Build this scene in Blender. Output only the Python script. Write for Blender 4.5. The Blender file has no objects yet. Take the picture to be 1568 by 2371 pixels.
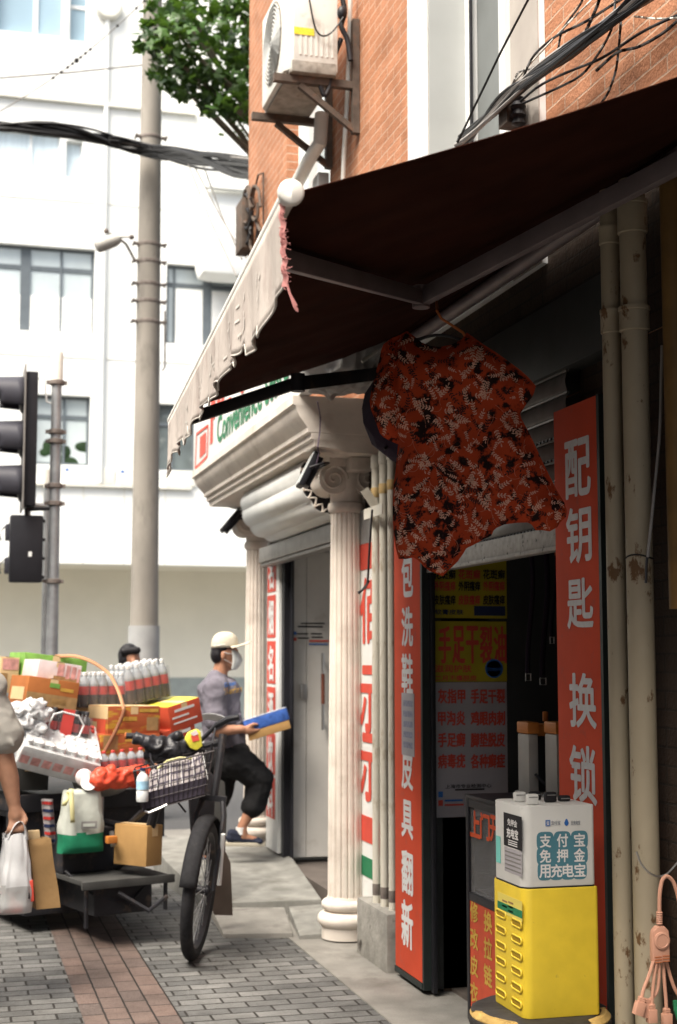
import bpy, bmesh, math, random
import numpy as np
from mathutils import Vector, Matrix, Euler, noise
from mathutils.geometry import delaunay_2d_cdt, intersect_point_line
R = math.radians
S = bpy.context.scene
COL = S.collection
rnd = random.Random(7)

# ---------------------------------------------------------------- camera, sky, sun, exposure
YAW, TILT, CAMZ, FOC = R(15.2), R(5.8), 1.6, 3293.0     # eye height 1.6 m, 50 mm lens upright
cam = bpy.data.cameras.new('camera'); camo = bpy.data.objects.new('camera', cam); COL.objects.link(camo)
camo.location = (0, 0, CAMZ); camo.rotation_euler = (R(90) + TILT, 0, -YAW)
cam.sensor_fit = 'VERTICAL'; cam.sensor_height = 36; cam.lens = FOC / 2371 * 36
cam.clip_start = .05; cam.clip_end = 2000
cam.dof.use_dof = True; cam.dof.focus_distance = 5.0; cam.dof.aperture_fstop = 3.6
S.camera = camo
SUN_EL, SUN_AZ = R(57), R(238)                           # from behind the camera, a little to the left
w = bpy.data.worlds.new('World'); S.world = w; w.use_nodes = True
nt = w.node_tree; bg = nt.nodes['Background']
sky = nt.nodes.new('ShaderNodeTexSky'); sky.sky_type = 'NISHITA'; sky.sun_disc = False
sky.sun_elevation = SUN_EL; sky.sun_rotation = SUN_AZ; sky.dust_density = 4; sky.air_density = 1.2
hs = nt.nodes.new('ShaderNodeHueSaturation'); hs.inputs['Saturation'].default_value = .35   # a hazy, nearly white sky
nt.links.new(sky.outputs[0], hs.inputs['Color']); nt.links.new(hs.outputs[0], bg.inputs[0]); bg.inputs[1].default_value = .12
sl = bpy.data.lights.new('sun', 'SUN'); sl.energy = 3.2; sl.angle = R(42); sl.color = (1, .90, .76)
so = bpy.data.objects.new('sun', sl); COL.objects.link(so)
sd = Vector((math.sin(SUN_AZ) * math.cos(SUN_EL), math.cos(SUN_AZ) * math.cos(SUN_EL), math.sin(SUN_EL)))
so.rotation_euler = sd.to_track_quat('Z', 'Y').to_euler(); so.location = sd * 40
vs = S.view_settings; S.display_settings.display_device = 'sRGB'
vs.view_transform = 'Standard'; vs.look = 'None'; vs.gamma = 1; vs.exposure = 1.55
S.cycles.max_bounces = 8; S.cycles.use_denoising = True

# ---------------------------------------------------------------- survey: sight lines measured from the photograph
_ct, _st, _cy, _sy = math.cos(TILT), math.sin(TILT), math.cos(YAW), math.sin(YAW)
FW = Vector((_sy * _ct, _cy * _ct, _st)); RT = Vector((_cy, -_sy, 0)); UP = RT.cross(FW); C0 = Vector((0, 0, CAMZ))
def ray(px, py): return FW + RT * ((px - 784) / FOC) - UP * ((py - 1185.5) / FOC)
def Xp(px, py, x): r = ray(px, py); return C0 + r * (x / r.x)
def Yp(px, py, y): r = ray(px, py); return C0 + r * (y / r.y)
def Zp(px, py, z): r = ray(px, py); return C0 + r * ((z - CAMZ) / r.z)
def PLp(px, py, p0, n): r = ray(px, py); return C0 + r * ((p0 - C0).dot(n) / r.dot(n))
def K(p): return (Vector(p) - C0).dot(FW) / FOC          # metres per survey pixel at a point

# ---------------------------------------------------------------- object helpers
OFF = {}
def props(o, label=None, cat=None, group=None, kind=None):
    if label: o['label'] = label
    if cat: o['category'] = cat
    if group: o['group'] = group
    if kind: o['kind'] = kind
    return o
def thing(name, label, cat, loc=(0, 0, 0), group=None, rot=(0, 0, 0)):
    o = bpy.data.objects.new(name, None); COL.objects.link(o); o.empty_display_size = .1
    o.location = loc; o.rotation_euler = rot
    OFF[o] = Vector(loc) if rot == (0, 0, 0) else None
    return props(o, label, cat, group)
def copy_tree(o, parent=None):
    c = o.copy(); COL.objects.link(c); c.parent = parent
    if o in OFF: OFF[c] = OFF[o]
    for ch in [x for x in bpy.data.objects if x.parent == o]: copy_tree(ch, c)
    return c
class MB:
    def __init__(s): s.v = []; s.f = []; s.m = []; s.mi = 0
    def add(s, vs, fs):
        n = len(s.v); s.v += [Vector(v) for v in vs]
        for f in fs: s.f.append([i + n for i in f]); s.m.append(s.mi)
        return s
    def box(s, x0, y0, z0, x1, y1, z1):
        if x0 > x1: x0, x1 = x1, x0
        if y0 > y1: y0, y1 = y1, y0
        if z0 > z1: z0, z1 = z1, z0
        return s.add([(x0, y0, z0), (x1, y0, z0), (x1, y1, z0), (x0, y1, z0), (x0, y0, z1), (x1, y0, z1), (x1, y1, z1), (x0, y1, z1)],
                     [(3, 2, 1, 0), (4, 5, 6, 7), (0, 1, 5, 4), (1, 2, 6, 5), (2, 3, 7, 6), (3, 0, 4, 7)])
    def obox(s, c, hx, hy, hz):
        c, hx, hy, hz = map(Vector, (c, hx, hy, hz))
        return s.add([c + a * hx + b * hy + d * hz for d in (-1, 1) for a, b in ((-1, -1), (1, -1), (1, 1), (-1, 1))],
                     [(3, 2, 1, 0), (4, 5, 6, 7), (0, 1, 5, 4), (1, 2, 6, 5), (2, 3, 7, 6), (3, 0, 4, 7)])
    def bar(s, p, q, wd, ht, up=(0, 0, 1)):
        p, q = Vector(p), Vector(q); d = (q - p); L = d.length; d.normalize(); u = Vector(up)
        sd = d.cross(u).normalized(); u = sd.cross(d)
        return s.obox((p + q) / 2, d * L / 2, sd * wd / 2, u * ht / 2)
    def tube(s, pts, r, n=8, cap=True):
        pts = [Vector(p) for p in pts]; rs = r if isinstance(r, (list, tuple)) else [r] * len(pts)
        rings = []; ref = None
        for i, p in enumerate(pts):
            d = (pts[min(i + 1, len(pts) - 1)] - pts[max(i - 1, 0)])
            if d.length < 1e-9: d = Vector((0, 0, 1))
            d.normalize()
            if ref is None: ref = Vector((0, 0, 1)) if abs(d.z) < .9 else Vector((1, 0, 0))
            a = d.cross(ref)
            if a.length < 1e-4: a = d.cross(Vector((.3, .8, .5)))
            a.normalize(); b = d.cross(a); ref = b.cross(d) if False else (a.cross(d)) * 1.0
            rings.append([p + (a * math.cos(t) + b * math.sin(t)) * rs[i] for t in [2 * math.pi * k / n for k in range(n)]])
        vs = [v for rg in rings for v in rg]; fs = []
        for i in range(len(rings) - 1):
            for k in range(n): fs.append((i * n + k, i * n + (k + 1) % n, (i + 1) * n + (k + 1) % n, (i + 1) * n + k))
        if cap: fs.append(tuple(range(n))[::-1]); fs.append(tuple((len(rings) - 1) * n + k for k in range(n)))
        return s.add(vs, fs)
    def lathe(s, prof, o=(0, 0, 0), n=24, rf=None, ax=None):
        o = Vector(o); vs = []; fs = []
        ex, ey, ez = (Vector((1, 0, 0)), Vector((0, 1, 0)), Vector((0, 0, 1))) if ax is None else ax
        for (r, z) in prof:
            for k in range(n):
                t = 2 * math.pi * k / n; rr = r * (rf(t) if rf else 1)
                vs.append(o + ex * rr * math.cos(t) + ey * rr * math.sin(t) + ez * z)
        for i in range(len(prof) - 1):
            for k in range(n): fs.append((i * n + k, i * n + (k + 1) % n, (i + 1) * n + (k + 1) % n, (i + 1) * n + k))
        fs.append(tuple(range(n))[::-1]); fs.append(tuple((len(prof) - 1) * n + k for k in range(n)))
        return s.add(vs, fs)
    def ball(s, c, rx, ry=None, rz=None, n=14, rot=None):
        ry = rx if ry is None else ry; rz = rx if rz is None else rz; c = Vector(c); m = max(6, n // 2 + 1); vs = []; fs = []
        for i in range(1, m):
            ph = math.pi * i / m
            for k in range(n):
                t = 2 * math.pi * k / n
                v = Vector((rx * math.sin(ph) * math.cos(t), ry * math.sin(ph) * math.sin(t), rz * math.cos(ph)))
                vs.append(c + (rot @ v if rot else v))
        for i in range(m - 2):
            for k in range(n): fs.append((i * n + k, (i + 1) * n + k, (i + 1) * n + (k + 1) % n, i * n + (k + 1) % n))
        a = len(vs); e = Vector((0, 0, rz)); e = rot @ e if rot else e
        vs += [c + e, c - e]
        for k in range(n): fs.append((a, k, (k + 1) % n)); fs.append((a + 1, (m - 2) * n + (k + 1) % n, (m - 2) * n + k))
        return s.add(vs, fs)
    def cap(s, p, q, r0, r1, n=12):          # tapered capsule
        p, q = Vector(p), Vector(q); d = q - p; L = max(d.length, 1e-6); d = d / L
        pts = []; rs = []
        for k in range(5): a = math.pi / 2 * (1 - k / 5); pts.append(p - d * r0 * math.sin(a)); rs.append(max(r0 * math.cos(a), .0005))
        pts.append(p); rs.append(r0); pts.append(q); rs.append(r1)
        for k in range(1, 6): a = math.pi / 2 * k / 5; pts.append(q + d * r1 * math.sin(a)); rs.append(max(r1 * math.cos(a), .0005))
        return s.tube(pts, rs, n)
    def prism(s, poly, o, u, v, wv):         # closed outline on axes u, v pushed along wv
        o, u, v, wv = map(Vector, (o, u, v, wv)); n = len(poly)
        a = [o + u * p[0] + v * p[1] for p in poly]
        return s.add(a + [p + wv for p in a], [tuple(range(n))[::-1], tuple(range(n, 2 * n))] + [(i, (i + 1) % n, (i + 1) % n + n, i + n) for i in range(n)])
    def quad(s, a, b, c, d): return s.add([a, b, c, d], [(0, 1, 2, 3)])
    def grid(s, fn, nu, nv, close=False):
        vs = [fn(i / nu, j / nv) for j in range(nv + 1) for i in range(nu + 1)]
        return s.add(vs, [(j * (nu + 1) + i, j * (nu + 1) + i + 1, (j + 1) * (nu + 1) + i + 1, (j + 1) * (nu + 1) + i) for j in range(nv) for i in range(nu)])
    def text(s, body, c, u, v, wd, ht, bold=.012, thick=.0):
        vs, fs, bb = glyphs(body, 0); c, u, v = Vector(c), Vector(u), Vector(v)
        sx, sy = wd / (bb[1] - bb[0]), ht / (bb[3] - bb[2]); mx, my = (bb[0] + bb[1]) / 2, (bb[2] + bb[3]) / 2; nn = u.cross(v)
        e = bold * sy * 1.25; q = e * .7        # heavy strokes: the outline laid down again a hair to every side
        for i, (dx, dy) in enumerate(((0, 0), (e, 0), (-e, 0), (0, e), (0, -e), (q, q), (-q, q), (q, -q), (-q, -q)) if bold > .004 else ((0, 0),)):
            s.add([c + u * ((p[0] - mx) * (sx - 2 * e * 0) + dx) + v * ((p[1] - my) * sy + dy) + nn * (.00005 * i) for p in vs], fs)
        return s
    def build(s, name, mats, parent=None, smooth=False, bevel=0, local=False, label=None, cat=None, group=None, kind=None, solid=0, ang=35, weld=False):
        mats = mats if isinstance(mats, (list, tuple)) else [mats]
        me = bpy.data.meshes.new(name)
        if parent is not None:
            off = Vector((0, 0, 0)) if local else (OFF.get(parent) or Vector((0, 0, 0)))
        else:
            xs = [v.x for v in s.v]; ys = [v.y for v in s.v]; zs = [v.z for v in s.v]
            off = Vector(((min(xs) + max(xs)) / 2, (min(ys) + max(ys)) / 2, min(zs)))
        me.from_pydata([v - off for v in s.v], [], s.f)
        for m in mats: me.materials.append(m)
        me.polygons.foreach_set('material_index', s.m)
        bm = bmesh.new(); bm.from_mesh(me)
        if weld: bmesh.ops.remove_doubles(bm, verts=bm.verts, dist=1e-5)
        bmesh.ops.recalc_face_normals(bm, faces=bm.faces)
        if bevel: bmesh.ops.bevel(bm, geom=[e for e in bm.edges if e.is_manifold and e.calc_face_angle(0) > .5], offset=bevel, segments=2, affect='EDGES', profile=.6, clamp_overlap=True)
        for f in bm.faces: f.smooth = smooth or bool(bevel)
        if smooth or bevel:
            for e in bm.edges:
                if e.is_manifold and e.calc_face_angle(0) > R(ang): e.smooth = False
        bm.to_mesh(me); bm.free()
        o = bpy.data.objects.new(name, me); COL.objects.link(o)
        if parent is not None: o.parent = parent; OFF[o] = Vector((0, 0, 0)) if local else off
        else: o.location = off; OFF[o] = off
        if solid: md = o.modifiers.new('thickness', 'SOLIDIFY'); md.thickness = solid; md.offset = 0
        return props(o, label, cat, group, kind)
_G = {}
def glyphs(body, bold):
    k = (body, bold)
    if k not in _G:
        c = bpy.data.curves.new('lettering', 'FONT'); c.body = body; c.size = 1; c.offset = bold; c.resolution_u = 3
        o = bpy.data.objects.new('lettering', c); COL.objects.link(o)
        me = bpy.data.meshes.new_from_object(o.evaluated_get(bpy.context.evaluated_depsgraph_get()))
        vs = [(v.co.x, v.co.y) for v in me.vertices]; fs = [tuple(p.vertices) for p in me.polygons]
        bpy.data.objects.remove(o); bpy.data.curves.remove(c); bpy.data.meshes.remove(me)
        xs = [a for a, b in vs]; ys = [b for a, b in vs]; _G[k] = (vs, fs, (min(xs), max(xs), min(ys), max(ys)))
    return _G[k]
def blob(name, mb, mats, parent, voxel=.012, sm=4, local=False, crump=0, cf=20, **kw):   # union of capsules and balls grown into one skin
    me = bpy.data.meshes.new('skin'); me.from_pydata(mb.v, [], mb.f)
    bm = bmesh.new(); bm.from_mesh(me); bmesh.ops.recalc_face_normals(bm, faces=bm.faces); bm.to_mesh(me); bm.free()
    o = bpy.data.objects.new('skin', me); COL.objects.link(o)
    r = o.modifiers.new('r', 'REMESH'); r.mode = 'VOXEL'; r.voxel_size = voxel
    q = o.modifiers.new('s', 'SMOOTH'); q.iterations = sm; q.factor = .5
    m2 = bpy.data.meshes.new_from_object(o.evaluated_get(bpy.context.evaluated_depsgraph_get()))
    bpy.data.objects.remove(o); bpy.data.meshes.remove(me)
    out = MB(); out.v = [v.co.copy() for v in m2.vertices]
    if crump: out.v = [v.co + v.normal * crump * (1 - 2.2 * abs(noise.noise(v.co * cf)) - .8 * abs(noise.noise(v.co * cf * 2.3))) for v in m2.vertices]
    out.f = [list(p.vertices) for p in m2.polygons]; out.m = [0] * len(out.f)
    bpy.data.meshes.remove(m2)
    return out.build(name, mats, parent, smooth=True, local=local, ang=80, **kw)
def textX(mb, body, px, py, wpx, hpx, x, bold=.012):      # lettering on a face turned to the street (-x)
    a, b, c, d = Xp(px - wpx / 2, py, x), Xp(px + wpx / 2, py, x), Xp(px, py - hpx / 2, x), Xp(px, py + hpx / 2, x)
    m = Xp(px, py, x); mb.text(body, m, (0, -1, 0), (0, 0, 1), abs(a.y - b.y), abs(c.z - d.z), bold)
def textY(mb, body, px, py, wpx, hpx, y, bold=.012):      # lettering on a face turned to the viewer (-y)
    a, b, c, d = Yp(px - wpx / 2, py, y), Yp(px + wpx / 2, py, y), Yp(px, py - hpx / 2, y), Yp(px, py + hpx / 2, y)
    mb.text(body, Yp(px, py, y), (1, 0, 0), (0, 0, 1), abs(a.x - b.x), abs(c.z - d.z), bold)
def rectY(mb, x0, y0, x1, y1, y, th=.002):
    a, b = Yp(x0, y0, y), Yp(x1, y1, y); mb.box(a.x, y, b.z, b.x, y + th, a.z); return mb
def rectX(mb, x0, y0, x1, y1, x, th=.002):
    a, b = Xp(x0, (y0 + y1) / 2, x), Xp(x1, (y0 + y1) / 2, x); m = (x0 + x1) / 2
    mb.box(x, b.y, Xp(m, y1, x).z, x + th, a.y, Xp(m, y0, x).z); return mb

# ---------------------------------------------------------------- materials (procedural)
def mat(name, col, rough=.65, metal=0, var=.18, scale=6, bump=0, bscale=80, stain=None, sscale=5, sth=(.55, .7), spec=.25, alpha=1, trans=0, detail=6, stretch=None, sheen=0):
    m = bpy.data.materials.new(name); m.use_nodes = True; t = m.node_tree; b = t.nodes['Principled BSDF']; L = t.links.new
    b.inputs['Roughness'].default_value = rough; b.inputs['Metallic'].default_value = metal
    b.inputs['Specular IOR Level'].default_value = spec; b.inputs['Alpha'].default_value = alpha; b.inputs['Transmission Weight'].default_value = trans
    if sheen: b.inputs['Sheen Weight'].default_value = sheen
    tc = t.nodes.new('ShaderNodeTexCoord'); co = tc.outputs['Object']
    if stretch:
        mp = t.nodes.new('ShaderNodeMapping'); mp.inputs['Scale'].default_value = stretch; L(co, mp.inputs[0]); co = mp.outputs[0]
    n = t.nodes.new('ShaderNodeTexNoise'); n.inputs['Scale'].default_value = scale; n.inputs['Detail'].default_value = detail; L(co, n.inputs['Vector'])
    mx = t.nodes.new('ShaderNodeMix'); mx.data_type = 'RGBA'
    mx.inputs[6].default_value = tuple(max(0, c * (1 - var)) for c in col) + (1,); mx.inputs[7].default_value = tuple(min(1, c * (1 + var)) for c in col) + (1,)
    rp = t.nodes.new('ShaderNodeMapRange'); rp.inputs[1].default_value = .3; rp.inputs[2].default_value = .7; L(n.outputs[0], rp.inputs[0]); L(rp.outputs[0], mx.inputs[0])
    out = mx.outputs[2]
    if stain:
        n2 = t.nodes.new('ShaderNodeTexNoise'); n2.inputs['Scale'].default_value = sscale; n2.inputs['Detail'].default_value = 8; n2.inputs['Roughness'].default_value = .65; L(co, n2.inputs['Vector'])
        r2 = t.nodes.new('ShaderNodeMapRange'); r2.inputs[1].default_value = sth[0]; r2.inputs[2].default_value = sth[1]; L(n2.outputs[0], r2.inputs[0])
        m2 = t.nodes.new('ShaderNodeMix'); m2.data_type = 'RGBA'; L(r2.outputs[0], m2.inputs[0]); L(out, m2.inputs[6]); m2.inputs[7].default_value = tuple(stain) + (1,); out = m2.outputs[2]
    L(out, b.inputs['Base Color'])
    if bump:
        n3 = t.nodes.new('ShaderNodeTexNoise'); n3.inputs['Scale'].default_value = bscale; n3.inputs['Detail'].default_value = 5; L(co, n3.inputs['Vector'])
        bp = t.nodes.new('ShaderNodeBump'); bp.inputs['Strength'].default_value = bump; bp.inputs['Distance'].default_value = .01; L(n3.outputs[0], bp.inputs['Height']); L(bp.outputs[0], b.inputs['Normal'])
    return m
def brickmat(name, c1, c2, mortar, bw, bh, ms, axes='yz', rough=.8, bump=.6, off=.5, var=.5, dirt=.35, spec=.2):
    m = bpy.data.materials.new(name); m.use_nodes = True; t = m.node_tree; b = t.nodes['Principled BSDF']; L = t.links.new
    b.inputs['Roughness'].default_value = rough; b.inputs['Specular IOR Level'].default_value = spec
    tc = t.nodes.new('ShaderNodeTexCoord'); sp = t.nodes.new('ShaderNodeSeparateXYZ'); cb = t.nodes.new('ShaderNodeCombineXYZ'); L(tc.outputs['Object'], sp.inputs[0])
    ix = {'x': 0, 'y': 1, 'z': 2}; L(sp.outputs[ix[axes[0]]], cb.inputs[0]); L(sp.outputs[ix[axes[1]]], cb.inputs[1])
    nz = t.nodes.new('ShaderNodeTexNoise'); nz.inputs['Scale'].default_value = 14; nz.inputs['Detail'].default_value = 3; L(tc.outputs['Object'], nz.inputs['Vector'])
    vm = t.nodes.new('ShaderNodeVectorMath'); vm.operation = 'MULTIPLY_ADD'; L(nz.outputs['Color'], vm.inputs[0]); vm.inputs[1].default_value = (.006, .006, 0); L(cb.outputs[0], vm.inputs[2])
    k = t.nodes.new('ShaderNodeTexBrick'); L(vm.outputs[0], k.inputs['Vector']); k.offset = off
    k.inputs['Color1'].default_value = tuple(c1) + (1,); k.inputs['Color2'].default_value = tuple(c2) + (1,); k.inputs['Mortar'].default_value = tuple(mortar) + (1,)
    k.inputs['Scale'].default_value = 1; k.inputs['Mortar Size'].default_value = ms; k.inputs['Mortar Smooth'].default_value = .25; k.inputs['Brick Width'].default_value = bw; k.inputs['Row Height'].default_value = bh; k.inputs['Bias'].default_value = 0
    n = t.nodes.new('ShaderNodeTexNoise'); n.inputs['Scale'].default_value = 2.5; n.inputs['Detail'].default_value = 9; n.inputs['Roughness'].default_value = .7; L(tc.outputs['Object'], n.inputs['Vector'])
    rp = t.nodes.new('ShaderNodeMapRange'); rp.inputs[1].default_value = .3; rp.inputs[2].default_value = .75; rp.inputs[3].default_value = 1 + dirt * .4; rp.inputs[4].default_value = 1 - dirt; L(n.outputs[0], rp.inputs[0])
    mx = t.nodes.new('ShaderNodeMix'); mx.data_type = 'RGBA'; mx.blend_type = 'MULTIPLY'; mx.inputs[0].default_value = 1; L(k.outputs[0], mx.inputs[6]); L(rp.outputs[0], mx.inputs[7]); L(mx.outputs[2], b.inputs['Base Color'])
    n4 = t.nodes.new('ShaderNodeTexNoise'); n4.inputs['Scale'].default_value = 60; n4.inputs['Detail'].default_value = 5; L(tc.outputs['Object'], n4.inputs['Vector'])
    ad = t.nodes.new('ShaderNodeMath'); ad.operation = 'MULTIPLY_ADD'; L(k.outputs['Fac'], ad.inputs[0]); ad.inputs[1].default_value = -1; L(n4.outputs[0], ad.inputs[2])
    bp = t.nodes.new('ShaderNodeBump'); bp.inputs['Strength'].default_value = bump; bp.inputs['Distance'].default_value = .008; L(ad.outputs[0], bp.inputs['Height']); L(bp.outputs[0], b.inputs['Normal'])
    return m
M = {}
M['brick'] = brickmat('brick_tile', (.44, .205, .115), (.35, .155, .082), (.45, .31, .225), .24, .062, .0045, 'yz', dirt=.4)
M['brick_low'] = brickmat('dark_shaded_brick', (.060, .040, .028), (.045, .030, .022), (.035, .028, .022), .24, .062, .0045, 'yz', dirt=.4)  # dirty dark brick, with the awning's shade also put into the colour
M['brick_side'] = brickmat('brick_tile_side', (.40, .18, .10), (.34, .14, .075), (.44, .33, .25), .24, .062, .0045, 'xz', dirt=.4)
M['paver'] = brickmat('grey_paver', (.19, .188, .18), (.10, .10, .098), (.04, .037, .034), .2, .1, .006, 'xy', dirt=.55, bump=1)
M['paver_red'] = brickmat('red_paver', (.165, .118, .10), (.12, .094, .084), (.035, .03, .027), .21, .1065, .005, 'yx', dirt=.5, bump=1)
M['concrete'] = mat('pavement_concrete', (.22, .21, .19), .85, var=.22, scale=5, bump=.35, bscale=70, stain=(.15, .14, .125), sscale=3)
M['slab'] = mat('ramp_concrete', (.20, .197, .18), .85, var=.25, scale=7, bump=.4, bscale=50, stain=(.13, .125, .11), sscale=4)
M['asphalt'] = mat('asphalt', (.06, .06, .062), .9, var=.2, scale=30, bump=.3)
M['white_wall'] = mat('white_render', (.78, .79, .77), .85, var=.06, scale=.7, stain=(.60, .61, .58), sscale=.9, sth=(.52, .8), stretch=(1, 1, .25))
M['beige_wall'] = mat('cream_render', (.76, .73, .64), .8, var=.04, scale=1.5)
M['dado'] = mat('grey_green_dado', (.31, .345, .34), .7, var=.1)
M['ledge'] = mat('ledge_stone', (.70, .69, .63), .8, var=.08)
M['blueglass'] = mat('window_glass_blue', (.30, .42, .50), .12, var=.1, scale=.6, spec=.6)
M['curtain'] = mat('pale_blue_curtain', (.66, .76, .82), .8, var=.10, scale=2, stretch=(22, 1, .3))
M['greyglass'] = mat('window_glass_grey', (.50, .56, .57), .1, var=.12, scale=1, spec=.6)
M['dullglass'] = mat('dull_window_glass', (.17, .185, .185), .45, var=.15, scale=2, spec=.12)  # dark, low-gloss glass of the tall window
M['darkglass'] = mat('window_glass_dark', (.10, .12, .12), .08, var=.3, scale=2, spec=.6, stain=(.35, .38, .36), sscale=2.5)
M['blind'] = mat('white_blind', (.80, .80, .78), .8, var=.05)
M['dkframe'] = mat('grey_window_frame', (.12, .14, .155), .5, var=.1)
M['wframe'] = mat('white_window_frame', (.74, .75, .74), .45, var=.05)
M['pole'] = mat('pole_concrete', (.25, .232, .205), .85, var=.2, scale=3, bump=.2, stain=(.14, .13, .115), sscale=2, stretch=(1, 1, .35))
M['poster'] = mat('pasted_paper', (.34, .345, .345), .8, var=.1)
M['galv'] = mat('galvanised_steel', (.30, .31, .32), .5, metal=.5, var=.2, scale=10)
M['rustband'] = mat('rusty_clamp', (.17, .145, .13), .7, var=.3, scale=20)
M['black'] = mat('black_plastic', (.016, .016, .02), .45, var=.2)
M['dkvisor'] = mat('visor_plastic', (.05, .05, .062), .42, var=.15)
M['rubber'] = mat('black_rubber', (.014, .014, .016), .8, var=.3, scale=40, stain=(.03, .029, .028), sscale=9)
M['cable'] = mat('black_cable', (.012, .012, .013), .45, var=.3)
M['lampgrey'] = mat('pale_lamp_grey', (.42, .41, .38), .6, var=.1)
M['cablegrey'] = mat('grey_cable', (.22, .21, .20), .6, var=.2)
M['cablewhite'] = mat('white_cable', (.62, .60, .54), .6, var=.15)
M['cabledk'] = mat('dark_cable_cover', (.022, .021, .024), .5, var=.3, scale=12)
M['leaf'] = mat('plane_leaf', (.042, .095, .02), .5, var=.45, scale=1.6, spec=.3)
M['leafdk'] = mat('plane_leaf_deep', (.018, .042, .014), .5, var=.4, scale=1.6, spec=.3)
M['bark'] = mat('plane_bark', (.21, .19, .15), .85, var=.3, scale=6, bump=.4)
for k_ in ('leaf', 'leafdk'):
    t_ = M[k_].node_tree; b_ = t_.nodes['Principled BSDF']; o_ = t_.nodes['Material Output']
    tr_ = t_.nodes.new('ShaderNodeBsdfTranslucent'); tr_.inputs[0].default_value = (.13, .26, .03, 1); ms_ = t_.nodes.new('ShaderNodeMixShader'); ms_.inputs[0].default_value = .16
    t_.links.new(b_.outputs[0], ms_.inputs[1]); t_.links.new(tr_.outputs[0], ms_.inputs[2]); t_.links.new(ms_.outputs[0], o_.inputs[0])
M['acwhite'] = mat('air_conditioner_paint', (.62, .62, .58), .5, var=.08, scale=4, stain=(.42, .40, .35), sscale=5)
M['acgrille'] = mat('fan_grille', (.42, .43, .42), .5, var=.1)
M['acpan'] = mat('weathered_pan', (.27, .25, .22), .8, var=.3, scale=12, stain=(.14, .115, .09), sscale=9)
M['steel_rust'] = mat('rusty_bracket', (.085, .065, .052), .75, var=.35, scale=14, stain=(.15, .08, .05), sscale=10)
M['yellowlab'] = mat('yellow_sticker', (.72, .58, .05), .5, var=.2, scale=60)
M['pvc'] = mat('white_pvc', (.66, .66, .62), .45, var=.08)
M['reveal'] = mat('shaded_grey_reveal', (.36, .375, .37), .7, var=.06, scale=3)  # grey imitates the shade on the viewer-facing side of the reveal
M['trimbeige'] = mat('beige_window_trim', (.36, .33, .30), .75, var=.12, scale=5)
M['stone'] = mat('painted_stucco', (.66, .60, .535), .7, var=.10, scale=5, bump=.12, bscale=40, stain=(.42, .36, .31), sscale=3.5, sth=(.52, .78))
M['fabric'] = mat('awning_fabric', (.034, .0115, .0075), .95, spec=.03, var=.25, scale=5, bump=.15, bscale=160)
M['alu'] = mat('awning_arm_paint', (.21, .175, .18), .45, metal=.3, var=.15)
M['barwhite'] = mat('white_front_bar', (.68, .67, .63), .4, var=.12)
M['valance'] = mat('faded_valance', (.47, .425, .39), .9, spec=.05, var=.15, scale=5, bump=.3, bscale=90, stretch=(1, 1, .3), stain=(.33, .26, .24), sscale=8, sth=(.5, .75))
M['valtrim'] = mat('valance_piping', (.56, .53, .49), .8, var=.1)
M['fringe'] = mat('torn_red_fringe', (.42, .19, .18), .9, var=.2)
M['offwhite'] = mat('end_cap_plastic', (.66, .66, .62), .4, var=.06)
M['cloth'] = mat('red_print_cloth', (.40, .055, .020), .9, spec=.05, var=.2, scale=9, bump=.2, bscale=220, stain=(.018, .010, .010), sscale=17, sth=(.515, .575))
M['leafpink'] = mat('printed_pale_leaf', (.62, .36, .27), .85, var=.2, scale=40)
M['leafblk'] = mat('printed_dark_leaf', (.020, .010, .010), .85, var=.2)
M['vine'] = mat('printed_vine', (.52, .19, .12), .85, var=.2)
M['cord'] = mat('orange_cord', (.36, .11, .035), .8, var=.2)
M['purple'] = mat('dark_purple_cloth', (.030, .021, .035), .85, spec=.08, var=.15)
M['red'] = mat('red_sign_face', (.60, .085, .042), .75, spec=.08, var=.12, scale=3, stain=(.42, .10, .07), sscale=13, sth=(.58, .75))
M['redlet'] = mat('red_lettering', (.58, .075, .05), .6, var=.12)
M['white'] = mat('white_lettering', (.70, .69, .68), .6, var=.05)
M['greylet'] = mat('greyish_white_lettering', (.60, .595, .60), .6, var=.06, scale=50)
M['green'] = mat('green_lettering', (.02, .17, .075), .6, var=.12)
M['dkgreen'] = mat('dark_sign_edge', (.018, .025, .024), .5, var=.2)
M['signwhite'] = mat('white_sign_face', (.72, .73, .71), .5, var=.05)
M['pipe'] = mat('old_cream_pipe', (.31, .265, .19), .55, var=.12, scale=6, stain=(.115, .062, .028), sscale=15, sth=(.585, .64), stretch=(1, 1, .55), bump=.08)
M['pipe2'] = mat('white_old_pipe', (.62, .59, .51), .55, var=.12, scale=6, stain=(.33, .25, .16), sscale=11, sth=(.55, .68), stretch=(1, 1, .4))
M['pipeyel'] = mat('yellowed_pipe_end', (.52, .37, .17), .6, var=.25, scale=20)
M['pipeold'] = mat('ochre_pipe', (.12, .068, .02), .6, var=.3, scale=8)
M['plinth'] = mat('rough_plinth', (.27, .26, .235), .9, var=.25, scale=9, bump=.6, bscale=30, stain=(.05, .042, .035), sscale=4.5, sth=(.55, .62))
M['shutter'] = mat('shutter_aluminium', (.24, .23, .215), .45, metal=.35, var=.2, scale=9, stain=(.17, .16, .15), sscale=9)
M['spotted'] = mat('pitted_aluminium', (.33, .31, .285), .55, metal=.3, var=.2, scale=30, stain=(.045, .04, .036), sscale=26, sth=(.60, .66))
M['door'] = mat('grey_door_panel', (.60, .575, .53), .6, var=.1, scale=3, stain=(.44, .40, .35), sscale=2.2)
M['chrome'] = mat('steel_handle', (.5, .49, .48), .3, metal=.9, var=.1)
M['brown'] = mat('brown_grip', (.17, .06, .04), .5, var=.2)
M['dark'] = mat('dark_interior', (.018, .017, .018), .8, var=.3)
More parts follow.
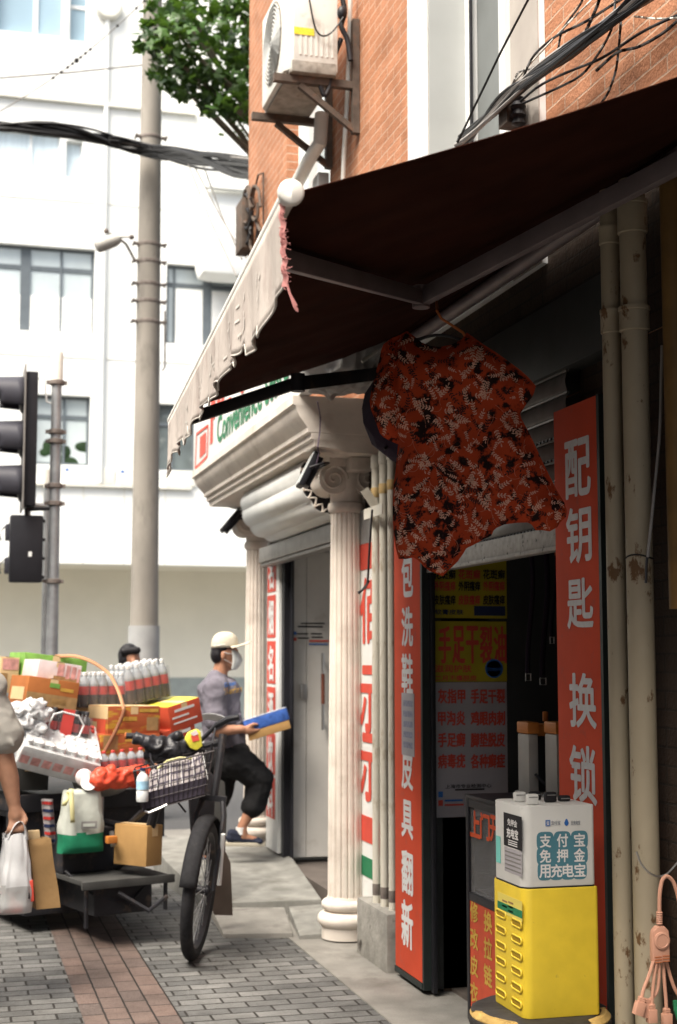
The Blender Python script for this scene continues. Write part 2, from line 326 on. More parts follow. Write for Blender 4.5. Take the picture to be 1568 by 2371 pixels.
M['dkpanel'] = mat('dark_green_panel', (.045, .048, .047), .5, var=.15)
M['posteryel'] = mat('yellow_poster', (.40, .33, .02), .6, var=.1)
M['posterwh'] = mat('white_poster', (.38, .36, .38), .6, var=.08)
M['blue'] = mat('blue_print', (.03, .13, .40), .6, var=.15)
M['navy'] = mat('dark_blue_print', (.02, .03, .08), .6, var=.2)
M['ink'] = mat('black_ink', (.015, .014, .016), .6, var=.2)
M['glass'] = mat('case_glass', (.5, .5, .5), .04, alpha=.18, var=0)
M['filmwhite'] = mat('milky_shrink_film', (.70, .71, .71), .4, alpha=.72, var=.14, scale=14, bump=.5, bscale=28)
M['film'] = mat('shrink_film', (.42, .43, .45), .10, alpha=.16, var=.05, bump=.8, bscale=28)
M['orange'] = mat('orange_plastic', (.48, .17, .035), .5, var=.12)
M['machine'] = mat('grey_machine_paint', (.40, .385, .35), .5, var=.12)
M['cabwhite'] = mat('cabinet_white_plastic', (.62, .615, .585), .42, var=.04, scale=10, spec=.35, stain=(.47, .45, .41), sscale=22, sth=(.64, .74))
M['sticker'] = mat('teal_sticker', (.075, .20, .25), .5, var=.06)
M['yellow'] = mat('yellow_cabinet_plastic', (.66, .48, .035), .45, var=.07, scale=14, spec=.35, stain=(.50, .36, .04), sscale=28, sth=(.66, .72), bump=.06, bscale=140)
M['yeldark'] = mat('yellow_slot_recess', (.30, .19, .012), .6, var=.1)
M['palelab'] = mat('pale_yellow_label', (.66, .55, .12), .5, var=.05)
M['tealtag'] = mat('mint_tag', (.18, .56, .50), .5, var=.05)
M['vinyl'] = mat('worn_black_vinyl', (.035, .032, .03), .5, var=.35, scale=9, bump=.3, bscale=25)
M['foam'] = mat('peeling_foam', (.46, .30, .10), .9, var=.3, scale=14, bump=.6)
M['pink'] = mat('salmon_flex', (.50, .265, .185), .5, var=.08)
M['skin'] = mat('skin', (.36, .175, .105), .55, var=.14, scale=22, spec=.4)
M['skin2'] = mat('skin_forearm', (.38, .20, .125), .55, var=.14, scale=20, spec=.4)
M['hair'] = mat('black_hair', (.012, .011, .013), .5, var=.3, scale=60)
M['tee'] = mat('purple_grey_jersey', (.135, .125, .15), .9, var=.14, scale=9, bump=.35, bscale=16)
M['shorts'] = mat('black_shorts', (.010, .010, .011), .9, var=.25, bump=.3, bscale=18)
M['capc'] = mat('cream_cap', (.54, .49, .39), .85, var=.12, scale=14, bump=.3, bscale=60)
M['mask'] = mat('white_mask', (.56, .57, .55), .85, var=.12, scale=12)
M['shoe'] = mat('navy_shoe', (.018, .022, .04), .8, var=.25)
M['sole'] = mat('shoe_sole', (.50, .45, .36), .7, var=.12)
M['greytee'] = mat('beige_grey_shirt', (.37, .355, .32), .9, var=.12, scale=8, bump=.3, bscale=20)
M['trouser'] = mat('dark_trousers', (.03, .03, .035), .9, var=.2)
M['kraft'] = mat('kraft_card', (.34, .20, .075), .8, var=.12, scale=8, bump=.15, bscale=30)
M['kraftpale'] = mat('pale_card', (.60, .44, .24), .8, var=.1)
M['kraftor'] = mat('orange_card', (.36, .125, .035), .75, var=.12, scale=8)
M['kraftdk'] = mat('brown_card_band', (.30, .185, .08), .75, var=.18, scale=30)
M['cardred'] = mat('red_card', (.50, .075, .035), .65, var=.12, scale=12)
M['cardbrick'] = mat('brick_red_card', (.34, .085, .03), .7, var=.2, scale=7, stain=(.42, .24, .03), sscale=6, stretch=(1, 1, 4), sth=(.52, .6))
M['gold'] = mat('ochre_print', (.46, .27, .05), .7, var=.2, scale=30)
M['cola'] = mat('dark_drink', (.030, .020, .020), .18, var=.2, spec=.6)
M['colalabel'] = mat('red_bottle_label', (.40, .035, .03), .45, var=.3, scale=30)
M['clearneck'] = mat('clear_bottle_neck', (.34, .36, .38), .12, var=.35, scale=30, spec=.7)
M['clear'] = mat('clear_bottle', (.66, .68, .68), .4, var=.12, scale=25, spec=.4)
M['redcap'] = mat('red_cap', (.56, .07, .06), .4, var=.15)
M['whitecap'] = mat('white_cap', (.70, .70, .70), .4, var=.1)
M['darkcap'] = mat('dark_cap', (.05, .05, .055), .4, var=.1)
M['waterlabel'] = mat('pink_red_label', (.58, .30, .28), .5, var=.35, scale=26)
M['tissue'] = mat('pink_white_wrap', (.66, .56, .56), .5, var=.12, scale=16)
M['greenbox'] = mat('green_print_box', (.16, .32, .065), .6, var=.3, scale=14)
M['redbag'] = mat('red_plastic_bag', (.60, .075, .038), .35, var=.18, scale=14, bump=.5, bscale=18)
M['sack'] = mat('woven_sack', (.42, .44, .395), .75, var=.14, scale=9, bump=.6, bscale=14)
M['sackgreen'] = mat('green_sack_print', (.012, .17, .085), .7, var=.15, scale=14, bump=.4, bscale=14)
M['paleyellow'] = mat('pale_yellow_ribbon', (.66, .62, .32), .8, var=.12)
M['strap'] = mat('tan_strap', (.42, .22, .12), .8, var=.15)
M['strapdk'] = mat('brown_strap', (.20, .085, .045), .8, var=.2)
M['raincover'] = mat('black_rain_cover', (.022, .022, .026), .35, var=.3, scale=8, bump=.6, bscale=14)
M['snack'] = mat('yellow_snack_wrap', (.62, .56, .06), .4, var=.3, scale=22)
M['plaid'] = mat('plaid_bag', (.30, .27, .27), .85, var=.3, scale=16)
M['plaiddk'] = mat('plaid_dark_check', (.065, .055, .075), .85, var=.2)
M['wire'] = mat('basket_wire', (.035, .030, .032), .5, metal=.4, var=.3)
M['cartblack'] = mat('cart_black_paint', (.022, .022, .026), .5, var=.3, stain=(.09, .065, .05), sscale=10)
M['cartgrey'] = mat('cart_grey_deck', (.05, .05, .048), .7, var=.2, scale=9)
M['seatgrey'] = mat('grey_vinyl', (.20, .195, .185), .5, var=.2)
M['flap'] = mat('brown_mud_flap', (.11, .085, .070), .75, var=.2)
M['waterblue'] = mat('blue_water_label', (.34, .56, .72), .4, var=.3, scale=24)
M['plasticbag'] = mat('white_carrier_bag', (.60, .605, .61), .5, var=.10, scale=9, bump=.4, bscale=12)
M['bagclear'] = mat('thin_clear_bag', (.62, .63, .62), .3, var=.12, alpha=.62, bump=.6, bscale=14)
M['paperbag'] = mat('brown_paper_bag', (.30, .185, .08), .85, var=.14, scale=8, bump=.4, bscale=16)
M['packblue'] = mat('blue_pack_print', (.04, .10, .34), .4, var=.35, scale=26)
M['packtop'] = mat('white_blue_wrap', (.58, .62, .72), .3, var=.25, scale=22, bump=.5, bscale=24)
M['tarp'] = mat('grey_tarpaulin', (.30, .295, .285), .7, var=.3, scale=6, bump=.5, bscale=18)
M['floodglass'] = mat('floodlight_glass', (.62, .66, .66), .2, var=.05)
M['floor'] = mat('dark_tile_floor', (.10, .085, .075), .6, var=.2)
M['paper'] = mat('white_paper', (.72, .73, .75), .7, var=.04)
# ================================================================ THE SETTING
def struct(name, mb, m, **kw): return mb.build(name, m, kind='structure', **kw)
struct('road', MB().box(-120, -40, -.3, 120, 220, -.14), M['asphalt'])
struct('pavement', MB().box(-7, -6, -.139, .612, 13.2, 0), M['paver'])
struct('paving_stripe', MB().box(.612, -6, -.139, 1.037, 13.2, -.002), M['paver_red'])
struct('pavement', MB().box(1.037, -6, -.139, 1.905, 13.2, 0), M['paver'])
struct('pavement_edge', MB().box(1.905, -6, -.139, 2.36, 13.2, .006), M['concrete'])
struct('kerb', MB().box(-7, 13.2, -.139, 2.36, 13.36, .004), M['concrete'], bevel=.015)
struct('far_pavement', MB().box(-40, 25.5, -.139, 40, 60, 0), M['slab'])
# cracked concrete ramp rising to the shop door, three slabs
def slab(pts, z0, z1s): 
    mb = MB(); n = len(pts); mb.add([(p[0], p[1], z) for p, z in zip(pts, z1s)] + [(p[0], p[1], z0) for p in pts],
        [tuple(range(n)), tuple(range(n, 2 * n))[::-1]] + [(i, (i + 1) % n, (i + 1) % n + n, i + n) for i in range(n)]); return mb
struct('ramp_slab', slab([(1.60, 8.95), (2.27, 8.75), (2.40, 10.2), (2.30, 11.3), (1.55, 11.3), (1.50, 10.2)], -.1, [.07, .10, .19, .20, .19, .17]), M['slab'], bevel=.012)
struct('ramp_slab', slab([(1.55, 8.22), (1.93, 8.10), (2.03, 8.74), (1.60, 8.90)], -.1, [.022, .03, .065, .055]), M['concrete'], bevel=.01)
struct('ramp_slab', slab([(1.95, 8.02), (2.30, 8.0), (2.30, 8.70), (2.05, 8.72)], -.1, [.03, .045, .08, .07]), M['slab'], bevel=.01)
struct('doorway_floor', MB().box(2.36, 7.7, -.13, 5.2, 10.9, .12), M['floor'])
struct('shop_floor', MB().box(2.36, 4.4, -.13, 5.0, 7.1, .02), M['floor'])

# ================================================================ WHITE OFFICE BUILDING ACROSS THE STREET
ob = thing('office_building', 'bright white multi-storey building with grey-framed windows across the street', 'building', (3, 30, 0))
BY = 30.0
def wallbox(mb, x0, x1, z0, z1, y0=BY, y1=None): mb.box(x0, y0, z0, x1, y1 or y0 + 6, z1); return mb
def bx(px, y=BY): return Yp(px, 1300, y).x
def bz(py, px=200, y=BY): return Yp(px, py, y).z
# upper storeys (stand forward over a recessed ground floor): wall pieces left round the window openings
wins = [(-40, 122, -330, 92), (136, 180, -330, 97), (-60, 120, 314, 414), (134, 173, 328, 414), (-70, 208, 576, 773), (378, 545, 596, 783), (60, 203, 917, 1078), (340, 452, 926, 1083)]
xs = sorted({-16., 16.} | {bx(a) for wn in wins for a in wn[:2]}); z_low = bz(1305)
zs = sorted({z_low, 22.} | {bz(a) for wn in wins for a in wn[2:]})
mbw = MB()
def hole(x, z): return any(bx(wn[0]) < x < bx(wn[1]) and bz(wn[3]) < z < bz(wn[2]) for wn in wins)
for i in range(len(xs) - 1):
    j = 0
    while j < len(zs) - 1:
        if hole((xs[i] + xs[i + 1]) / 2, (zs[j] + zs[j + 1]) / 2): j += 1; continue
        k = j
        while k + 1 < len(zs) - 1 and not hole((xs[i] + xs[i + 1]) / 2, (zs[k + 1] + zs[k + 2]) / 2): k += 1
        mbw.box(xs[i], BY, zs[j], xs[i + 1], BY + .4, zs[k + 1]); j = k + 1
mbw.build('wall', M['white_wall'], ob)
MB().box(-16, BY + .9, z_low, 16, BY + 8, 22).build('core', M['white_wall'], ob)
MB().box(-16, BY + .42, z_low - .002, 16, BY + 2.6, z_low + .2).build('soffit', M['beige_wall'], ob)
MB().box(-16, BY + 2.3, 1.12, 16, BY + 8, z_low - .003).build('ground_floor_wall', M['beige_wall'], ob)
MB().box(-16, BY + 2.27, -.1, 16, BY + 8, 1.118).build('dado', M['dado'], ob)
for px in (95, 190, 285, 380): MB().box(bx(px) - .012, BY - .012, z_low, bx(px) + .012, BY - .0015, bz(1126)).build('panel_joint', M['ledge'], ob)
for py in (470, 830): MB().box(-16, BY - .012, bz(py), bx(441), BY - .0015, bz(py - 3)).build('render_joint', M['ledge'], ob)
MB().tube([(bx(228), BY - .06, bz(1118)), (bx(228), BY - .06, 22)], .05, 10).build('rain_pipe', M['white_wall'], ob, smooth=True)
for a, b in ((237, 244), (1122, 1127)):
    MB().box(-16, BY - .10, bz(b), bx(441), BY - .002, bz(a)).build('ledge', M['ledge'], ob)
MB().box(bx(441), BY - .9, bz(640), bx(575), BY - .003, bz(440)).build('bay', M['white_wall'], ob, bevel=.25)
MB().box(bx(448), BY - 1.1, bz(447), bx(800), BY - .9, bz(1) + 3).build('bay_panel', M['white_wall'], ob)
def bwin(x0, x1, y0, y1, fr, glassm, mull=(), trans=(), fw=.07, depth=.16, sill=False):
    f = MB(); X0, X1, Z1, Z0 = bx(x0), bx(x1), bz(y0), bz(y1); yy = BY + depth
    f.box(X0, yy, Z0, X0 + fw, yy + .08, Z1); f.box(X1 - fw, yy, Z0, X1, yy + .08, Z1); f.box(X0 + fw, yy, Z0, X1 - fw, yy + .08, Z0 + fw); f.box(X0 + fw, yy, Z1 - fw, X1 - fw, yy + .08, Z1)
    for a, b in mull: f.box(bx(a), yy - .01, Z0 + fw, bx(b), yy + .07, Z1 - fw)
    for a, b in trans: f.box(X0 + fw, yy + .003, bz(b), X1 - fw, yy + .075, bz(a))
    wo = f.build('window', fr, ob)
    g = MB().box(X0 + .01, yy + .03, Z0 + .01, X1 - .01, yy + .05, Z1 - .01).build('pane', glassm, wo)
    return wo
bwin(-40, 122, -330, 92, M['wframe'], M['blueglass'], [(50, 61)], fw=.03)
bwin(136, 180, -330, 97, M['wframe'], M['blueglass'], [], [(8, 16)], fw=.03)
bwin(-60, 120, 314, 414, M['wframe'], M['curtain'], [(48, 54)], fw=.03)
bwin(134, 173, 328, 414, M['wframe'], M['curtain'], fw=.03)
wv = bwin(-70, 208, 576, 773, M['dkframe'], M['greyglass'], [(33, 57), (127, 133)], [(619, 629)], fw=.06)
for a, b in ((-66, 33), (58, 127), (133, 203)): MB().box(bx(a), BY + .15, bz(769), bx(b), BY + .187, bz(688)).build('blind', M['blind'], wv)
wv = bwin(378, 545, 596, 783, M['dkframe'], M['greyglass'], [(396, 401), (467, 487)], [(636, 645)], fw=.06)
for a, b in ((402, 466), (488, 540)): MB().box(bx(a), BY + .15, bz(778), bx(b), BY + .187, bz(650)).build('blind', M['blind'], wv)
wv = bwin(60, 203, 917, 1078, M['dkframe'], M['greyglass'], [(140, 146)], [(961, 970)], fw=.06)
for k in range(7): 
    cx, cz = bx(rnd.uniform(95, 196)), bz(rnd.uniform(1030, 1072)); MB().ball((cx, BY + .19, cz), rnd.uniform(.10, .25), .02, rnd.uniform(.08, .2), 9).build('foliage_reflection', M['leafdk'], wv)  # dark blobs on the pane stand for foliage reflected in it
bwin(340, 452, 926, 1083, M['dkframe'], M['darkglass'], [(392, 400)], [(968, 976)], fw=.06)
for a, b in ((143, 262), (272, 360), (378, 452)):
    p = MB().box(bx(a), BY - .05, bz(1120), bx(b), BY - .004, bz(1083)).build('vent_panel', M['ledge'], ob, bevel=.01)
    MB().box(bx(a + 4), BY - .054, bz(1093), bx(a + 12), BY - .052, bz(1086)).build('blue_tag', M['blue'], p)
MB().lathe([(.0, 0), (.28, .0), (.30, .12), (.26, .2), (.0, .22)], (bx(229), BY, bz(14)), 18, ax=(Vector((1, 0, 0)), Vector((0, 0, 1)), Vector((0, -1, 0)))).build('wall_lamp', M['ledge'], ob, smooth=True)

# ================================================================ BRICK BUILDING (wall, windows)
WX = 2.32
bb = thing('brick_building', 'orange brick-tiled building with tall white-framed window above the shops', 'building', (WX, 7, 0))
y_c = Xp(575, 500, WX).y
wn_far = (8.75, Xp(664, 380, WX).y, 4.2, 6.6)
wn_near = (5.56, 6.757, 3.45, 9.5)
mb = MB()
Zt = 10.5
for (a, b, c, d) in ((-1.5, wn_near[0], 2.72, Zt), (wn_near[1], wn_far[0], 2.72, Zt), (wn_far[0], wn_far[1], 2.72, wn_far[2]), (wn_far[0], wn_far[1], wn_far[3], Zt), (wn_far[1], y_c, 2.72, Zt), (wn_near[0], wn_near[1], 2.72, wn_near[2]),
                     (wn_near[0], wn_near[1], wn_near[3], Zt), ):
    mb.box(WX, a, c, WX + .24, b, d)
mb.build('wall', M['brick'], bb)
MB().box(WX + .001, -1.5, -.1, WX + .24, 4.98, 2.719).box(WX + .001, 6.62, -.1, WX + .24, 7.95, 2.719).box(WX - .004, -1.5, 2.722, WX - .001, 7.45, 3.30).build('lower_wall', M['brick_low'], bb)  # thin dark sheet up to the awning line imitates the shade under it
MB().box(WX + .24, y_c - .24, -.1, 7, y_c - .002, Zt - .002).build('end_wall', M['brick_side'], bb)
MB().box(WX + .02, -1.5, Zt, 7, y_c, Zt + .2).build('roof', M['concrete'], bb)
MB().box(WX + .02, wn_far[1] - .001, wn_far[2], WX + .14, wn_far[1] + .003, wn_far[3]).build('reveal', M['brick_side'], bb)
wf = MB().box(WX + .09, wn_far[1] - .055, wn_far[2], WX + .15, wn_far[1] - .003, wn_far[3]).box(WX + .09, wn_far[0], wn_far[2], WX + .15, wn_far[0] + .05, wn_far[3]).box(WX + .09, wn_far[0], wn_far[2], WX + .15, wn_far[1], wn_far[2] + .05).build('window', M['wframe'], bb)
MB().box(WX + .12, wn_far[0], wn_far[2], WX + .13, wn_far[1], wn_far[3]).build('pane', M['greyglass'], wf)
# the tall white window: broad painted surround, deep reveal, frame and glass
sr = MB().box(WX - .03, wn_near[1], wn_near[2] - .25, WX - .002, wn_near[1] + .255, Zt).box(WX - .03, wn_near[0] - .30, wn_near[2] - .25, WX - .002, wn_near[0], Zt)
sr.box(WX - .03, wn_near[0], wn_near[2] - .25, WX - .002, wn_near[1], wn_near[2])
sro = sr.build('window_surround', M['wframe'], bb)
MB().box(WX + .0, wn_near[1] - .012, wn_near[2], WX + .215, wn_near[1] - .001, wn_near[3]).build('reveal', M['reveal'], sro)
MB().box(WX - .034, wn_near[0] - .301, wn_near[2] - .25, WX - .0305, wn_near[0] - .001, Zt).build('near_trim', M['trimbeige'], sro)
f = MB()
for a, b in ((6.66, 6.744), (6.20, 6.275), (6.01, 6.12), (5.565, 5.63)): f.box(WX + .20, a, wn_near[2], WX + .27, b, wn_near[3])
f.box(WX + .20, 5.63, wn_near[2], WX + .27, 6.66, wn_near[2] + .06)
wn = f.build('window', M['wframe'], bb)
MB().box(WX + .235, wn_near[0], wn_near[2], WX + .245, wn_near[1], wn_near[3]).build('pane', M['dullglass'], wn)
MB().box(WX + .19, 6.635, wn_near[2], WX + .20, 6.66, wn_near[3]).build('gasket', M['black'], wn)
# lintel band over the shop doorway, dark cavity behind
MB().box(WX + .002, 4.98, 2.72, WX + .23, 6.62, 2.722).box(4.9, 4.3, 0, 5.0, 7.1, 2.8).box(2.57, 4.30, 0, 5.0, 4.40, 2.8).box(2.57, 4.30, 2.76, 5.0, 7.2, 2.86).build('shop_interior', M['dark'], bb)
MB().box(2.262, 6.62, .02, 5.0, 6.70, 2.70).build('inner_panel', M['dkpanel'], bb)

# tall terrace added unseen on the left of the street: it shuts off the low sky and shades the shop fronts
lt = thing('added_shade_terrace', 'unseen grey terrace added left of the lane to shade the shop fronts', 'building', (-9, 2, 0))
MB().box(-14, -24, -.14, -8.5, 17, 13).build('wall', mat('terrace_render', (.22, .21, .20), .85, var=.15), lt)
for k in range(12):
    for zz in (4.2, 7.4, 10.2): wo_ = MB().box(-8.499, -23 + k * 3.2, zz, -8.44, -21.4 + k * 3.2, zz + 1.7).build('window', M['dkframe'], lt)
# unseen brick row added behind the viewer to shade the shop fronts
MB().box(WX + .001, -22, -.1, 7, -1.52, Zt).build('added_row_wall', M['brick'], bb)

# ================================================================ CONVENIENCE STORE FRONT
cs = thing('convenience_store', 'stuccoed shop front with heavy moulded cornice and fluted barrel over a grey door', 'shop front', (2.1, 9.3, 0))
prof = [(1.798, 3.043), (1.798, 2.995), (1.815, 2.985), (1.822, 2.955), (1.838, 2.925), (1.862, 2.895), (1.884, 2.868), (1.884, 2.842), (1.905, 2.838), (1.905, 2.805), (1.922, 2.800), (1.926, 2.765), (2.06, 2.755), (2.10, 2.74)]
y0, y1 = 7.58, 11.02
mb = MB(); n = len(prof)
vs = [(x, y0 + (x - 1.798) * .10, z) for x, z in prof] + [(x, y1 - (x - 1.798) * .6, z) for x, z in prof] 
mb.add(vs, [(i, i + 1, i + 1 + n, i + n) for i in range(n - 1)])
inner = [(2.318, z) for x, z in prof]
rt = [(x, y0 + (x - 1.798) * .10, z) for x, z in prof] + [(2.318, y0 + .004 * i, z) for i, (x, z) in enumerate(prof)]
mb.add(rt, [(i, i + 1, i + 1 + n, i + n) for i in range(n - 1)])
rt = [(x, y1 - (x - 1.798) * .6, z) for x, z in prof] + [(2.318, y1 - (x - 1.798) * .6, z) for x, z in prof]
mb.add(rt, [(i, i + 1, i + 1 + n, i + n) for i in range(n - 1)])
mb.quad((1.798, y0, 3.043), (1.798, y1, 3.043), (2.318, y1, 3.043), (2.318, y0, 3.043))
mb.quad((2.10, 7.61, 2.74), (2.10, 10.84, 2.74), (2.318, 10.84, 2.738), (2.318, 7.63, 2.738))
mb.build('cornice', M['stone'], cs, smooth=True, ang=28)
MB().box(2.18, 7.75, 2.66, 2.318, 8.12, 2.737).build('impost', M['stone'], cs, bevel=.01)
MB().box(2.31, 8.16, 2.40, 2.56, 10.5, 2.735).build('head_wall', M['stone'], cs)
MB().box(2.40, 10.30, .0, 4.4, 10.42, 2.70).box(2.56, 7.6, .1, 2.60, 7.72, 2.7).box(2.6, 7.6, .1, 4.4, 7.7, 2.7).box(2.42, 7.6, 2.70, 4.4, 10.4, 2.76).build('entrance_lobby', M['door'], cs)
def column(cx, cy, zb, zt, rb, rt_):
    c = thing('column', '', 'column'); bpy.data.objects.remove(c)
    flute = lambda t: 1 - .085 * max(0, 1 - abs(math.sin(9 * t)) / .55) ** .5
    hz = zt - zb; prf = [(rb + (rt_ - rb) * (i / 24) ** 1.3, zb + .20 + (hz - .20 - .30) * i / 24) for i in range(25)]
    shaft = MB().lathe(prf, (cx, cy, 0), 144, flute).build('column', M['stone'], cs, smooth=True, ang=50)
    base = [(rb * 1.32, zb - .03), (rb * 1.32, zb + .035)]
    for zc, rr, big in ((zb + .075, .042, 1.30), (zb + .155, .030, 1.20)):
        for a in range(-4, 5): t = a / 4 * math.pi / 2; base.append((rb * (big - .14) + rr * math.cos(t), zc + rr * math.sin(t)))
    base.append((rb * 1.02, zb + .20))
    MB().lathe(base, (cx, cy, 0), 40).build('base', M['stone'], shaft, smooth=True, ang=30)
    k = MB(); zc = zt - .30
    k.lathe([(rt_ * 1.0, zc), (rt_ * 1.16, zc + .012), (rt_ * 1.22, zc + .035), (rt_ * 1.16, zc + .058), (rt_ * 1.05, zc + .065), (rt_ * 1.06, zc + .11), (rt_ * 1.25, zc + .15), (rt_ * 1.3, zc + .30)], (cx, cy, 0), 32)
    for sx in (-1, 1):
        o = Vector((cx + sx * rt_ * 1.15, cy, zc + .19)); L_ = rt_ * 1.2
        k.lathe([(.0, -L_), (.088, -L_), (.092, -L_ * .8), (.066, 0), (.092, L_ * .8), (.088, L_), (0, L_)], o, 20, ax=(Vector((1, 0, 0)), Vector((0, 0, 1)), Vector((0, 1, 0))))
        for ys in (-1, 1):
            pts = [o + Vector((math.cos(a) * (.082 - .0063 * a), ys * (L_ + .006), math.sin(a) * (.082 - .0063 * a))) for a in [q * .45 for q in range(26)]]
            k.tube(pts, .008, 6)
    k.box(cx - rt_ * 1.5, cy - rt_ * 1.35, zc + .262, cx + rt_ * 1.5, cy + rt_ * 1.35, zc + .32)
    k.build('capital', M['stone'], shaft, smooth=True, ang=40)
    return shaft
column(2.215, 7.98, .045, 2.73, .107, .090)
column(2.285, 10.80, .20, 2.72, .100, .088)
# fluted barrel over the roller shutter, black scalloped near end
NB = 26
def barrel(t, y):
    a = math.pi * .88 + t * math.pi * .70; c = Vector((2.215, 0, 2.665)); r = .235 + .016 * abs(math.sin(t * NB * .5))
    return Vector((c.x + r * math.cos(a), y, c.z + r * math.sin(a)))
mb = MB().grid(lambda u, v: barrel(u, 8.10 + v * 1.78), 104, 1)
bo = mb.build('shutter_barrel', M['signwhite'], cs, smooth=True, ang=50, solid=.006)
pts = [barrel(i / 104, 8.10) for i in range(105)]
mb = MB()
for i in range(104):
    c = Vector((2.215, 8.105, 2.665)); p, q = pts[i] + Vector((0, .004, 0)), pts[i + 1] + Vector((0, .004, 0)); mb.add([p, q, q.lerp(c, .9), p.lerp(c, .9)], [(0, 1, 2, 3)])
mb.build('barrel_end', M['black'], bo)
mb = MB()
for i in range(9):
    a, b = barrel((i + .04) / 9, 8.095), barrel((i + .96) / 9, 8.095); c = Vector((2.215, 8.095, 2.665)); m_ = ((a + b) / 2).lerp(c, .17)
    mb.tube([a, a.lerp(m_, .5) + (a - b) * .10, m_, b.lerp(m_, .5) + (b - a) * .10, b], .0065, 6)
mb.build('scalloped_trim', M['stone'], bo)
MB().box(2.20, 8.14, 2.29, 2.33, 10.36, 2.40).box(2.215, 8.14, 2.265, 2.30, 10.36, 2.288).build('shutter_head', M['shutter'], cs, bevel=.006)
MB().box(2.335, 10.10, .17, 2.40, 10.24, 2.41).box(2.375, 10.02, .17, 2.39, 10.10, 2.41).build('door_frame', M['black'], cs)
dr = MB().box(2.405, 10.16, .16, 2.515, 10.20, 2.36).box(2.519, 10.16, .16, 3.2, 10.20, 2.36).build('door', M['door'], cs)
ph = Yp(750, 1600, 10.12)
MB().tube([Yp(748, 1512, 10.10), Yp(748, 1690, 10.10)], .012, 8).tube([Yp(748, 1530, 10.10), Yp(748, 1530, 10.17)], .008, 8).tube([Yp(748, 1672, 10.10), Yp(748, 1672, 10.17)], .008, 8).build('handle', M['chrome'], dr, smooth=True)
MB().tube([Yp(748, 1560, 10.10), Yp(748, 1630, 10.10)], .0145, 8).build('grip', M['brown'], dr, smooth=True)
lk = Yp(703, 1600, 10.14); MB().box(lk.x - .02, 10.135, lk.z - .06, lk.x + .022, 10.16, lk.z + .05).build('lock', M['chrome'], dr, bevel=.008)
nb = MB()
rectY(nb, 697, 1442, 752, 1445, 10.155); rectY(nb, 690, 1449, 748, 1453, 10.155)
for px, py in ((688, 1466), (690, 1476), (720, 1466), (722, 1474)): rectY(nb, px, py, px + 26, py + 3, 10.155)
nb.build('notice_text', M['ink'], dr)
rectY(rectY(MB(), 680, 1462, 687, 1470, 10.154), 716, 1490, 760, 1493, 10.154).build('blue_mark', M['blue'], dr); rectY(rectY(MB(), 680, 1476, 687, 1484, 10.154), 716, 1482, 762, 1486, 10.154).build('red_mark', M['redlet'], dr)
# sign board on the cornice
sb = thing('shop_signboard', 'white convenience store sign board with red and green lettering on the cornice', 'sign', (1.84, 9.2, 3.045))
ya, yb = 7.42, Xp(448, 1088, 1.83).y
MB().box(1.83, ya, 3.047, 1.90, yb, 3.80).build('panel', M['signwhite'], sb, bevel=.004)
# a red hexagon outline with a red block, green and red bands
m_ = MB()
lx = 1.826
def sx_(px, py): p = Xp(px, py, lx); return (p.y, p.z)
outl = [(452, 1085), (480, 1056), (482, 985), (455, 1005)]
pp = [sx_(*q) for q in outl]
for i in range(4): a, b = pp[i], pp[(i + 1) % 4]; m_.bar((lx, a[0], a[1]), (lx, b[0], b[1]), .02, .004, (1, 0, 0))
inn = [sx_(*q) for q in ((462, 1062), (476, 1047), (477, 1000), (463, 1012))]; m_.add([(lx, a, b) for a, b in inn], [(0, 1, 2, 3)])
m_.add([(lx, *sx_(*q)) for q in ((486, 1030), (492, 1024), (494, 925), (488, 928))], [(0, 1, 2, 3)])
m_.build('emblem', M['redlet'], sb)
gm = MB(); a, b = Xp(503, 1010, lx), Xp(668, 905, lx); gm.text('Convenience Store', (lx, (a.y + b.y) / 2, 3.23), (0, -1, 0), (0, 0, 1), abs(a.y - b.y), .19, .02); gm.build('green_lettering', M['green'], sb)
rm = MB()
for i, ch in enumerate('便利店'): rm.text(ch, (lx, 9.95 - i * .95, 3.50), (0, -1, 0), (0, 0, 1), .80, .30, .03)
rm.build('red_lettering', M['redlet'], sb)
rm = MB().box(lx - .001, ya, 3.74, lx + .003, yb, 3.80); rm.build('green_band', M['green'], sb)
# red strip sign by the far column, lettering in white
st = thing('strip_sign', 'narrow white-framed red strip sign with white characters beside the shop door', 'sign', (2.30, 10.3, .2))
ya, yb = Xp(646, 1300, 2.31).y, Xp(619, 1300, 2.31).y
MB().box(2.31, ya, .19, 2.335, yb, 2.46).build('frame', M['signwhite'], st, bevel=.004)
mb = MB(); zc = [2.40, 2.06, 1.72, 1.38, 1.04, .72, .40]
for i in range(6): mb.box(2.306, ya + .09, zc[i + 1] + .02, 2.309, yb - .03, zc[i] - .005)
mb.build('red_cell', M['redlet'], st)
mb = MB()
for i, ch in enumerate('名烟名酒饮料'): mb.text(ch, (2.303, (ya + .09 + yb - .03) / 2, (zc[i] + zc[i + 1]) / 2), (0, -1, 0), (0, 0, 1), .17, .25, .02)
mb.build('lettering', M['white'], st)
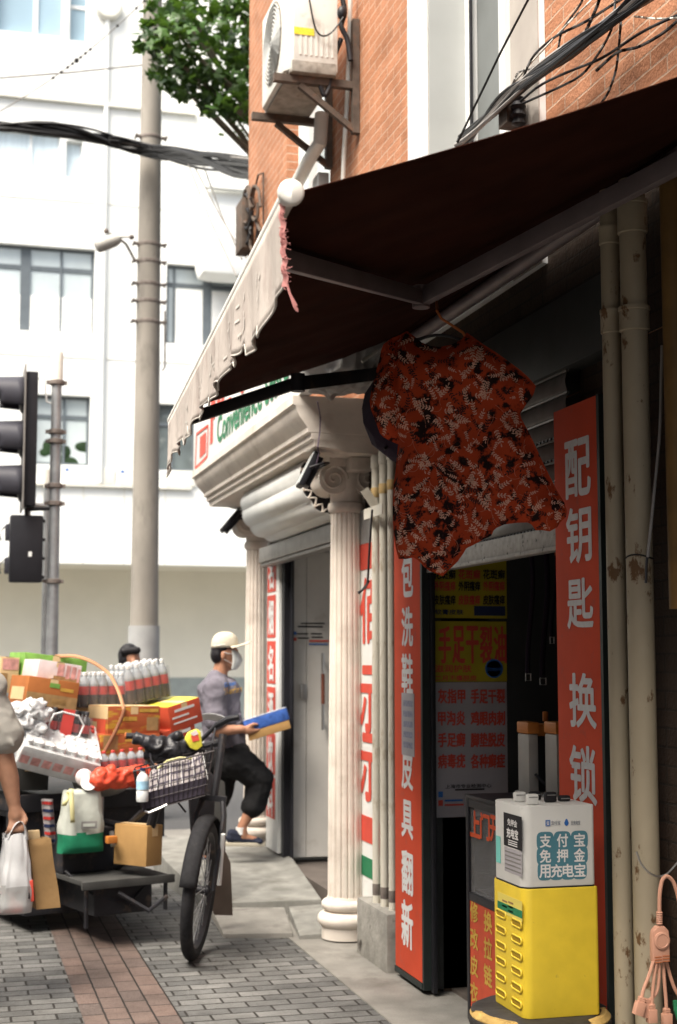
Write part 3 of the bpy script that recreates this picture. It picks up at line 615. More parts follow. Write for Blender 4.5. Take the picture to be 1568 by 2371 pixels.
# floodlights and the loose wire
def flood(name, p, tilt, lab):
    t = thing(name, lab, 'floodlight', p, 'floodlights under the cornice', (0, 0, 0)); OFF[t] = Vector((0, 0, 0)); t.rotation_euler = (0, tilt, R(-7))
    MB().box(-.014, -.09, -.105, .02, .09, .105).box(.02, -.07, -.09, .05, .07, .09).build('housing', M['black'], t, bevel=.006, local=True)
    MB().box(-.018, -.082, -.097, -.0145, .082, .097).build('lens', M['floodglass'], t, local=True)
    MB().tube([(.0, -.105, 0), (.06, -.105, .06), (.09, 0, .09), (.06, .105, .06), (0, .105, 0)], .008, 6).build('bracket', M['black'], t, local=True)
flood('floodlight', Yp(712, 1088, 7.75), R(26), 'black floodlight angled down beside the near column capital')
flood('floodlight', Yp(533, 1206, 10.75), R(40), 'small dark floodlight at the far end under the cornice')
wp = [Xp(735, 930, 1.88), Yp(742, 965, 7.56), Yp(741, 1000, 7.57), Yp(736, 1035, 7.56), Yp(739, 1050, 7.6), Yp(731, 1082, 7.66)]
props(MB().tube(wp, .004, 6).build('loose_wire', mat('thin_blue_red_wire', (.12, .09, .13), .6)), 'thin loose wire dangling over the near end of the cornice', 'wire')
# crumpled tarpaulin and cables stored on top of the cornice
tpm = MB().cap((1.92, 7.18, 3.16), (2.26, 7.14, 3.2), .15, .16).cap((2.0, 7.2, 3.34), (2.24, 7.2, 3.42), .14, .15).cap((1.95, 7.40, 3.14), (2.25, 7.40, 3.3), .12, .14).cap((2.22, 7.0, 3.1), (2.24, 7.3, 3.1), .10, .1)
tp = blob('tarpaulin', tpm, M['tarp'], None, .014, 1, crump=.045, cf=7); props(tp, 'crumpled grey tarpaulin heaped above the near end of the cornice', 'tarpaulin')
MB().tube([(2.02 + .18 * math.sin(k * .9), 6.97 + .015 * k, 3.12 + .16 * abs(math.sin(k * .7))) for k in range(14)], .009, 6).build('tied_cable', M['cablewhite'], tp)

# ================================================================ STREET POLES, SIGNALS, CABLES
def pole_thing(name, label, cat, p0, p1, r0, r1, m, grp=None):
    t = thing(name, label, cat, p0, grp); MB().tube([Vector(p0).lerp(Vector(p1), i / 12) for i in range(13)], [r0 + (r1 - r0) * i / 12 for i in range(13)], 28).build('shaft', m, t, smooth=True, ang=60); return t
pb = Yp(333, 1500, 15.5); 
up = pole_thing('utility_pole', 'thick grey concrete utility pole with rusty clamps rising behind the cart', 'pole', (pb.x, 15.5, -.14), (pb.x, 15.5, 10.5), .166, .098, M['pole'])
for py, rr in ((568, .128), (608, .129), (660, .130), (700, .131), (747, .133), (320, .12)):
    z = Yp(345, py, 15.5).z; mb = MB().lathe([(rr, z - .022), (rr + .004, z - .012), (rr + .004, z + .012), (rr, z + .022)], (pb.x, 15.5, 0), 28)
    for s_ in (-1, 1): mb.box(pb.x + s_ * (rr + .003), 15.44, z - .014, pb.x + s_ * (rr + .055), 15.48, z + .014); mb.tube([(pb.x + s_ * (rr + .05), 15.40, z), (pb.x + s_ * (rr + .05), 15.55, z)], .012, 6)
    mb.build('clamp', M['rustband'], up, smooth=True)
MB().lathe([(.171, .95), (.1695, 1.93)], (pb.x, 15.5, 0), 30).build('pasted_paper', M['poster'], up, smooth=True)
MB().tube([Yp(382, 720, 15.45), Yp(382, 850, 15.45), Yp(376, 858, 15.45)], .012, 6).build('conduit', M['cablegrey'], up)
cm = thing('street_camera', 'blurred grey street camera on a bracket arm left of the utility pole', 'camera', Yp(250, 560, 15.3))
c_, d_ = Yp(222, 572, 15.2), Yp(276, 553, 15.2)
MB().tube([c_, c_.lerp(d_, .1), c_.lerp(d_, .8), d_], [.05, .075, .07, .05], 16).build('housing', M['lampgrey'], cm, smooth=True)
MB().tube([Yp(272, 549, 15.3), Yp(292, 565, 15.4), Yp(312, 602, 15.5), Yp(330, 604, 15.5)], .016, 8).tube([Yp(245, 536, 15.3), Yp(272, 549, 15.3), Yp(305, 549, 15.3)], .012, 8).build('arm', M['lampgrey'], cm)
MB().ball(Yp(246, 535, 15.3), .03).ball(Yp(305, 549, 15.3), .03).build('knob', M['rustband'], cm)
# signal pole with cap and clamps; a thinner pale pole behind it
p = Yp(121, 1500, 12.0)
sp = pole_thing('signal_pole', 'grey steel signal pole with a cream capped top behind the drinks cart', 'pole', (p.x, 12, -.0), (p.x - .006, 12, Yp(131, 880, 12).z), .056, .042, M['galv'])
zt = Yp(131, 884, 12).z
MB().lathe([(.05, zt), (.05, zt + .24), (.044, zt + .255), (.0, zt + .256)], (p.x - .006, 12, 0), 20).build('cap', M['ledge'], sp, smooth=True)
for py in (886, 1000, 1022, 1125, 1166, 1346): 
    z = Yp(127, py, 12).z; MB().lathe([(.058, z - .02), (.064, z - .014), (.064, z + .014), (.058, z + .02)], (p.x - .004, 12, 0), 20).box(p.x - .09, 11.98, z - .014, p.x + .08, 12.02, z + .014).build('clamp', M['rustband'], sp, smooth=True)
p2 = Yp(104, 1500, 12.6)
tq = pole_thing('thin_pole', 'pale thin steel pole standing just behind the signal pole', 'pole', (p2.x, 12.6, -.0), (p2.x, 12.6, Yp(106, 1130, 12.6).z), .036, .034, M['galv'])
zt = Yp(106, 1130, 12.6).z; MB().lathe([(.04, zt), (.04, zt + .16), (0, zt + .165)], (p2.x, 12.6, 0), 16).build('cap', M['ledge'], tq, smooth=True)
# vehicle signal seen edge-on, three visors pointing left
ya = 12.0
a, b = Yp(68, 868, ya), Yp(68, 1175, ya)
ts = thing('traffic_light', 'large black traffic light seen edge-on with three long visors pointing left', 'traffic light', (a.x, ya, b.z))
x0, x1 = Yp(56, 1000, ya).x, Yp(84, 1000, ya).x
MB().box(x0, ya - .17, b.z, x1, ya + .17, a.z).build('housing', M['black'], ts, bevel=.012)
MB().box(x0 - .012, ya - .22, b.z - .03, x0 - .001, ya + .22, a.z + .05).build('backplate', M['cablegrey'], ts)
for k in range(3):
    zc = a.z - (k + .5) * (a.z - b.z) / 3
    def vis(u, v, zc=zc):
        an = R(-35) + u * R(250); r_ = .165 - .02 * v; cut = .34 * (1 - .45 * (1 - math.sin(max(0, min(math.pi, an))))) if True else .3
        return Vector((x0 - .013 - v * cut, ya + r_ * math.cos(an), zc + r_ * math.sin(an)))
    vo = MB().grid(vis, 26, 5).build('visor', M['dkvisor'], ts, smooth=True, solid=.004)
    MB().lathe([(.15, 0), (.13, .02), (.06, .04), (0, .045)], (x0 - .014, ya, zc), 20, ax=(Vector((0, 1, 0)), Vector((0, 0, 1)), Vector((-1, 0, 0)))).build('lens', M['black'], ts, smooth=True)
MB().tube([(x0 + .05, ya, b.z), (x0 + .05, ya, b.z - .10)], .02, 8).tube([(x1, ya, b.z + .02), (p.x, ya, b.z + .02)], .018, 8).tube([(x1, ya, a.z - .03), (x1 + .06, ya, a.z - .02), (x1 + .08, ya, a.z - .22), (p.x, ya, a.z - .25)], .009, 6).build('bracket', M['wframe'], ts)
a, b = Yp(60, 1192, 11.9), Yp(60, 1348, 11.9)
pt = thing('pedestrian_light', 'small black pedestrian signal seen from behind under the traffic light', 'traffic light', (a.x, 11.9, b.z))
x0, x1 = Yp(22, 1270, 11.9).x, Yp(100, 1270, 11.9).x
MB().box(x0, 11.9, b.z, x1, 12.02, a.z).build('housing', M['black'], pt, bevel=.02)
for k in (0, 1):
    zc = a.z - (.25 + k * .5) * (a.z - b.z) - .02
    MB().grid(lambda u, v: Vector(((x0 + x1) / 2 - .05 + .155 * math.cos(R(-20) + u * R(220)), 12.03 + v * .17, zc + .115 * math.sin(R(-20) + u * R(220)))), 18, 2).build('visor', M['dkvisor'], pt, smooth=True, solid=.004)
    MB().box(x0 - .03, 12.01, zc - .04, x0 + .02, 12.16, zc + .09).build('hood_edge', M['dkvisor'], pt, bevel=.01)
for k in (.08, .36, .64, .92): MB().box(x1 - .004, 11.93, a.z - k * (a.z - b.z) - .012, x1 + .016, 11.97, a.z - k * (a.z - b.z) + .012).build('hinge', M['black'], pt)
q = Yp(70, 1283, 11.895); MB().box(q.x - .014, 11.893, q.z - .02, q.x + .014, 11.8985, q.z + .02).build('sticker', M['wframe'], pt)
MB().tube([((x0 + x1) / 2, 11.96, a.z), ((x0 + x1) / 2, 11.96, a.z + .06)], .02, 8).tube([((x0 + x1) / 2, 11.96, a.z + .05), (p.x, 12, a.z + .07)], .016, 8).build('bracket', M['black'], pt)

def strands(name, label, ctrl, nstr, spread, rr, mats, wob=1.0, seed=3, n=26, merge=False):
    """a bundle of cables following control points; every cable a part"""
    r = random.Random(seed); t = thing(name, label, 'cables', ctrl[len(ctrl) // 2])
    cp = np.array([list(c) for c in ctrl]); s_ = np.linspace(0, 1, len(ctrl)); u = np.linspace(0, 1, n)
    base = np.stack([np.interp(u, s_, cp[:, k]) for k in range(3)], 1)
    for _ in range(2): base[1:-1] = (base[:-2] + 2 * base[1:-1] + base[2:]) / 4
    for i in range(nstr):
        a1, a2, f1, f2 = r.uniform(0, 6.3), r.uniform(0, 6.3), r.uniform(.6, 2.2), r.uniform(.6, 2.2); sp1 = spread * r.uniform(.15, 1)
        pts = []
        for k in range(n):
            s1 = spread if callable(spread) else sp1
            d = sp1 * wob
            pts.append(Vector(base[k]) + Vector((d * .5 * math.cos(a2 + f2 * 6.3 * u[k]), d * .8 * math.sin(a2 + f1 * 4 * u[k]), d * math.sin(a1 + f1 * 6.3 * u[k]))))
        MB().tube(pts, rr * r.uniform(.6, 1.3), 6).build('cable', mats[0] if r.random() < .82 else mats[-1], t, smooth=True)
    return t
c1 = [Yp(-120, 275, 15.2), Yp(0, 293, 15.2), Yp(130, 306, 15.2), Yp(240, 322, 15.25), Yp(335, 345, 15.3), Yp(430, 365, 14.2), Yp(520, 382, 12.8), Xp(590, 392, WX + .05)]
strands('overhead_cables', 'heavy bundle of black cables strung past the concrete pole to the brick corner', c1, 16, .085, .020, [M['cable'], M['cable']], seed=5)
strands('looped_cables', 'thinner black cable loops sagging under the heavy overhead bundle', [Yp(255, 322, 15.0), Yp(335, 338, 15.1), Yp(450, 356, 14), Xp(585, 372, WX + .04)], 6, .06, .011, [M['cable'], M['cablegrey']], seed=9)
gb = thing('bead_string', 'sagging string with small dark beads across the upper left', 'cable', Yp(150, 140, 14))
pa, pz = Yp(-30, 275, 14), Yp(345, -8, 14)
pts = [pa.lerp(pz, k / 20) - Vector((0, 0, .10 * math.sin(math.pi * k / 20))) for k in range(21)]
MB().tube(pts, .006, 6).build('string', M['cablegrey'], gb)
mb = MB()
for tt in (.40, .45, .49, .52, .545, .57, .60, .63, .80, .92, .97): mb.ball(pa.lerp(pz, tt) - Vector((0, 0, .10 * math.sin(math.pi * tt))), .026 if abs(tt - .545) < .01 else .016, n=8)
mb.build('bead', M['cable'], gb, smooth=True)
props(MB().tube([Yp(-20, 182, 16), Yp(160, 168, 16), Yp(345, 149, 16)], .010, 6).build('span_wire', M['cablegrey']), 'single thin grey wire running level to the utility pole', 'wire')
for k, (a, b) in enumerate((((436, 380), (548, 640)), ((450, 384), (585, 620)), ((472, 386), (560, 600)))):
    A, B = Yp(*a, 14.0), Xp(*b, WX + .1)
    props(MB().tube([A, A.lerp(B, .5) - Vector((0, 0, .05)), B], .008, 6).build('drop_wire', M['cablegrey']), 'thin drop wires slanting from the overhead bundle to the brick corner', 'wire', 'drop wires at the brick corner')
# knot of rusty cable and junction on the far brick corner
kn = thing('corner_cable_coil', 'dark tangle of cables and rusty fittings hanging on the far brick corner', 'cables', Xp(580, 520, WX - .05))
r9 = random.Random(4); 
for k in range(7):
    cxp, cyp = 578 + r9.uniform(-8, 14), 500 + r9.uniform(-40, 60)
    pts = [Xp(cxp + 14 * math.cos(q * .5) * r9.uniform(.5, 1), cyp + 40 * math.sin(q * .5), WX - .04 - .02 * k / 3) for q in range(14)]
    MB().tube(pts, .013, 6).build('cable', M['cabledk'] if k % 2 else M['steel_rust'], kn, smooth=True)
MB().box(WX - .10, Xp(588, 540, WX).y, Xp(580, 585, WX).z, WX - .003, Xp(572, 540, WX).y - .01, Xp(580, 470, WX).z).build('junction_box', M['steel_rust'], kn, bevel=.01)
MB().tube([Xp(586, 460, WX - .03), Xp(598, 405, WX - .03), Xp(610, 400, WX - .03), Xp(610, 520, WX - .03)], .008, 6).build('loop', M['steel_rust'], kn, smooth=True)

# cables over the near brick wall and the bracket that carries them
cc = [Xp(1062, 330, 2.22), Xp(1110, 290, 2.2), Xp(1170, 232, 2.18), Xp(1230, 175, 2.18), Xp(1330, 105, 2.18), Xp(1430, 40, 2.2), Xp(1520, -30, 2.24), Xp(1640, -120, 2.26)]
wb = strands('wall_cables', 'thick tangled bundle of black cables crossing the brick wall above the awning', cc, 22, .030, .0085, [M['cable'], M['cablegrey']], seed=12, n=34)
def loose(pxs, r_, m, x=2.24): MB().tube([Xp(a, b, x + .012 * math.sin(i * 1.7)) for i, (a, b) in enumerate(pxs)], r_, 6).build('loose_cable', m, wb, smooth=True)
def cr(pts, n=24):            # smooth curve through points
    P = np.array(pts, float); s_ = np.linspace(0, 1, len(P)); u = np.linspace(0, 1, n); out = np.stack([np.interp(u, s_, P[:, k]) for k in range(2)], 1)
    for _ in range(3): out[1:-1] = (out[:-2] + 2 * out[1:-1] + out[2:]) / 4
    return [tuple(q) for q in out]
loose(cr([(1205, 235), (1250, 195), (1330, 160), (1400, 135), (1480, 75), (1568, 35), (1660, 0)]), .0055, M['cable'])
loose(cr([(1210, 240), (1290, 205), (1350, 175), (1390, 120), (1420, 65), (1425, 0)]), .005, M['cable'])
loose(cr([(1440, 20), (1435, 90), (1428, 160), (1410, 215), (1375, 262)]), .005, M['cable'])
loose(cr([(1380, 165), (1430, 118), (1480, 110), (1540, 75), (1600, 20)]), .006, M['cable'])
loose(cr([(1205, 200), (1230, 130), (1290, 80), (1350, 55), (1420, 10), (1500, -40)]), .0055, M['cable'])
loose(cr([(1340, 110), (1385, 10), (1395, -30)]), .007, M['cable']); loose(cr([(1290, 130), (1300, 70), (1345, 10), (1360, -30)]), .005, M['cable'])
loose(cr([(1470, 38), (1520, 44), (1568, 42), (1640, 30)]), .004, M['cablewhite'])
loose(cr([(1090, 318), (1150, 240), (1225, 150), (1310, 60), (1370, 0)]), .004, M['cablewhite'])
loose(cr([(1160, 250), (1190, 190), (1200, 165), (1230, 160), (1260, 140)]), .005, M['cablegrey'])
MB().tube([Xp(1060, 330, 2.1), Xp(1100, 245, 2.12), Xp(1160, 120, 2.15), Xp(1228, -10, 2.2)], .0055, 6).build('guy_wire', M['cable'], wb, smooth=True)
ib = thing('cable_bracket', 'small rusty bracket with insulator holding the wall cables beside the window', 'bracket', Xp(1195, 270, 2.28))
MB().lathe([(.012, -.07), (.03, -.06), (.02, -.035), (.034, -.025), (.02, 0), (.034, .015), (.02, .035), (.03, .05), (.012, .06)], Xp(1200, 255, 2.24), 14).build('insulator', M['cabledk'], ib, smooth=True)
MB().bar(Xp(1180, 300, 2.25), Xp(1205, 235, 2.25), .03, .006).box(2.20, Xp(1215, 270, 2.28).y, Xp(1200, 300, 2.28).z, 2.288, Xp(1195, 270, 2.28).y, Xp(1200, 245, 2.28).z).build('plate', M['steel_rust'], ib)

# ================================================================ AIR CONDITIONER
ac = thing('air_conditioner', 'white outdoor air conditioner unit on rusty wall brackets above the shop', 'air conditioner', (2.0, 8.4, 5.08))
ax0, ax1, ay0, ay1, az0, az1 = 1.845, 2.17, 8.0, 8.76, 5.11, 5.70
prf = [(ax0 + .05, ay0), (ax1, ay0), (ax1, ay1), (ax0 + .05, ay1), (ax0, ay1 - .09), (ax0, ay0 + .06)]
MB().prism(prf, (0, 0, az0), (1, 0, 0), (0, 1, 0), (0, 0, az1 - az0)).build('casing', M['acwhite'], ac, bevel=.012)
mb = MB()
for i in range(7): 
    x = ax0 + .085 + i * .033; mb.box(x, ay0 - .004, az0 + .09, x + .014, ay0 - .0005, az0 + .26)
mb.build('side_rib', M['acwhite'], ac)
mb = MB(); cy, cz = (ay0 + ay1) / 2 - .02, az0 + .30
for k in range(9): r_ = .045 + k * .024; mb.tube([(ax0 - .012 + .0004 * k, cy + r_ * math.cos(a), cz + r_ * math.sin(a)) for a in [q * math.pi / 14 for q in range(29)]], .004, 5, cap=False)
for k in range(10): a = k * math.pi / 5; mb.bar((ax0 - .008, cy, cz), (ax0 - .008, cy + .25 * math.cos(a), cz + .25 * math.sin(a)), .006, .005, (1, 0, 0))
mb.build('fan_grille', M['acgrille'], ac)
MB().lathe([(.255, 0), (.255, .006), (0, .007)], (ax0 + .002, cy, cz), 36, ax=(Vector((0, 1, 0)), Vector((0, 0, 1)), Vector((-1, 0, 0)))).build('fan_opening', M['acpan'], ac)
MB().box(ax0 + .03, ay0 + .01, az0 - .02, ax1 - .005, ay1 - .01, az0 - .001).box(ax0 + .04, ay0 - .004, az0 - .018, ax1 - .01, ay0 + .009, az0 + .055).build('base_pan', M['acpan'], ac, bevel=.006)
a = Yp(703, 72, ay0); MB().box(a.x - .06, ay0 - .006, a.z - .025, a.x + .065, ay0 - .0042, a.z + .02).build('warning_label', M['yellowlab'], ac)
MB().tube([Yp(*q, ay0 - .03) for q in cr([(715, -10), (722, 30), (730, 70), (745, 86), (765, 80), (785, 55), (795, 40)])], .0055, 6).build('power_cord', M['cable'], ac, smooth=True)
MB().tube([Yp(*q, ay0 + .05) for q in cr([(790, 90), (770, 140), (765, 200), (752, 225), (742, 200)])], .016, 8).tube([Yp(*q, ay0 + .02) for q in cr([(790, -20), (800, 30), (788, 60), (805, 90), (812, 140)])], .017, 8).build('pipe_lagging', M['cabledk'], ac, smooth=True)
MB().ball(Yp(792, 30, ay0), .03, .03, .045).build('valve', M['black'], ac, smooth=True)
def acbr(y, dz=0):
    z = az0 - .045; t = thing('wall_bracket', 'rusty angle-iron bracket under the %s end of the air conditioner' % ('near' if y < 8.3 else 'far'), 'bracket', (2.1, y, z - .3), 'air conditioner brackets')
    MB().bar((ax0 - .06, y, z), (WX - .004, y, z), .045, .045).build('arm', M['steel_rust'], t)
    MB().box(WX - .045, y - .025, z - .30, WX - .004, y + .025, z + .42).build('post', M['steel_rust'], t)
    MB().bar((ax0 + .10, y, z - .03), (WX - .03, y, z - .28), .035, .035).build('brace', M['steel_rust'], t)
acbr(8.06); acbr(8.70)
props(MB().tube([Xp(*q, 2.27) for q in cr([(812, -20), (808, 120), (804, 240), (798, 330), (794, 430)])], .014, 8).build('drain_hose', M['pvc'], None, smooth=True), 'thin white drain hose hanging down the brick below the air conditioner', 'hose')
du = thing('vent_duct', 'white angled vent duct running down beside the far brick window', 'duct', Xp(710, 380, 2.2))
MB().tube([Xp(745, 265, 2.22), Xp(741, 330, 2.2), Xp(715, 372, 2.18), Xp(688, 425, 2.16)], [.045, .045, .045, .045], 14).build('pipe', M['pvc'], du, smooth=True)
MB().prism([(0, 0), (.16, .0), (.16, -.5), (.0, -.7)], (2.24, 8.9, 4.75), (0, -1, 0), (0, 0, 1), (.07, 0, 0)).build('hood', M['acgrille'], du)

# ================================================================ AWNING
AP0 = Vector((.788, 3.37, 2.75)); AP1 = Vector((1.014, 6.812, 2.75)); AW0 = Vector((2.22, 3.0, 3.245)); AW1 = Vector((2.22, 7.16, 3.27))
NRM = (AW0 - AP0).cross(AP1 - AP0).normalized()
aw = thing('awning', 'dark brown retractable awning with faded scalloped valance over the locksmith shop', 'awning', (2.2, 5, 2.7))
def fab(u, v):
    p = AP0.lerp(AP1, u * .953).lerp(AW0.lerp(AW1, u), v); return p - Vector((0, 0, .022 * math.sin(math.pi * v) * (1 - u * u) + .003 * math.sin(u * 60) * math.sin(math.pi * v)))
MB().grid(fab, 60, 24).build('fabric', M['fabric'], aw, smooth=True, solid=.003)
d = (AP1 - AP0).normalized()
MB().tube([AP0 - d * .0, AP1 + d * .06], .022, 12).build('front_bar', M['barwhite'], aw, smooth=True)
MB().lathe([(0, 0), (.028, .001), (.0335, .006), (.0335, .020), (0, .026)], AP0 - d * .026 + Vector((.002, 0, .0)), 28, ax=(d.cross(Vector((0, 0, 1))).normalized(), d.cross(d.cross(Vector((0, 0, 1)))).normalized(), d)).build('end_cap', M['offwhite'], aw, smooth=True, ang=60)
MB().tube([(2.22, 2.0, 3.20), (2.22, 7.30, 3.20)], .032, 14).build('torsion_bar', M['alu'], aw, smooth=True)
MB().tube([(2.235, 2.0, 3.285), (2.235, 7.25, 3.285)], .04, 16).build('roller_tube', M['fabric'], aw, smooth=True)
p0 = AP0 - Vector((0, 0, .05))
def pl(px, py): return PLp(px, py, p0, NRM)
def arm(w_, e_, s_, m):
    o = MB().bar(w_, e_, .032, .058).build('front_arm', m, aw, bevel=.006)
    MB().bar(e_ + Vector((0, 0, -.004)), s_, .036, .068).build('rear_arm', m, aw, bevel=.006)
    MB().lathe([(.0, -.042), (.034, -.042), (.036, 0), (.034, .042), (0, .042)], e_, 16).build('elbow', m, aw, smooth=True)
arm(pl(616, 590), pl(975, 688), pl(2080, 110), M['alu'])
arm(pl(424, 975), pl(690, 886), pl(905, 862), M['cartblack'])
na = thing('awning', 'unseen neighbouring awning added nearer the viewer for its shade', 'awning', (2.2, 0, 2.7))  # added out of view, only to shade the wall and pipes
MB().add([(2.3, 2.02, 3.27), (1.17, 2.02, 2.80), (1.17, -4.5, 2.80), (2.3, -4.5, 3.27)], [(0, 1, 2, 3)]).build('fabric', M['fabric'], na, solid=.003)
MB().tube([(1.17, 2.02, 2.79), (1.17, -4.5, 2.79)], .022, 10).build('front_bar', M['barwhite'], na, smooth=True)
# valance: hangs from the bar, scalloped and frayed
def drop(u):
    k = u * 10.5; f = k - math.floor(k); sc = .036 * (f ** 2.2) * (.6 + .5 * math.sin(k * 2.1) ** 2); 
    return .205 + sc + .05 * max(0, 1 - abs(u - .13) / .13) + .05 * max(0, (u - .93) / .07) + .006 * math.sin(u * 90)
def val(u, v):
    u2 = .012 + u * .985; p = AP0.lerp(AP1 + d * .05, u2); dz = drop(u2) * v
    return p + Vector((-.018 + .011 * v * math.sin(u2 * 46) + .007 * v * math.sin(u2 * 117 + 1), .05 * v * v * max(0, (u2 - .9) * 10), -.012 - dz))
vo = MB().grid(val, 240, 10).build('valance', M['valance'], aw, smooth=True, solid=.0015)
MB().tube([val(i / 240, 1.0) for i in range(241)], .0035, 5).build('piping', M['valtrim'], vo, smooth=True)
# faded, half-lost print on the valance
fm = MB(); r5 = random.Random(8)
for uc in (.10, .20, .31, .43, .56, .70):
    for k in range(9):
        a_, b_ = uc + r5.uniform(-.022, .022), r5.uniform(.25, .8); wdt, hgt = (r5.uniform(.002, .004), r5.uniform(.06, .16)) if k % 2 else (r5.uniform(.008, .016), .035)
        if hgt > .05: q = [(a_, b_), (a_ + wdt, b_), (a_ + wdt, b_ + hgt), (a_, b_ + hgt)]
        else: q = [(a_, b_), (a_ + wdt, b_), (a_ + wdt, b_ + hgt), (a_, b_ + hgt)]
        fm.add([val(*z) + Vector((-.0035, 0, 0)) for z in q], [(0, 1, 2, 3)])
fm.build('faded_print', M['valtrim'], vo)
fr = MB(); e0 = val(0.0, 0)
for k in range(34):
    v_ = r5.uniform(.05, 1); a_ = val(0, v_); fr.tube([a_, a_ + Vector((.008 * r5.uniform(-.5, 1.5), -.012 * r5.random(), -.012 * r5.random())), a_ + Vector((.016 * r5.uniform(-.5, 1.5), -.01 * r5.random(), -.012 * r5.random()))], .0012, 4)
tail = val(0, 1)
for k in range(16): fr.tube([tail + Vector((.002 * r5.uniform(-1, 1), 0, .04)), tail + Vector((.012 + .004 * r5.random(), -.01, -.015)), tail + Vector((.030 + .006 * r5.uniform(-1, 1), -.015, -.045 - .02 * r5.random()))], .0016, 4)
for k in range(1): fr.grid(lambda u, v: val(0, v) + Vector((-.002 + .012 * u + .003 * math.sin(v * 30), -.008 * u, 0)), 3, 24)
fr.build('torn_fringe', M['fringe'], vo, smooth=True)
# ================================================================ SHOP SIGNS AND DOORWAY
sg = thing('vertical_sign', 'tall red key-cutting sign with large white characters right of the doorway', 'sign', (2.21, 4.78, .12))
MB().box(2.20, 4.597, .10, 2.236, 4.965, 2.528).build('face', M['red'], sg, bevel=.002)
MB().box(2.2005, 4.575, .10, 2.245, 4.5955, 2.53).build('edge', M['dkgreen'], sg)
mb = MB()
for ch, px, py, wd, ht in (('配', 1337, 1083, 57, 130), ('钥', 1340, 1238, 56, 126), ('匙', 1343, 1397, 58, 112), ('换', 1349, 1622, 60, 122), ('锁', 1350, 1793, 60, 128)): textX(mb, ch, px, py, wd, ht, 2.198, .018)
mb.build('lettering', M['greylet'], sg)
sg = thing('vertical_sign', 'narrow red leather-repair sign with white characters left of the doorway', 'sign', (2.21, 6.8, .04))
MB().box(2.20, 6.585, .06, 2.236, 7.005, 2.50).build('face', M['red'], sg, bevel=.002)
MB().box(2.197, 6.578, .03, 2.245, 7.012, .058).box(2.2005, 6.560, .03, 2.262, 6.5835, 2.5).build('edge', M['dkgreen'], sg)
mb = MB()
for ch, py, ht in (('包', 1330, 100), ('洗', 1451, 88), ('鞋', 1562, 92), ('皮', 1782, 88), ('具', 1897, 84), ('翻', 2020, 96), ('新', 2140, 104)): textX(mb, ch, 943, py, 25, ht, 2.198, .02)
mb.build('lettering', M['white'], sg)
nt_ = MB(); rectX(nt_, 930, 1605, 959, 1750, 2.1965); nt_.build('taped_notice', M['posterwh'], sg)
nt_ = MB()
for k in range(5): rectX(nt_, 934, 1622 + k * 24, 955, 1636 + k * 24, 2.1955, .0008)
nt_.build('notice_print', mat('grey_blue_print', (.25, .26, .33), .7, var=.3, scale=60), sg)
# banner between near column and pipes
bn = thing('wall_banner', 'white wall banner with red characters half hidden behind the near column', 'banner', (2.28, 7.5, .3))
ya, yb = 7.30, 7.94
MB().box(2.285, ya, .12, 2.30, yb, 2.34).build('sheet', M['signwhite'], bn)
def ban(py0, py1, m, nm): z1, z0 = Xp(850, py0, 2.283).z, Xp(850, py1, 2.283).z; MB().box(2.282, ya, z0, 2.2845, yb, z1).build(nm, m, bn)
ban(1258, 1318, M['redlet'], 'red_block'); ban(1890, 1950, M['redlet'], 'red_block'); ban(1985, 2030, M['green'], 'green_block'); ban(1178, 1256, M['tarp'], 'photo_print')
mb = MB()
for ch, z in (('佰', 1.86), ('示', 1.36), ('示', .98)): mb.text(ch, (2.2815, 7.735, z), (0, -1, 0), (0, 0, 1), .36, .36, .02)
mb.build('lettering', M['redlet'], bn)
# door frame of the locksmith shop, roller shutter half up
sh = thing('roller_shutter', 'dull aluminium roller shutter rolled up over the locksmith doorway', 'shutter', (2.27, 5.7, 2.0))
MB().box(2.236, 4.97, 2.005, 2.275, 6.56, 2.10).box(2.225, 4.97, 2.005, 2.2355, 6.56, 2.022).build('bottom_rail', M['spotted'], sh, bevel=.003)
mb = MB()
for k in range(7):
    z = 2.104 + k * .085; mb.grid(lambda u, v, z=z: Vector((2.262 - .010 * math.sin(math.pi * v), 4.97 + u * 1.585, z + v * .078)), 1, 6); mb.box(2.258, 4.97, z + .0785, 2.268, 6.555, z + .0845)
mb.build('slat', M['shutter'], sh, smooth=True, ang=40, solid=.003)
mb = MB()
for z in (2.103, 2.275, 2.36, 2.445):
    for i in range(44): y = 4.99 + i * .035; mb.box(2.243, y, z - .004, 2.250, y + .018, z + .005)
mb.build('chain_link', M['cartblack'], sh)
MB().box(2.235, 4.60, 2.70, 2.50, 6.62, 2.98).build('shutter_box', M['dkpanel'], sh, bevel=.004)
jf = MB().box(2.2365, 6.525, .02, 2.258, 6.5595, 2.0).box(2.2365, 4.97, .02, 2.30, 4.995, 2.0)
props(jf.build('door_frame', M['black'], None, bevel=.003), 'black metal door frame around the locksmith doorway', 'door frame')
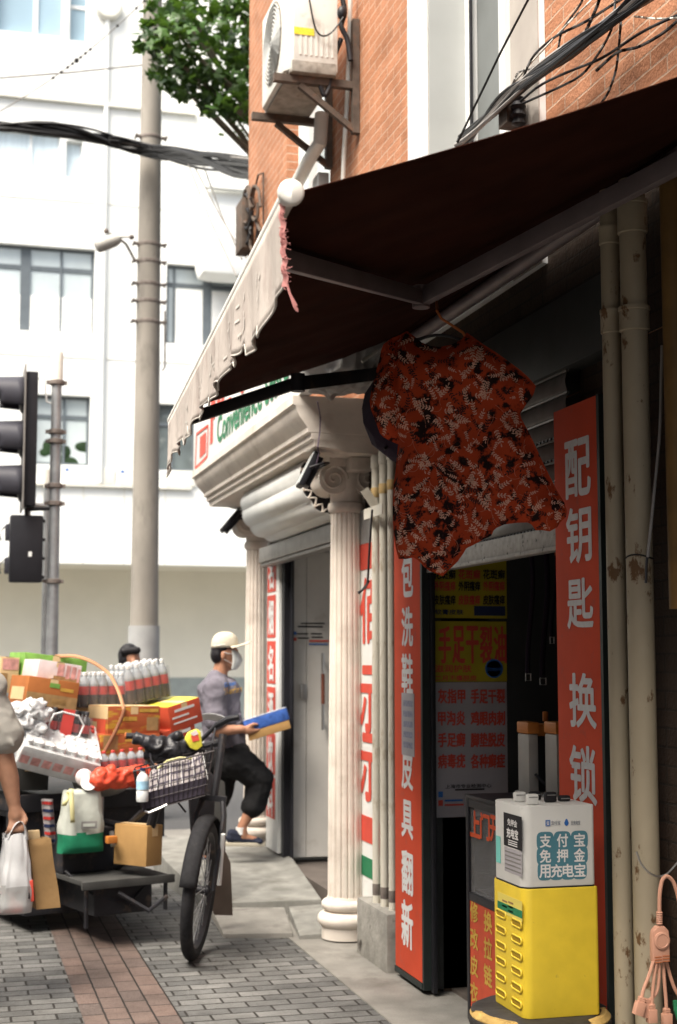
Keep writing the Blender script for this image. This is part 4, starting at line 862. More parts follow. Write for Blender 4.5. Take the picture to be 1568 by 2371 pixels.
# posters pasted on the inner panel
def poster(label, x0, y0, x1, y1, m): 
    a = Yp(x0, y1, 6.615); t = thing('wall_poster', label, 'poster', a, 'posters pasted inside the doorway'); rectY(MB(), x0, y0, x1, y1, 6.615).build('sheet', m, t); return t
pw = poster('yellow skin-complaint poster pasted highest inside the doorway', 1001, 1240, 1174, 1432, M['posteryel'])
mb = MB(); mb2 = MB()
for i, (s_, py) in enumerate((('皮肤病', 1275), ('花斑癣', 1330), ('外阴瘙痒', 1357), ('皮肤瘙痒', 1389))):
    for j in range(3): textY(mb if (i + j) % 2 else mb2, s_, 1030 + j * 57, py, 50, 22, 6.6125, .02)
mb.build('black_lettering', M['ink'], pw); mb2.build('red_lettering', M['redlet'], pw)
mb = MB(); textY(mb, '软膏皮肤', 1040, 1417, 66, 12, 6.6125, .02); rectY(mb, 1098, 1403, 1170, 1426, 6.612, .002); mb.build('dark_print', M['navy'], pw)
pw = poster('bright yellow hand-and-foot balm poster with a blue ring inside the doorway', 1003, 1438, 1174, 1578, M['posteryel'])
mb = MB()
for i, ch in enumerate('手足干裂油'): textY(mb, ch, 1030 + i * 32, 1493, 27, 84, 6.6125, .014)
textY(mb, '滋润护肤', 1050, 1548, 84, 17, 6.6125, .02); textY(mb, '二月不痛脱皮', 1056, 1570, 96, 13, 6.6125, .02); mb.build('red_lettering', M['redlet'], pw)
c_ = Yp(1144, 1548, 6.611); k_ = K(c_)
MB().lathe([(22 * k_, 0), (22 * k_, .001), (18.5 * k_, .001), (18.5 * k_, 0)], c_, 28, ax=(Vector((1, 0, 0)), Vector((0, 0, 1)), Vector((0, -1, 0)))).build('blue_ring', M['blue'], pw)
mb = MB(); textY(mb, '中华老字号', 1144, 1550, 34, 8, 6.6092, .02); mb.build('blue_lettering', M['blue'], pw)
pw = poster('white poster listing red foot-care words lowest inside the doorway', 1003, 1580, 1177, 1888, M['posterwh'])
mb = MB()
for s1, s2, py in (('灰指甲', '手足干裂', 1612), ('甲沟炎', '鸡眼肉刺', 1663), ('手足癣', '脚垫脱皮', 1713), ('病毒疣', '各种癣症', 1762)): textY(mb, s1, 1046, py, 62, 32, 6.6125, .025); textY(mb, s2, 1130, py, 78, 32, 6.6125, .025)
mb.build('red_lettering', M['redlet'], pw)
mb = MB(); textY(mb, '上海市专业检测中心', 1085, 1820, 106, 9, 6.6125, .02); rectY(mb, 1054, 1827, 1122, 1829, 6.6125, .001); mb.build('black_lettering', M['ink'], pw)
rectY(rectY(MB(), 1015, 1833, 1026, 1846, 6.6125, .001), 1030, 1852, 1072, 1855, 6.6125, .001).build('blue_mark', M['blue'], pw); rectY(rectY(MB(), 1015, 1853, 1026, 1866, 6.6125, .001), 1030, 1862, 1074, 1865, 6.6125, .001).build('red_mark', M['redlet'], pw)
# glass display case with red front, just inside the doorway
dc = thing('display_case', 'black-framed glass display case with red panels inside the doorway', 'display case', (2.4, 5.8, .02))
xf_ = 2.205; cyA, cyB, cD = Xp(1078, 1846, xf_).y, 5.02, .50       # long side towards the street
ct, cm_, cb_ = Xp(1080, 1848, xf_).z, Xp(1080, 2062, xf_).z, .04
f = MB()
for y in (cyA - .03, cyB): f.box(xf_, y, cb_, xf_ + .03, y + .03, ct); f.box(xf_ + cD, y, cb_, xf_ + cD + .03, y + .03, ct)
for z in (ct - .035, cm_ - .035): f.box(xf_ + .001, cyB + .0305, z, xf_ + .031, cyA - .0305, z + .034); f.box(xf_ + .0315, cyA - .029, z, xf_ + cD - .001, cyA - .001, z + .034); f.box(xf_ + .0315, cyB + .001, z, xf_ + cD - .001, cyB + .029, z + .034)
f.box(xf_ - .003, cyB - .003, ct + .0005, xf_ + cD + .033, cyA + .003, ct + .018)
f.build('frame', M['black'], dc, bevel=.003)
MB().box(xf_ + .012, cyB + .031, cm_, xf_ + .018, cyA - .031, ct - .036).build('glass', M['glass'], dc)
MB().box(xf_ + .005, cyB + .031, cb_, xf_ + .02, cyA - .031, cm_ - .036).build('red_front', M['cardred'], dc)
MB().box(xf_ + .03, cyB + .03, cm_ - .002, xf_ + cD, cyA - .03, cm_ + .01).box(xf_ + .40, cyB + .03, cm_ + .011, xf_ + .41, cyA - .03, ct - .04).build('shelf', M['black'], dc)
mb = MB()
for i, ch in enumerate('上门开锁'): textX(mb, ch, 1100 + i * 23, 1908 + i * 6, 21, 58, xf_ + .010, .03)
mb.build('red_lettering', mat('bright_red_lettering', (.70, .10, .03), .5, var=.1), dc)
mb = MB()
for i, ch in enumerate('修改皮衣'): textX(mb, ch, 1098, 2112 + i * 62, 17, 46, xf_ + .003, .02)
for i, ch in enumerate('换拉链'): textX(mb, ch, 1130, 2135 + i * 62, 18, 48, xf_ + .003, .02)
mb.build('yellow_lettering', mat('dull_yellow_lettering', (.55, .35, .06), .5), dc)
r6 = random.Random(2)
for k in range(14): y, x = cyB + .1 + r6.random() * .75, xf_ + .06 + r6.random() * .25; MB().obox((x, y, cm_ + .018 + r6.random() * .06), (.0, .035, .01 * r6.uniform(-1, 1)), (.008, 0, 0), (0, 0, .006)).build('key_blank', M['colalabel' if k % 3 else 'chrome'], dc)
# two key-cutting machines on the case
def machine(label, px, w_, y):
    a = Yp(px, 1845, y); b = Yp(px, 1672, y); x = a.x; z0 = ct + .02
    t = thing('key_machine', label, 'machine', (x, y, z0), 'key machines on the case'); h = b.z - z0
    MB().box(x - w_ / 2, y, z0, x - w_ / 2 + .045, y + .12, z0 + h - .05).box(x + w_ / 2 - .045, y, z0, x + w_ / 2, y + .12, z0 + h - .05).box(x - w_ / 2 - .01, y - .02, z0, x + w_ / 2 + .01, y + .14, z0 + .03).build('body', M['machine'], t, bevel=.008)
    MB().box(x - w_ / 2 - .004, y - .004, z0 + h - .049, x - w_ / 2 + .049, y + .12, z0 + h).box(x - w_ / 2 + .05, y + .02, z0 + h - .06, x + w_ / 2, y + .12, z0 + h - .01).build('hood', M['orange'], t, bevel=.008)
    MB().lathe([(.012, 0), (.012, .04), (0, .042)], (x + w_ * .25, y + .08, z0 + h), 12).build('knob', M['orange'], t)
    MB().box(x - w_ / 2 + .046, y + .03, z0 + .031, x + w_ / 2 - .046, y + .115, z0 + h - .061).build('recess', M['dark'], t)
    MB().tube([(x - w_ / 2 + .02, y - .02, z0 + .11), (x - w_ / 2 + .05, y - .05, z0 + .07), (x + .01, y - .04, z0 + .05), (x + .03, y - .03, z0 + .13), (x + .05, y - .03, z0 + .06)], .006, 6).build('lever', M['black'], t, smooth=True)
machine('grey key machine with orange hood, left of the pair on the display case', 1264, .15, 5.62)
machine('grey key machine with orange hood, right of the pair behind the red sign', 1330, .15, 5.42)
# belts hanging in the dark shop
for k, (px, w_, z1) in enumerate(((1228, 11, 1560), (1262, 13, 1570), (1283, 8, 1475))):
    y = 5.9 + k * .1; t = thing('leather_belt', ('dark belt hanging leftmost in the shop', 'widest dark belt hanging in the middle of the shop', 'thin dark belt hanging nearest the red sign in the shop')[k], 'belt', Yp(px, z1, y), 'belts hanging in the shop')
    P = [Yp(px + 6 * math.sin(q * .5), 1250 + (z1 - 1250) * q / 10 , y) for q in range(11)]; kk = K(P[0]) * w_ / 2
    MB().grid(lambda u, v: P[min(9, int(v * 10))].lerp(P[min(9, int(v * 10)) + 1], v * 10 - min(9, int(v * 10))) + Vector(((u - .5) * 2 * kk, 0, 0)), 2, 20).build('strap', M['purple'], t, smooth=True, solid=.003)
    MB().tube([P[-1] + Vector((-kk * 1.1, -.006, 0)), P[-1] + Vector((kk * 1.1, -.006, 0)), P[-1] + Vector((kk * 1.1, -.006, -.03)), P[-1] + Vector((-kk * 1.1, -.006, -.03)), P[-1] + Vector((-kk * 1.1, -.006, 0))], .003, 5).build('buckle', M['chrome'], t)
rl = MB().tube([Yp(1190, 1262, 6.0), Yp(1330, 1245, 6.0)], .012, 8).build('hanging_rail', M['cartblack']); props(rl, 'dark rail that carries the belts inside the shop', 'rail')
hk = MB(); p = Yp(1283, 1270, 5.7); hk.tube([p + Vector((0, 0, .06)), p + Vector((.006, 0, -.03)), p + Vector((.018, 0, -.035)), p + Vector((.02, 0, .03))], .003, 5); props(hk.build('orange_hook', M['cord'], None, smooth=True), 'small orange hook just under the shutter rail', 'hook')

# ================================================================ PIPES
def pipe(name, label, px0, px1, ys, m, y_off, joints=(), grp=None, zb=-.02, zt=3.22, x=None):
    """vertical downpipe whose near silhouette spans px0..px1 at survey height 2000"""
    y = y_off; pm = Yp((px0 + px1) / 2, 1700, y); r_ = (px1 - px0) / 2 * K(pm)
    t = thing(name, label, 'pipe', (pm.x, y, zb), grp)
    MB().lathe([(r_, zb + (zt - zb) * i / 14) for i in range(15)], (pm.x, y, 0), 24).build('tube', m, t, smooth=True, ang=60)
    for (za, hb, mm) in joints: MB().lathe([(r_ * 1.01, za), (r_ * 1.13, za + .004), (r_ * 1.13, za + hb), (r_ * 1.2, za + hb + .003), (r_ * 1.2, za + hb + .016), (r_ * 1.01, za + hb + .018)], (pm.x, y, 0), 24).build('coupling', mm, t, smooth=True, ang=40)
    return t, pm, r_
tA, pA, rA = pipe('downpipe', 'slimmer cream downpipe with rust spots right of the red sign', 1412, 1457, 2000, M['pipe'], 4.42, [(Yp(1430, 775, 4.42).z, .07, M['pipe']), (Yp(1430, 570, 4.42).z, .05, M['pipe'])], 'rust-spotted downpipes')
tB, pB, rB = pipe('downpipe', 'wider cream downpipe with large rust spots and a wire round it', 1458, 1521, 2000, M['pipe'], 4.30, [(Yp(1490, 770, 4.3).z, .07, M['pipe']), (Yp(1490, 545, 4.3).z, .10, M['pipe'])], 'rust-spotted downpipes')
tC, pC, rC = pipe('downpipe', 'ochre downpipe cut by the right edge of the photo', 1557, 1606, 2000, M['pipeold'], 4.08, [], 'rust-spotted downpipes', zb=1.75)
MB().tube([(pB.x + rB * 1.03 * math.cos(a), 4.30 + rB * 1.03 * math.sin(a), Yp(1490, 1285, 4.2).z + .006 * math.sin(a * 2)) for a in [q * .33 for q in range(20)]], .003, 5).build('tie_wire', M['cable'], tB)
MB().tube([Yp(*q, 4.19) for q in cr([(1532, 820), (1528, 1000), (1515, 1150), (1505, 1240), (1497, 1300), (1496, 1350)])], .0045, 6).build('old_cable', M['cabledk'], tB, smooth=True)
MB().tube([Yp(*q, 4.185) for q in cr([(1533, 800), (1529, 1000), (1512, 1170), (1500, 1290)])], .005, 6).build('grey_conduit', M['cablegrey'], tB, smooth=True)
# three white pipes on a rough plinth, left of the leather sign
plx = MB().box(2.17, 7.06, -.05, 2.31, 7.62, .30)
pl_o = plx.build('pipe_plinth', M['plinth'], None, bevel=.02); props(pl_o, 'rough broken concrete plinth under the three white pipes', 'plinth')
for i, (px0, px1, y, top) in enumerate(((862, 882, 7.40, 1085), (880, 900, 7.28, 1075), (899, 917, 7.16, 1065))):
    t, pm, r_ = pipe('thin_pipe', ('old white pipe with a flaking top, nearest the fluted column', 'old white pipe in the middle of the three beside the column', 'old white pipe spotted with rust, touching the red leather sign')[i], px0, px1, 0, M['pipe2'], y, [], 'three white wall pipes', zb=.29, zt=Yp(px0, top, y).z)
    zt = Yp(px0, top, y).z
    MB().lathe([(r_ * 1.02, zt - .16), (r_ * 1.16, zt - .155), (r_ * 1.16, zt - .11), (r_ * 1.02, zt - .105)], (pm.x, y, 0), 18).build('yellowed_collar', M['pipeyel'], t, smooth=True, ang=40)
    MB().lathe([(r_ * 1.02, zt), (r_ * 1.22, zt + .003), (r_ * 1.22, zt + .07), (r_ * .9, zt + .075)], (pm.x, y, 0), 18).build('socket', M['pipe2'], t, smooth=True, ang=40)
    MB().lathe([(r_ * 1.02, .34), (r_ * 1.05, .38), (r_ * 1.02, .40)], (pm.x, y, 0), 18).build('rust_ring', M['rustband'], t)
st = thing('pipe_strap', 'pale strap tied round the three white pipes with its end sticking out', 'strap', Yp(885, 1180, 7.1))
MB().box(2.165, 7.10, Yp(885, 1190, 7.1).z, 2.172, 7.44, Yp(885, 1165, 7.1).z).obox(Yp(858, 1155, 7.30), (.035, .0, -.05), (.02, 0, .014), (0, .002, 0)).build('band', M['pipe2'], st)
MB().tube([Yp(*q, 7.12) for q in cr([(862, 1180), (856, 1260), (852, 1345), (850, 1352), (838, 1368), (830, 1374)])], .006, 6).tube([Yp(855, 1345, 7.12), Yp(846, 1362, 7.11), Yp(829, 1372, 7.12)], .005, 5).build('loose_end', M['cabledk'], st, smooth=True)

# ================================================================ HANGING BLOUSE
BLP0, BLN = Vector((1.60, 4.86, 2.2)), Vector((-.52, -.95, 0)).normalized()
BLP0 = PLp(1080, 1050, Yp(1080, 1050, 4.86), BLN); 
def q2(c): return (810.3 + c[0] * .4831, 694.6 + c[1] * .4831)
outl = [q2(c) for c in ((270, 150), (300, 172), (340, 205), (385, 224), (430, 230), (490, 218), (540, 190), (560, 160), (600, 190), (640, 220), (700, 258), (760, 300), (815, 340), (850, 370), (885, 410), (878, 440), (868, 462), (838, 500), (812, 545), (818, 570), (832, 595), (856, 640), (880, 690), (905, 745), (930, 800), (955, 850), (980, 900), (1002, 938), (1020, 968), (1032, 1005), (1028, 1032), (1000, 1055), (985, 1080), (950, 1100), (915, 1094), (890, 1098), (870, 1070), (850, 1060), (800, 1062), (740, 1072), (705, 1090), (690, 1105), (680, 1130), (640, 1150), (600, 1172), (560, 1190), (545, 1215), (520, 1250), (480, 1290), (450, 1322), (420, 1308), (395, 1300), (365, 1275), (335, 1245), (310, 1232), (275, 1240), (245, 1240), (232, 1195), (224, 1150), (218, 1080), (215, 1000), (217, 900), (222, 800), (226, 740), (232, 690), (222, 682), (190, 670), (165, 655), (148, 638), (135, 600), (120, 560), (105, 520), (100, 485), (108, 430), (120, 380), (130, 330), (142, 280), (150, 240), (160, 212), (200, 180), (235, 162))]
def inside(p, poly):
    x, y = p; c = False; j = len(poly) - 1
    for i in range(len(poly)):
        if (poly[i][1] > y) != (poly[j][1] > y) and x < (poly[j][0] - poly[i][0]) * (y - poly[i][1]) / (poly[j][1] - poly[i][1]) + poly[i][0]: c = not c
        j = i
    return c
def edist(p, poly):
    d = 1e9
    for i in range(len(poly)):
        a, b = Vector(poly[i]), Vector(poly[(i + 1) % len(poly)]); t = max(0, min(1, (Vector(p) - a).dot(b - a) / max((b - a).length_squared, 1e-9))); d = min(d, (Vector(p) - a - (b - a) * t).length)
    return d
def folds(x, y):            # metres towards the viewer
    v = (y - 760) / 560; f = .018 * math.sin((x - 900) / 38 + 1.5 * v) * max(0, v) ** .8 + .012 * math.sin((x - 900) / 17 + y / 90) * max(0, v - .2)
    f += .014 * math.sin((x * .5 + y) / 42) * (1 - v) + .05 * v * v * math.sin((x - 880) / 90)
    return f - .03 * math.exp(-((x - 918) / 9) ** 2) * (1 if y < 1100 else .4) - .02 * math.exp(-((x + .45 * y - 1700) / 14) ** 2) * (1 if y < 1000 else 0)
grid_pts = [(x + 3 * ((j % 2)), y) for j, y in enumerate(range(756, 1340, 7)) for x in range(852, 1316, 7)]
ip = [p for p in grid_pts if inside(p, outl) and edist(p, outl) > 3.5]
nb_ = len(outl)
vv, ee, ff, _, _, _ = delaunay_2d_cdt([Vector(p) for p in outl] + [Vector(p) for p in ip], [(i, (i + 1) % nb_) for i in range(nb_)], [], 1, 1e-4)
def cloth_pt(p, lift=0, side=1):
    d = min(edist(p, outl), 60) / 60; puff = .050 * (1 - (1 - d) ** 2) * side
    q = PLp(p[0], p[1], BLP0, BLN); return q + BLN * (folds(p[0], p[1]) + puff + lift)
bl = thing('blouse', 'red floral print blouse hanging from an orange cord under the awning', 'blouse', (BLP0.x, BLP0.y, 1.9))
mb = MB(); mb.add([cloth_pt(v) for v in vv], [tuple(f) for f in ff]); mb.add([cloth_pt(v, -.002, -1) for v in vv], [tuple(f)[::-1] for f in ff])
mb.mi = 0
# the print: sprigs of pale and dark leaves, thin vines
r7 = random.Random(21)
def leaf(mbx, c, ang, L, wd, mi, lift):
    mbx.mi = mi; ca, sa = math.cos(ang), math.sin(ang)
    pts = [(0, 0), (.3, .42), (.6, .5), (.85, .28), (1, 0), (.85, -.28), (.6, -.5), (.3, -.42)]
    P = [(c[0] + (a * L) * ca - (b * wd) * sa, c[1] + (a * L) * sa + (b * wd) * ca) for a, b in pts]
    if all(inside(p, outl) for p in P): mbx.add([cloth_pt(p, lift) for p in P], [tuple(range(8))])
for k in range(640):
    c = (r7.uniform(855, 1305), r7.uniform(762, 1330))
    if not inside(c, outl): continue
    ang = r7.uniform(0, 6.28); n = r7.randint(2, 5); bend = r7.uniform(-.12, .12); sc = r7.uniform(.5, .92); tp = r7.random(); mi = 1 if tp < .62 else 2
    step = 7.6 * sc; p = c; a = ang; st_ = [p]; lift = .0016 if mi == 1 else .0011
    for i in range(n):
        for s_ in (-1, 1): leaf(mb, p, a + s_ * r7.uniform(.75, 1.0), r7.uniform(7.5, 10) * sc, 3.5 * sc, mi, lift)
        p = (p[0] + step * math.cos(a), p[1] + step * math.sin(a)); a += bend; st_.append(p)
    leaf(mb, p, a, 9.5 * sc, 3.6 * sc, mi, lift)
    mb.mi = mi
    for i in range(len(st_) - 1):
        u_, v_ = st_[i], st_[i + 1]; nx, ny = -math.sin(a) * .55, math.cos(a) * .55; Q = [(u_[0] + nx, u_[1] + ny), (v_[0] + nx, v_[1] + ny), (v_[0] - nx, v_[1] - ny), (u_[0] - nx, u_[1] - ny)]
        if all(inside(q, outl) for q in Q): mb.add([cloth_pt(q, lift) for q in Q], [(0, 1, 2, 3)])
mb.mi = 3
for k in range(170):
    p = (r7.uniform(855, 1305), r7.uniform(762, 1330)); a = r7.uniform(0, 6.28); cv = r7.uniform(-.35, .35)
    for i in range(r7.randint(5, 10)):
        v_ = (p[0] + 4 * math.cos(a), p[1] + 4 * math.sin(a)); nx, ny = -math.sin(a) * .42, math.cos(a) * .42
        Q = [(p[0] + nx, p[1] + ny), (v_[0] + nx, v_[1] + ny), (v_[0] - nx, v_[1] - ny), (p[0] - nx, p[1] - ny)]
        if all(inside(q, outl) for q in Q): mb.add([cloth_pt(q, .0009) for q in Q], [(0, 1, 2, 3)])
        p = v_; a += cv
mb.build('garment', [M['cloth'], M['leafpink'], M['leafblk'], M['vine']], bl, smooth=True, ang=60)
hem = [cloth_pt(p, -.001 - .05 * 0) for p in outl] + [cloth_pt(outl[0])]
MB().tube(hem, .0035, 5).build('hem', M['cloth'], bl, smooth=True)
hgr = [cloth_pt(q, -.02) for q in cr([q2((200, 200)), q2((330, 182)), q2((420, 165)), q2((560, 185)), q2((820, 360))], 16)]
MB().tube(hgr, .006, 6).build('hanger', M['cartblack'], bl, smooth=True)
MB().tube([pl(1011, 692), PLp(1012, 720, BLP0, BLN), PLp(1022, 738, BLP0, BLN), PLp(1045, 752, BLP0, BLN), PLp(1072, 770, BLP0, BLN), cloth_pt((1090, 800), -.05)], .005, 6).build('hanging_cord', M['cord'], bl, smooth=True)
# folded dark umbrella canopy hanging behind the blouse
um = thing('umbrella', 'dark purple umbrella hanging half hidden behind the floral blouse', 'umbrella', Yp(975, 1000, 5.6))
uc = Yp(936, 985, 5.6); ud = Vector((-.5, -.25, -.55)).normalized(); uu = ud.cross(Vector((0, 1, .3))).normalized(); uv_ = ud.cross(uu)
prf = [(.004, -.14), (.08, -.12), (.15, -.08), (.20, -.01), (.235, .07)]
mb = MB(); nn = 8; vs = []; fs = []
for r_, z in prf:
    for k in range(nn): a = 2 * math.pi * k / nn; vs.append(uc + uu * r_ * math.cos(a) + uv_ * r_ * math.sin(a) - ud * z)
for i in range(len(prf) - 1):
    for k in range(nn): fs.append((i * nn + k, i * nn + (k + 1) % nn, (i + 1) * nn + (k + 1) % nn, (i + 1) * nn + k))
mb.add(vs, fs); mb.build('canopy', M['purple'], um, solid=.002)
mb = MB()
for k in range(nn): a = 2 * math.pi * k / nn; mb.tube([uc + uu * r_ * math.cos(a) + uv_ * r_ * math.sin(a) - ud * (z + .004) for r_, z in prf], .0022, 5)
mb.build('rib', M['cartblack'], um)
MB().tube([uc + ud * .16, uc - ud * .35, Xp(1040, 820, 2.15)], .006, 6).build('shaft', M['cartblack'], um)

# ================================================================ CABINETS, STOOL
yb0 = 4.45
bxl, bxr = Yp(1213, 2200, yb0).x, Yp(1389, 2200, yb0).x; zy0, zy1 = Yp(1215, 2362, yb0).z, Yp(1215, 2060, yb0).z; yb1 = 4.735
def rbox(x0, y0_, x1, y1_, z0, z1, rc, n=6):
    poly = []
    for cx, cy, a0 in ((x0 + rc, y0_ + rc, 180), (x1 - rc * .4, y0_ + rc * .4, 270), (x1 - rc * .4, y1_ - rc * .4, 0), (x0 + rc, y1_ - rc, 90)):
        r_ = rc if cx == x0 + rc else rc * .4
        for k in range(n + 1): a = R(a0 + 90 * k / n); poly.append((cx + r_ * math.cos(a), cy + r_ * math.sin(a)))
    return MB().prism(poly, (0, 0, z0), (1, 0, 0), (0, 1, 0), (0, 0, z1 - z0))
yc = thing('charging_base', 'bright yellow cabinet with rows of raised slots standing on the stool', 'cabinet', ((bxl + bxr) / 2, 4.6, zy0))
rbox(bxl, yb0, bxr, yb1, zy0, zy1, .035).build('body', M['yellow'], yc, bevel=.005)
def slotm(y, z):       # raised lip around a dark recess on the street-side face
    o = Vector((bxl - .0005, y, z)); ring = []; 
    for k in range(20):
        a = 2 * math.pi * k / 20; yy = .032 * (1 if math.cos(a) > 0 else -1) + .011 * math.cos(a); ring.append(o + Vector((-.001, yy, .011 * math.sin(a))))
    MB().tube(ring + [ring[0]], .0032, 6, cap=False).build('slot_rim', M['yellow'], yc, smooth=True)
    MB().add([p + Vector((.0006, 0, 0)) for p in ring], [tuple(range(20))]).build('slot_recess', M['yeldark'], yc)
for i in range(6):
    p = Xp(1161, 2116 + i * 36.6, bxl); slotm(p.y, p.z)
    p = Xp(1197, 2138 + i * 36.8, bxl); slotm(p.y, p.z)
rectX(MB(), 1153, 2076, 1209, 2122, bxl - .001, .0008).build('instruction_label', M['palelab'], yc)
def skewX(mb, x0, y0_, w_, h_, x, th=.0008):  # rectangle on the street face measured by its top-left corner
    a, b = Xp(x0, y0_, x), Xp(x0 + w_, y0_, x); c = Xp(x0, y0_ + h_, x); mb.box(x, b.y, c.z, x + th, a.y, a.z); return mb
mb = MB()
for k, (px, py) in enumerate(((1163, 2082), (1163, 2094), (1177, 2086), (1177, 2096), (1177, 2106))): skewX(mb, px, py, 11, 4, bxl - .002)
mb.build('label_print', M['kraftdk'], yc)
a, b = Xp(1152, 2095, bxl - .002), Xp(1209, 2130, bxl - .002)
MB().box(bxl - .002, b.y, b.z + .004, bxl - .001, a.y, b.z + .028).build('green_band', M['green'], yc)
# white power-bank cabinet on top
wz0, wz1 = zy1 + .004, Yp(1215, 1868, yb0).z
wc = thing('power_bank_cabinet', 'white power bank rental cabinet with a teal sticker on top of the yellow one', 'cabinet', ((bxl + bxr) / 2, 4.6, wz0))
wl, wr = bxl + .003, Yp(1378, 1960, yb0 + .01).x
rbox(wl, yb0 + .008, wr, yb1 - .01, wz0, wz1, .035).build('body', M['cabwhite'], wc, bevel=.004)
rbox(wl - .001, yb0 + .006, wr - .002, yb1 - .012, zy1 + .0005, wz0 - .0004, .035).build('seam', M['black'], wc)
yf = yb0 + .0072
# sticker blobs behind each character, characters in white
chars = [('支', 1222 + 0, 0)]
sm = MB(); lm = MB(); rows = (('支付宝', 3, 1946), ('免押金', 3, 1981), ('用充电宝', 4, 2016))
def cabY(px, py, y): return Yp(px, py, y)
for s_, n_, py in rows:
    for i, ch in enumerate(s_):
        px = (1263 + i * 39.5) if n_ == 3 else (1262 + i * 27)
        c = cabY(px, py - (px - 1300) * .035, yf - .0012); k = K(c); lm.text(ch, c, (1, 0, 0), (0, 0, 1), 27 * k, 29 * k, .018)
        poly = []
        for a in range(24): t = a * math.pi / 12; poly.append((k * (21.5 if n_ == 3 else 18) * math.copysign(abs(math.cos(t)) ** .55, math.cos(t)), k * 21 * math.copysign(abs(math.sin(t)) ** .55, math.sin(t))))
        sm.prism(poly, c + Vector((0, .0008 + .00003 * (i + 4 * (py > 1960) + 8 * (py > 2000)), 0)), (1, 0, 0), (0, 0, 1), (0, .0004, 0))
p0_, p1_ = cabY(1254, 1938, yf), cabY(1350, 2026, yf); sm.box(p0_.x, yf - .00035, p1_.z, p1_.x, yf + .0002, p0_.z)
sm.build('teal_sticker', M['sticker'], wc); lm.build('sticker_lettering', M['white'], wc)
mb = MB(); c = cabY(1269, 1906, yf - .001); k = K(c); mb.prism([(k * a, k * b) for a, b in ((-6, -7), (6, -7), (6, 7), (-6, 7))], c, (1, 0, 0), (0, 0, 1), (0, .0006, 0))
c = cabY(1312, 1904, yf - .001); mb.prism([(k * 5.6 * math.cos(a) * (1 if math.sin(a) < .2 else .72), k * 8 * math.sin(a)) for a in [q * .314 for q in range(20)]], c, (1, 0, 0), (0, 0, 1), (0, .0006, 0)); mb.build('emblem', M['blue'], wc)
mb = MB()
for s_, px in (('支付宝', 1287), ('云充电宝', 1333)): c = cabY(px, 1905, yf - .001); mb.text(s_, c, (1, 0, 0), (0, 0, 1), 23 * k, 10 * k, .01)
mb.build('small_lettering', mat('grey_lettering', (.22, .24, .28), .6), wc)
mb = MB(); c = cabY(1269, 1906, yf - .0014); mb.text('支', c, (1, 0, 0), (0, 0, 1), 9 * k, 10 * k, .01); mb.build('emblem_mark', M['white'], wc)
# stickers on the street side
xf = wl - .0012
def sideq(mb, ya, yb, za, zb, lift): mb.box(xf - lift, ya, za, xf - lift + .0006, yb, zb); return mb
def sy(px, py): p = Xp(px, py, xf); return p.y, p.z
ya_, za_ = sy(1166, 1880); yb_, zb_ = sy(1208, 1898); zbt = sy(1166, 1956)[1]
sideq(MB(), yb_, ya_, zbt, za_, 0).build('black_sticker', M['ink'], wc)
mb = MB(); ym = (ya_ + yb_) / 2
mb.text('免押金', (xf - .001, ym, za_ - .028), (0, -1, 0), (0, 0, 1), .085, .022, .02); mb.text('充电宝', (xf - .001, ym, za_ - .064), (0, -1, 0), (0, 0, 1), .10, .032, .03)
for k_2 in range(3): sideq(mb, ym - .04, ym + .04, za_ - .09 - k_2 * .007, za_ - .087 - k_2 * .007, .0006)
mb.build('sticker_print', M['white'], wc)
mb = MB(); sideq(mb, yb_ + .005, ya_ - .005, zbt - .085, zbt - .004, .0); mb.build('paper_label', M['posterwh'], wc)
mb = MB()
for k_2 in range(5): sideq(mb, yb_ + .012, ya_ - .012, zbt - .076 + k_2 * .014, zbt - .071 + k_2 * .014, .0008)
mb.build('paper_print', M['cablegrey'], wc)
y1_, z1_ = sy(1151, 1955); MB().box(xf - .0008, yb1 - .085, z1_ - .06, xf, yb1 - .045, z1_ + .03).build('mint_tag', M['tealtag'], wc)
# power banks standing in the top
for i, (px, pyt, pyb, dk) in enumerate(((1203, 1833, 1868, 0), (1232, 1838, 1878, 0), (1238, 1832, 1862, 1), (1274, 1833, 1872, 1), (1306, 1841, 1872, 1))):
    y = (4.60, 4.50, 4.64, 4.56, 4.58)[i]; a, b = Yp(px, pyt, y), Yp(px, pyb, y); k = K(a); h_ = a.z - wz1
    t = thing('power_bank', ('white power bank standing leftmost in the cabinet top', 'white power bank standing nearest in the cabinet top', 'black power bank standing behind the nearest white one', 'black power bank standing in the middle of the cabinet top', 'black power bank standing rightmost in the cabinet top')[i], 'power bank', (a.x, y, wz1), 'power banks in the cabinet top')
    MB().box(a.x - 14.5 * k, y - .011, wz1 + .0005, a.x + 14.5 * k, y + .011, a.z).build('case', M['ink'] if dk else M['cabwhite'], t, bevel=.008)
    MB().box(a.x - 11 * k, y - .0118, a.z - .012, a.x + 11 * k, y - .0112, a.z - .009).build('seam', M['cablegrey'], t)
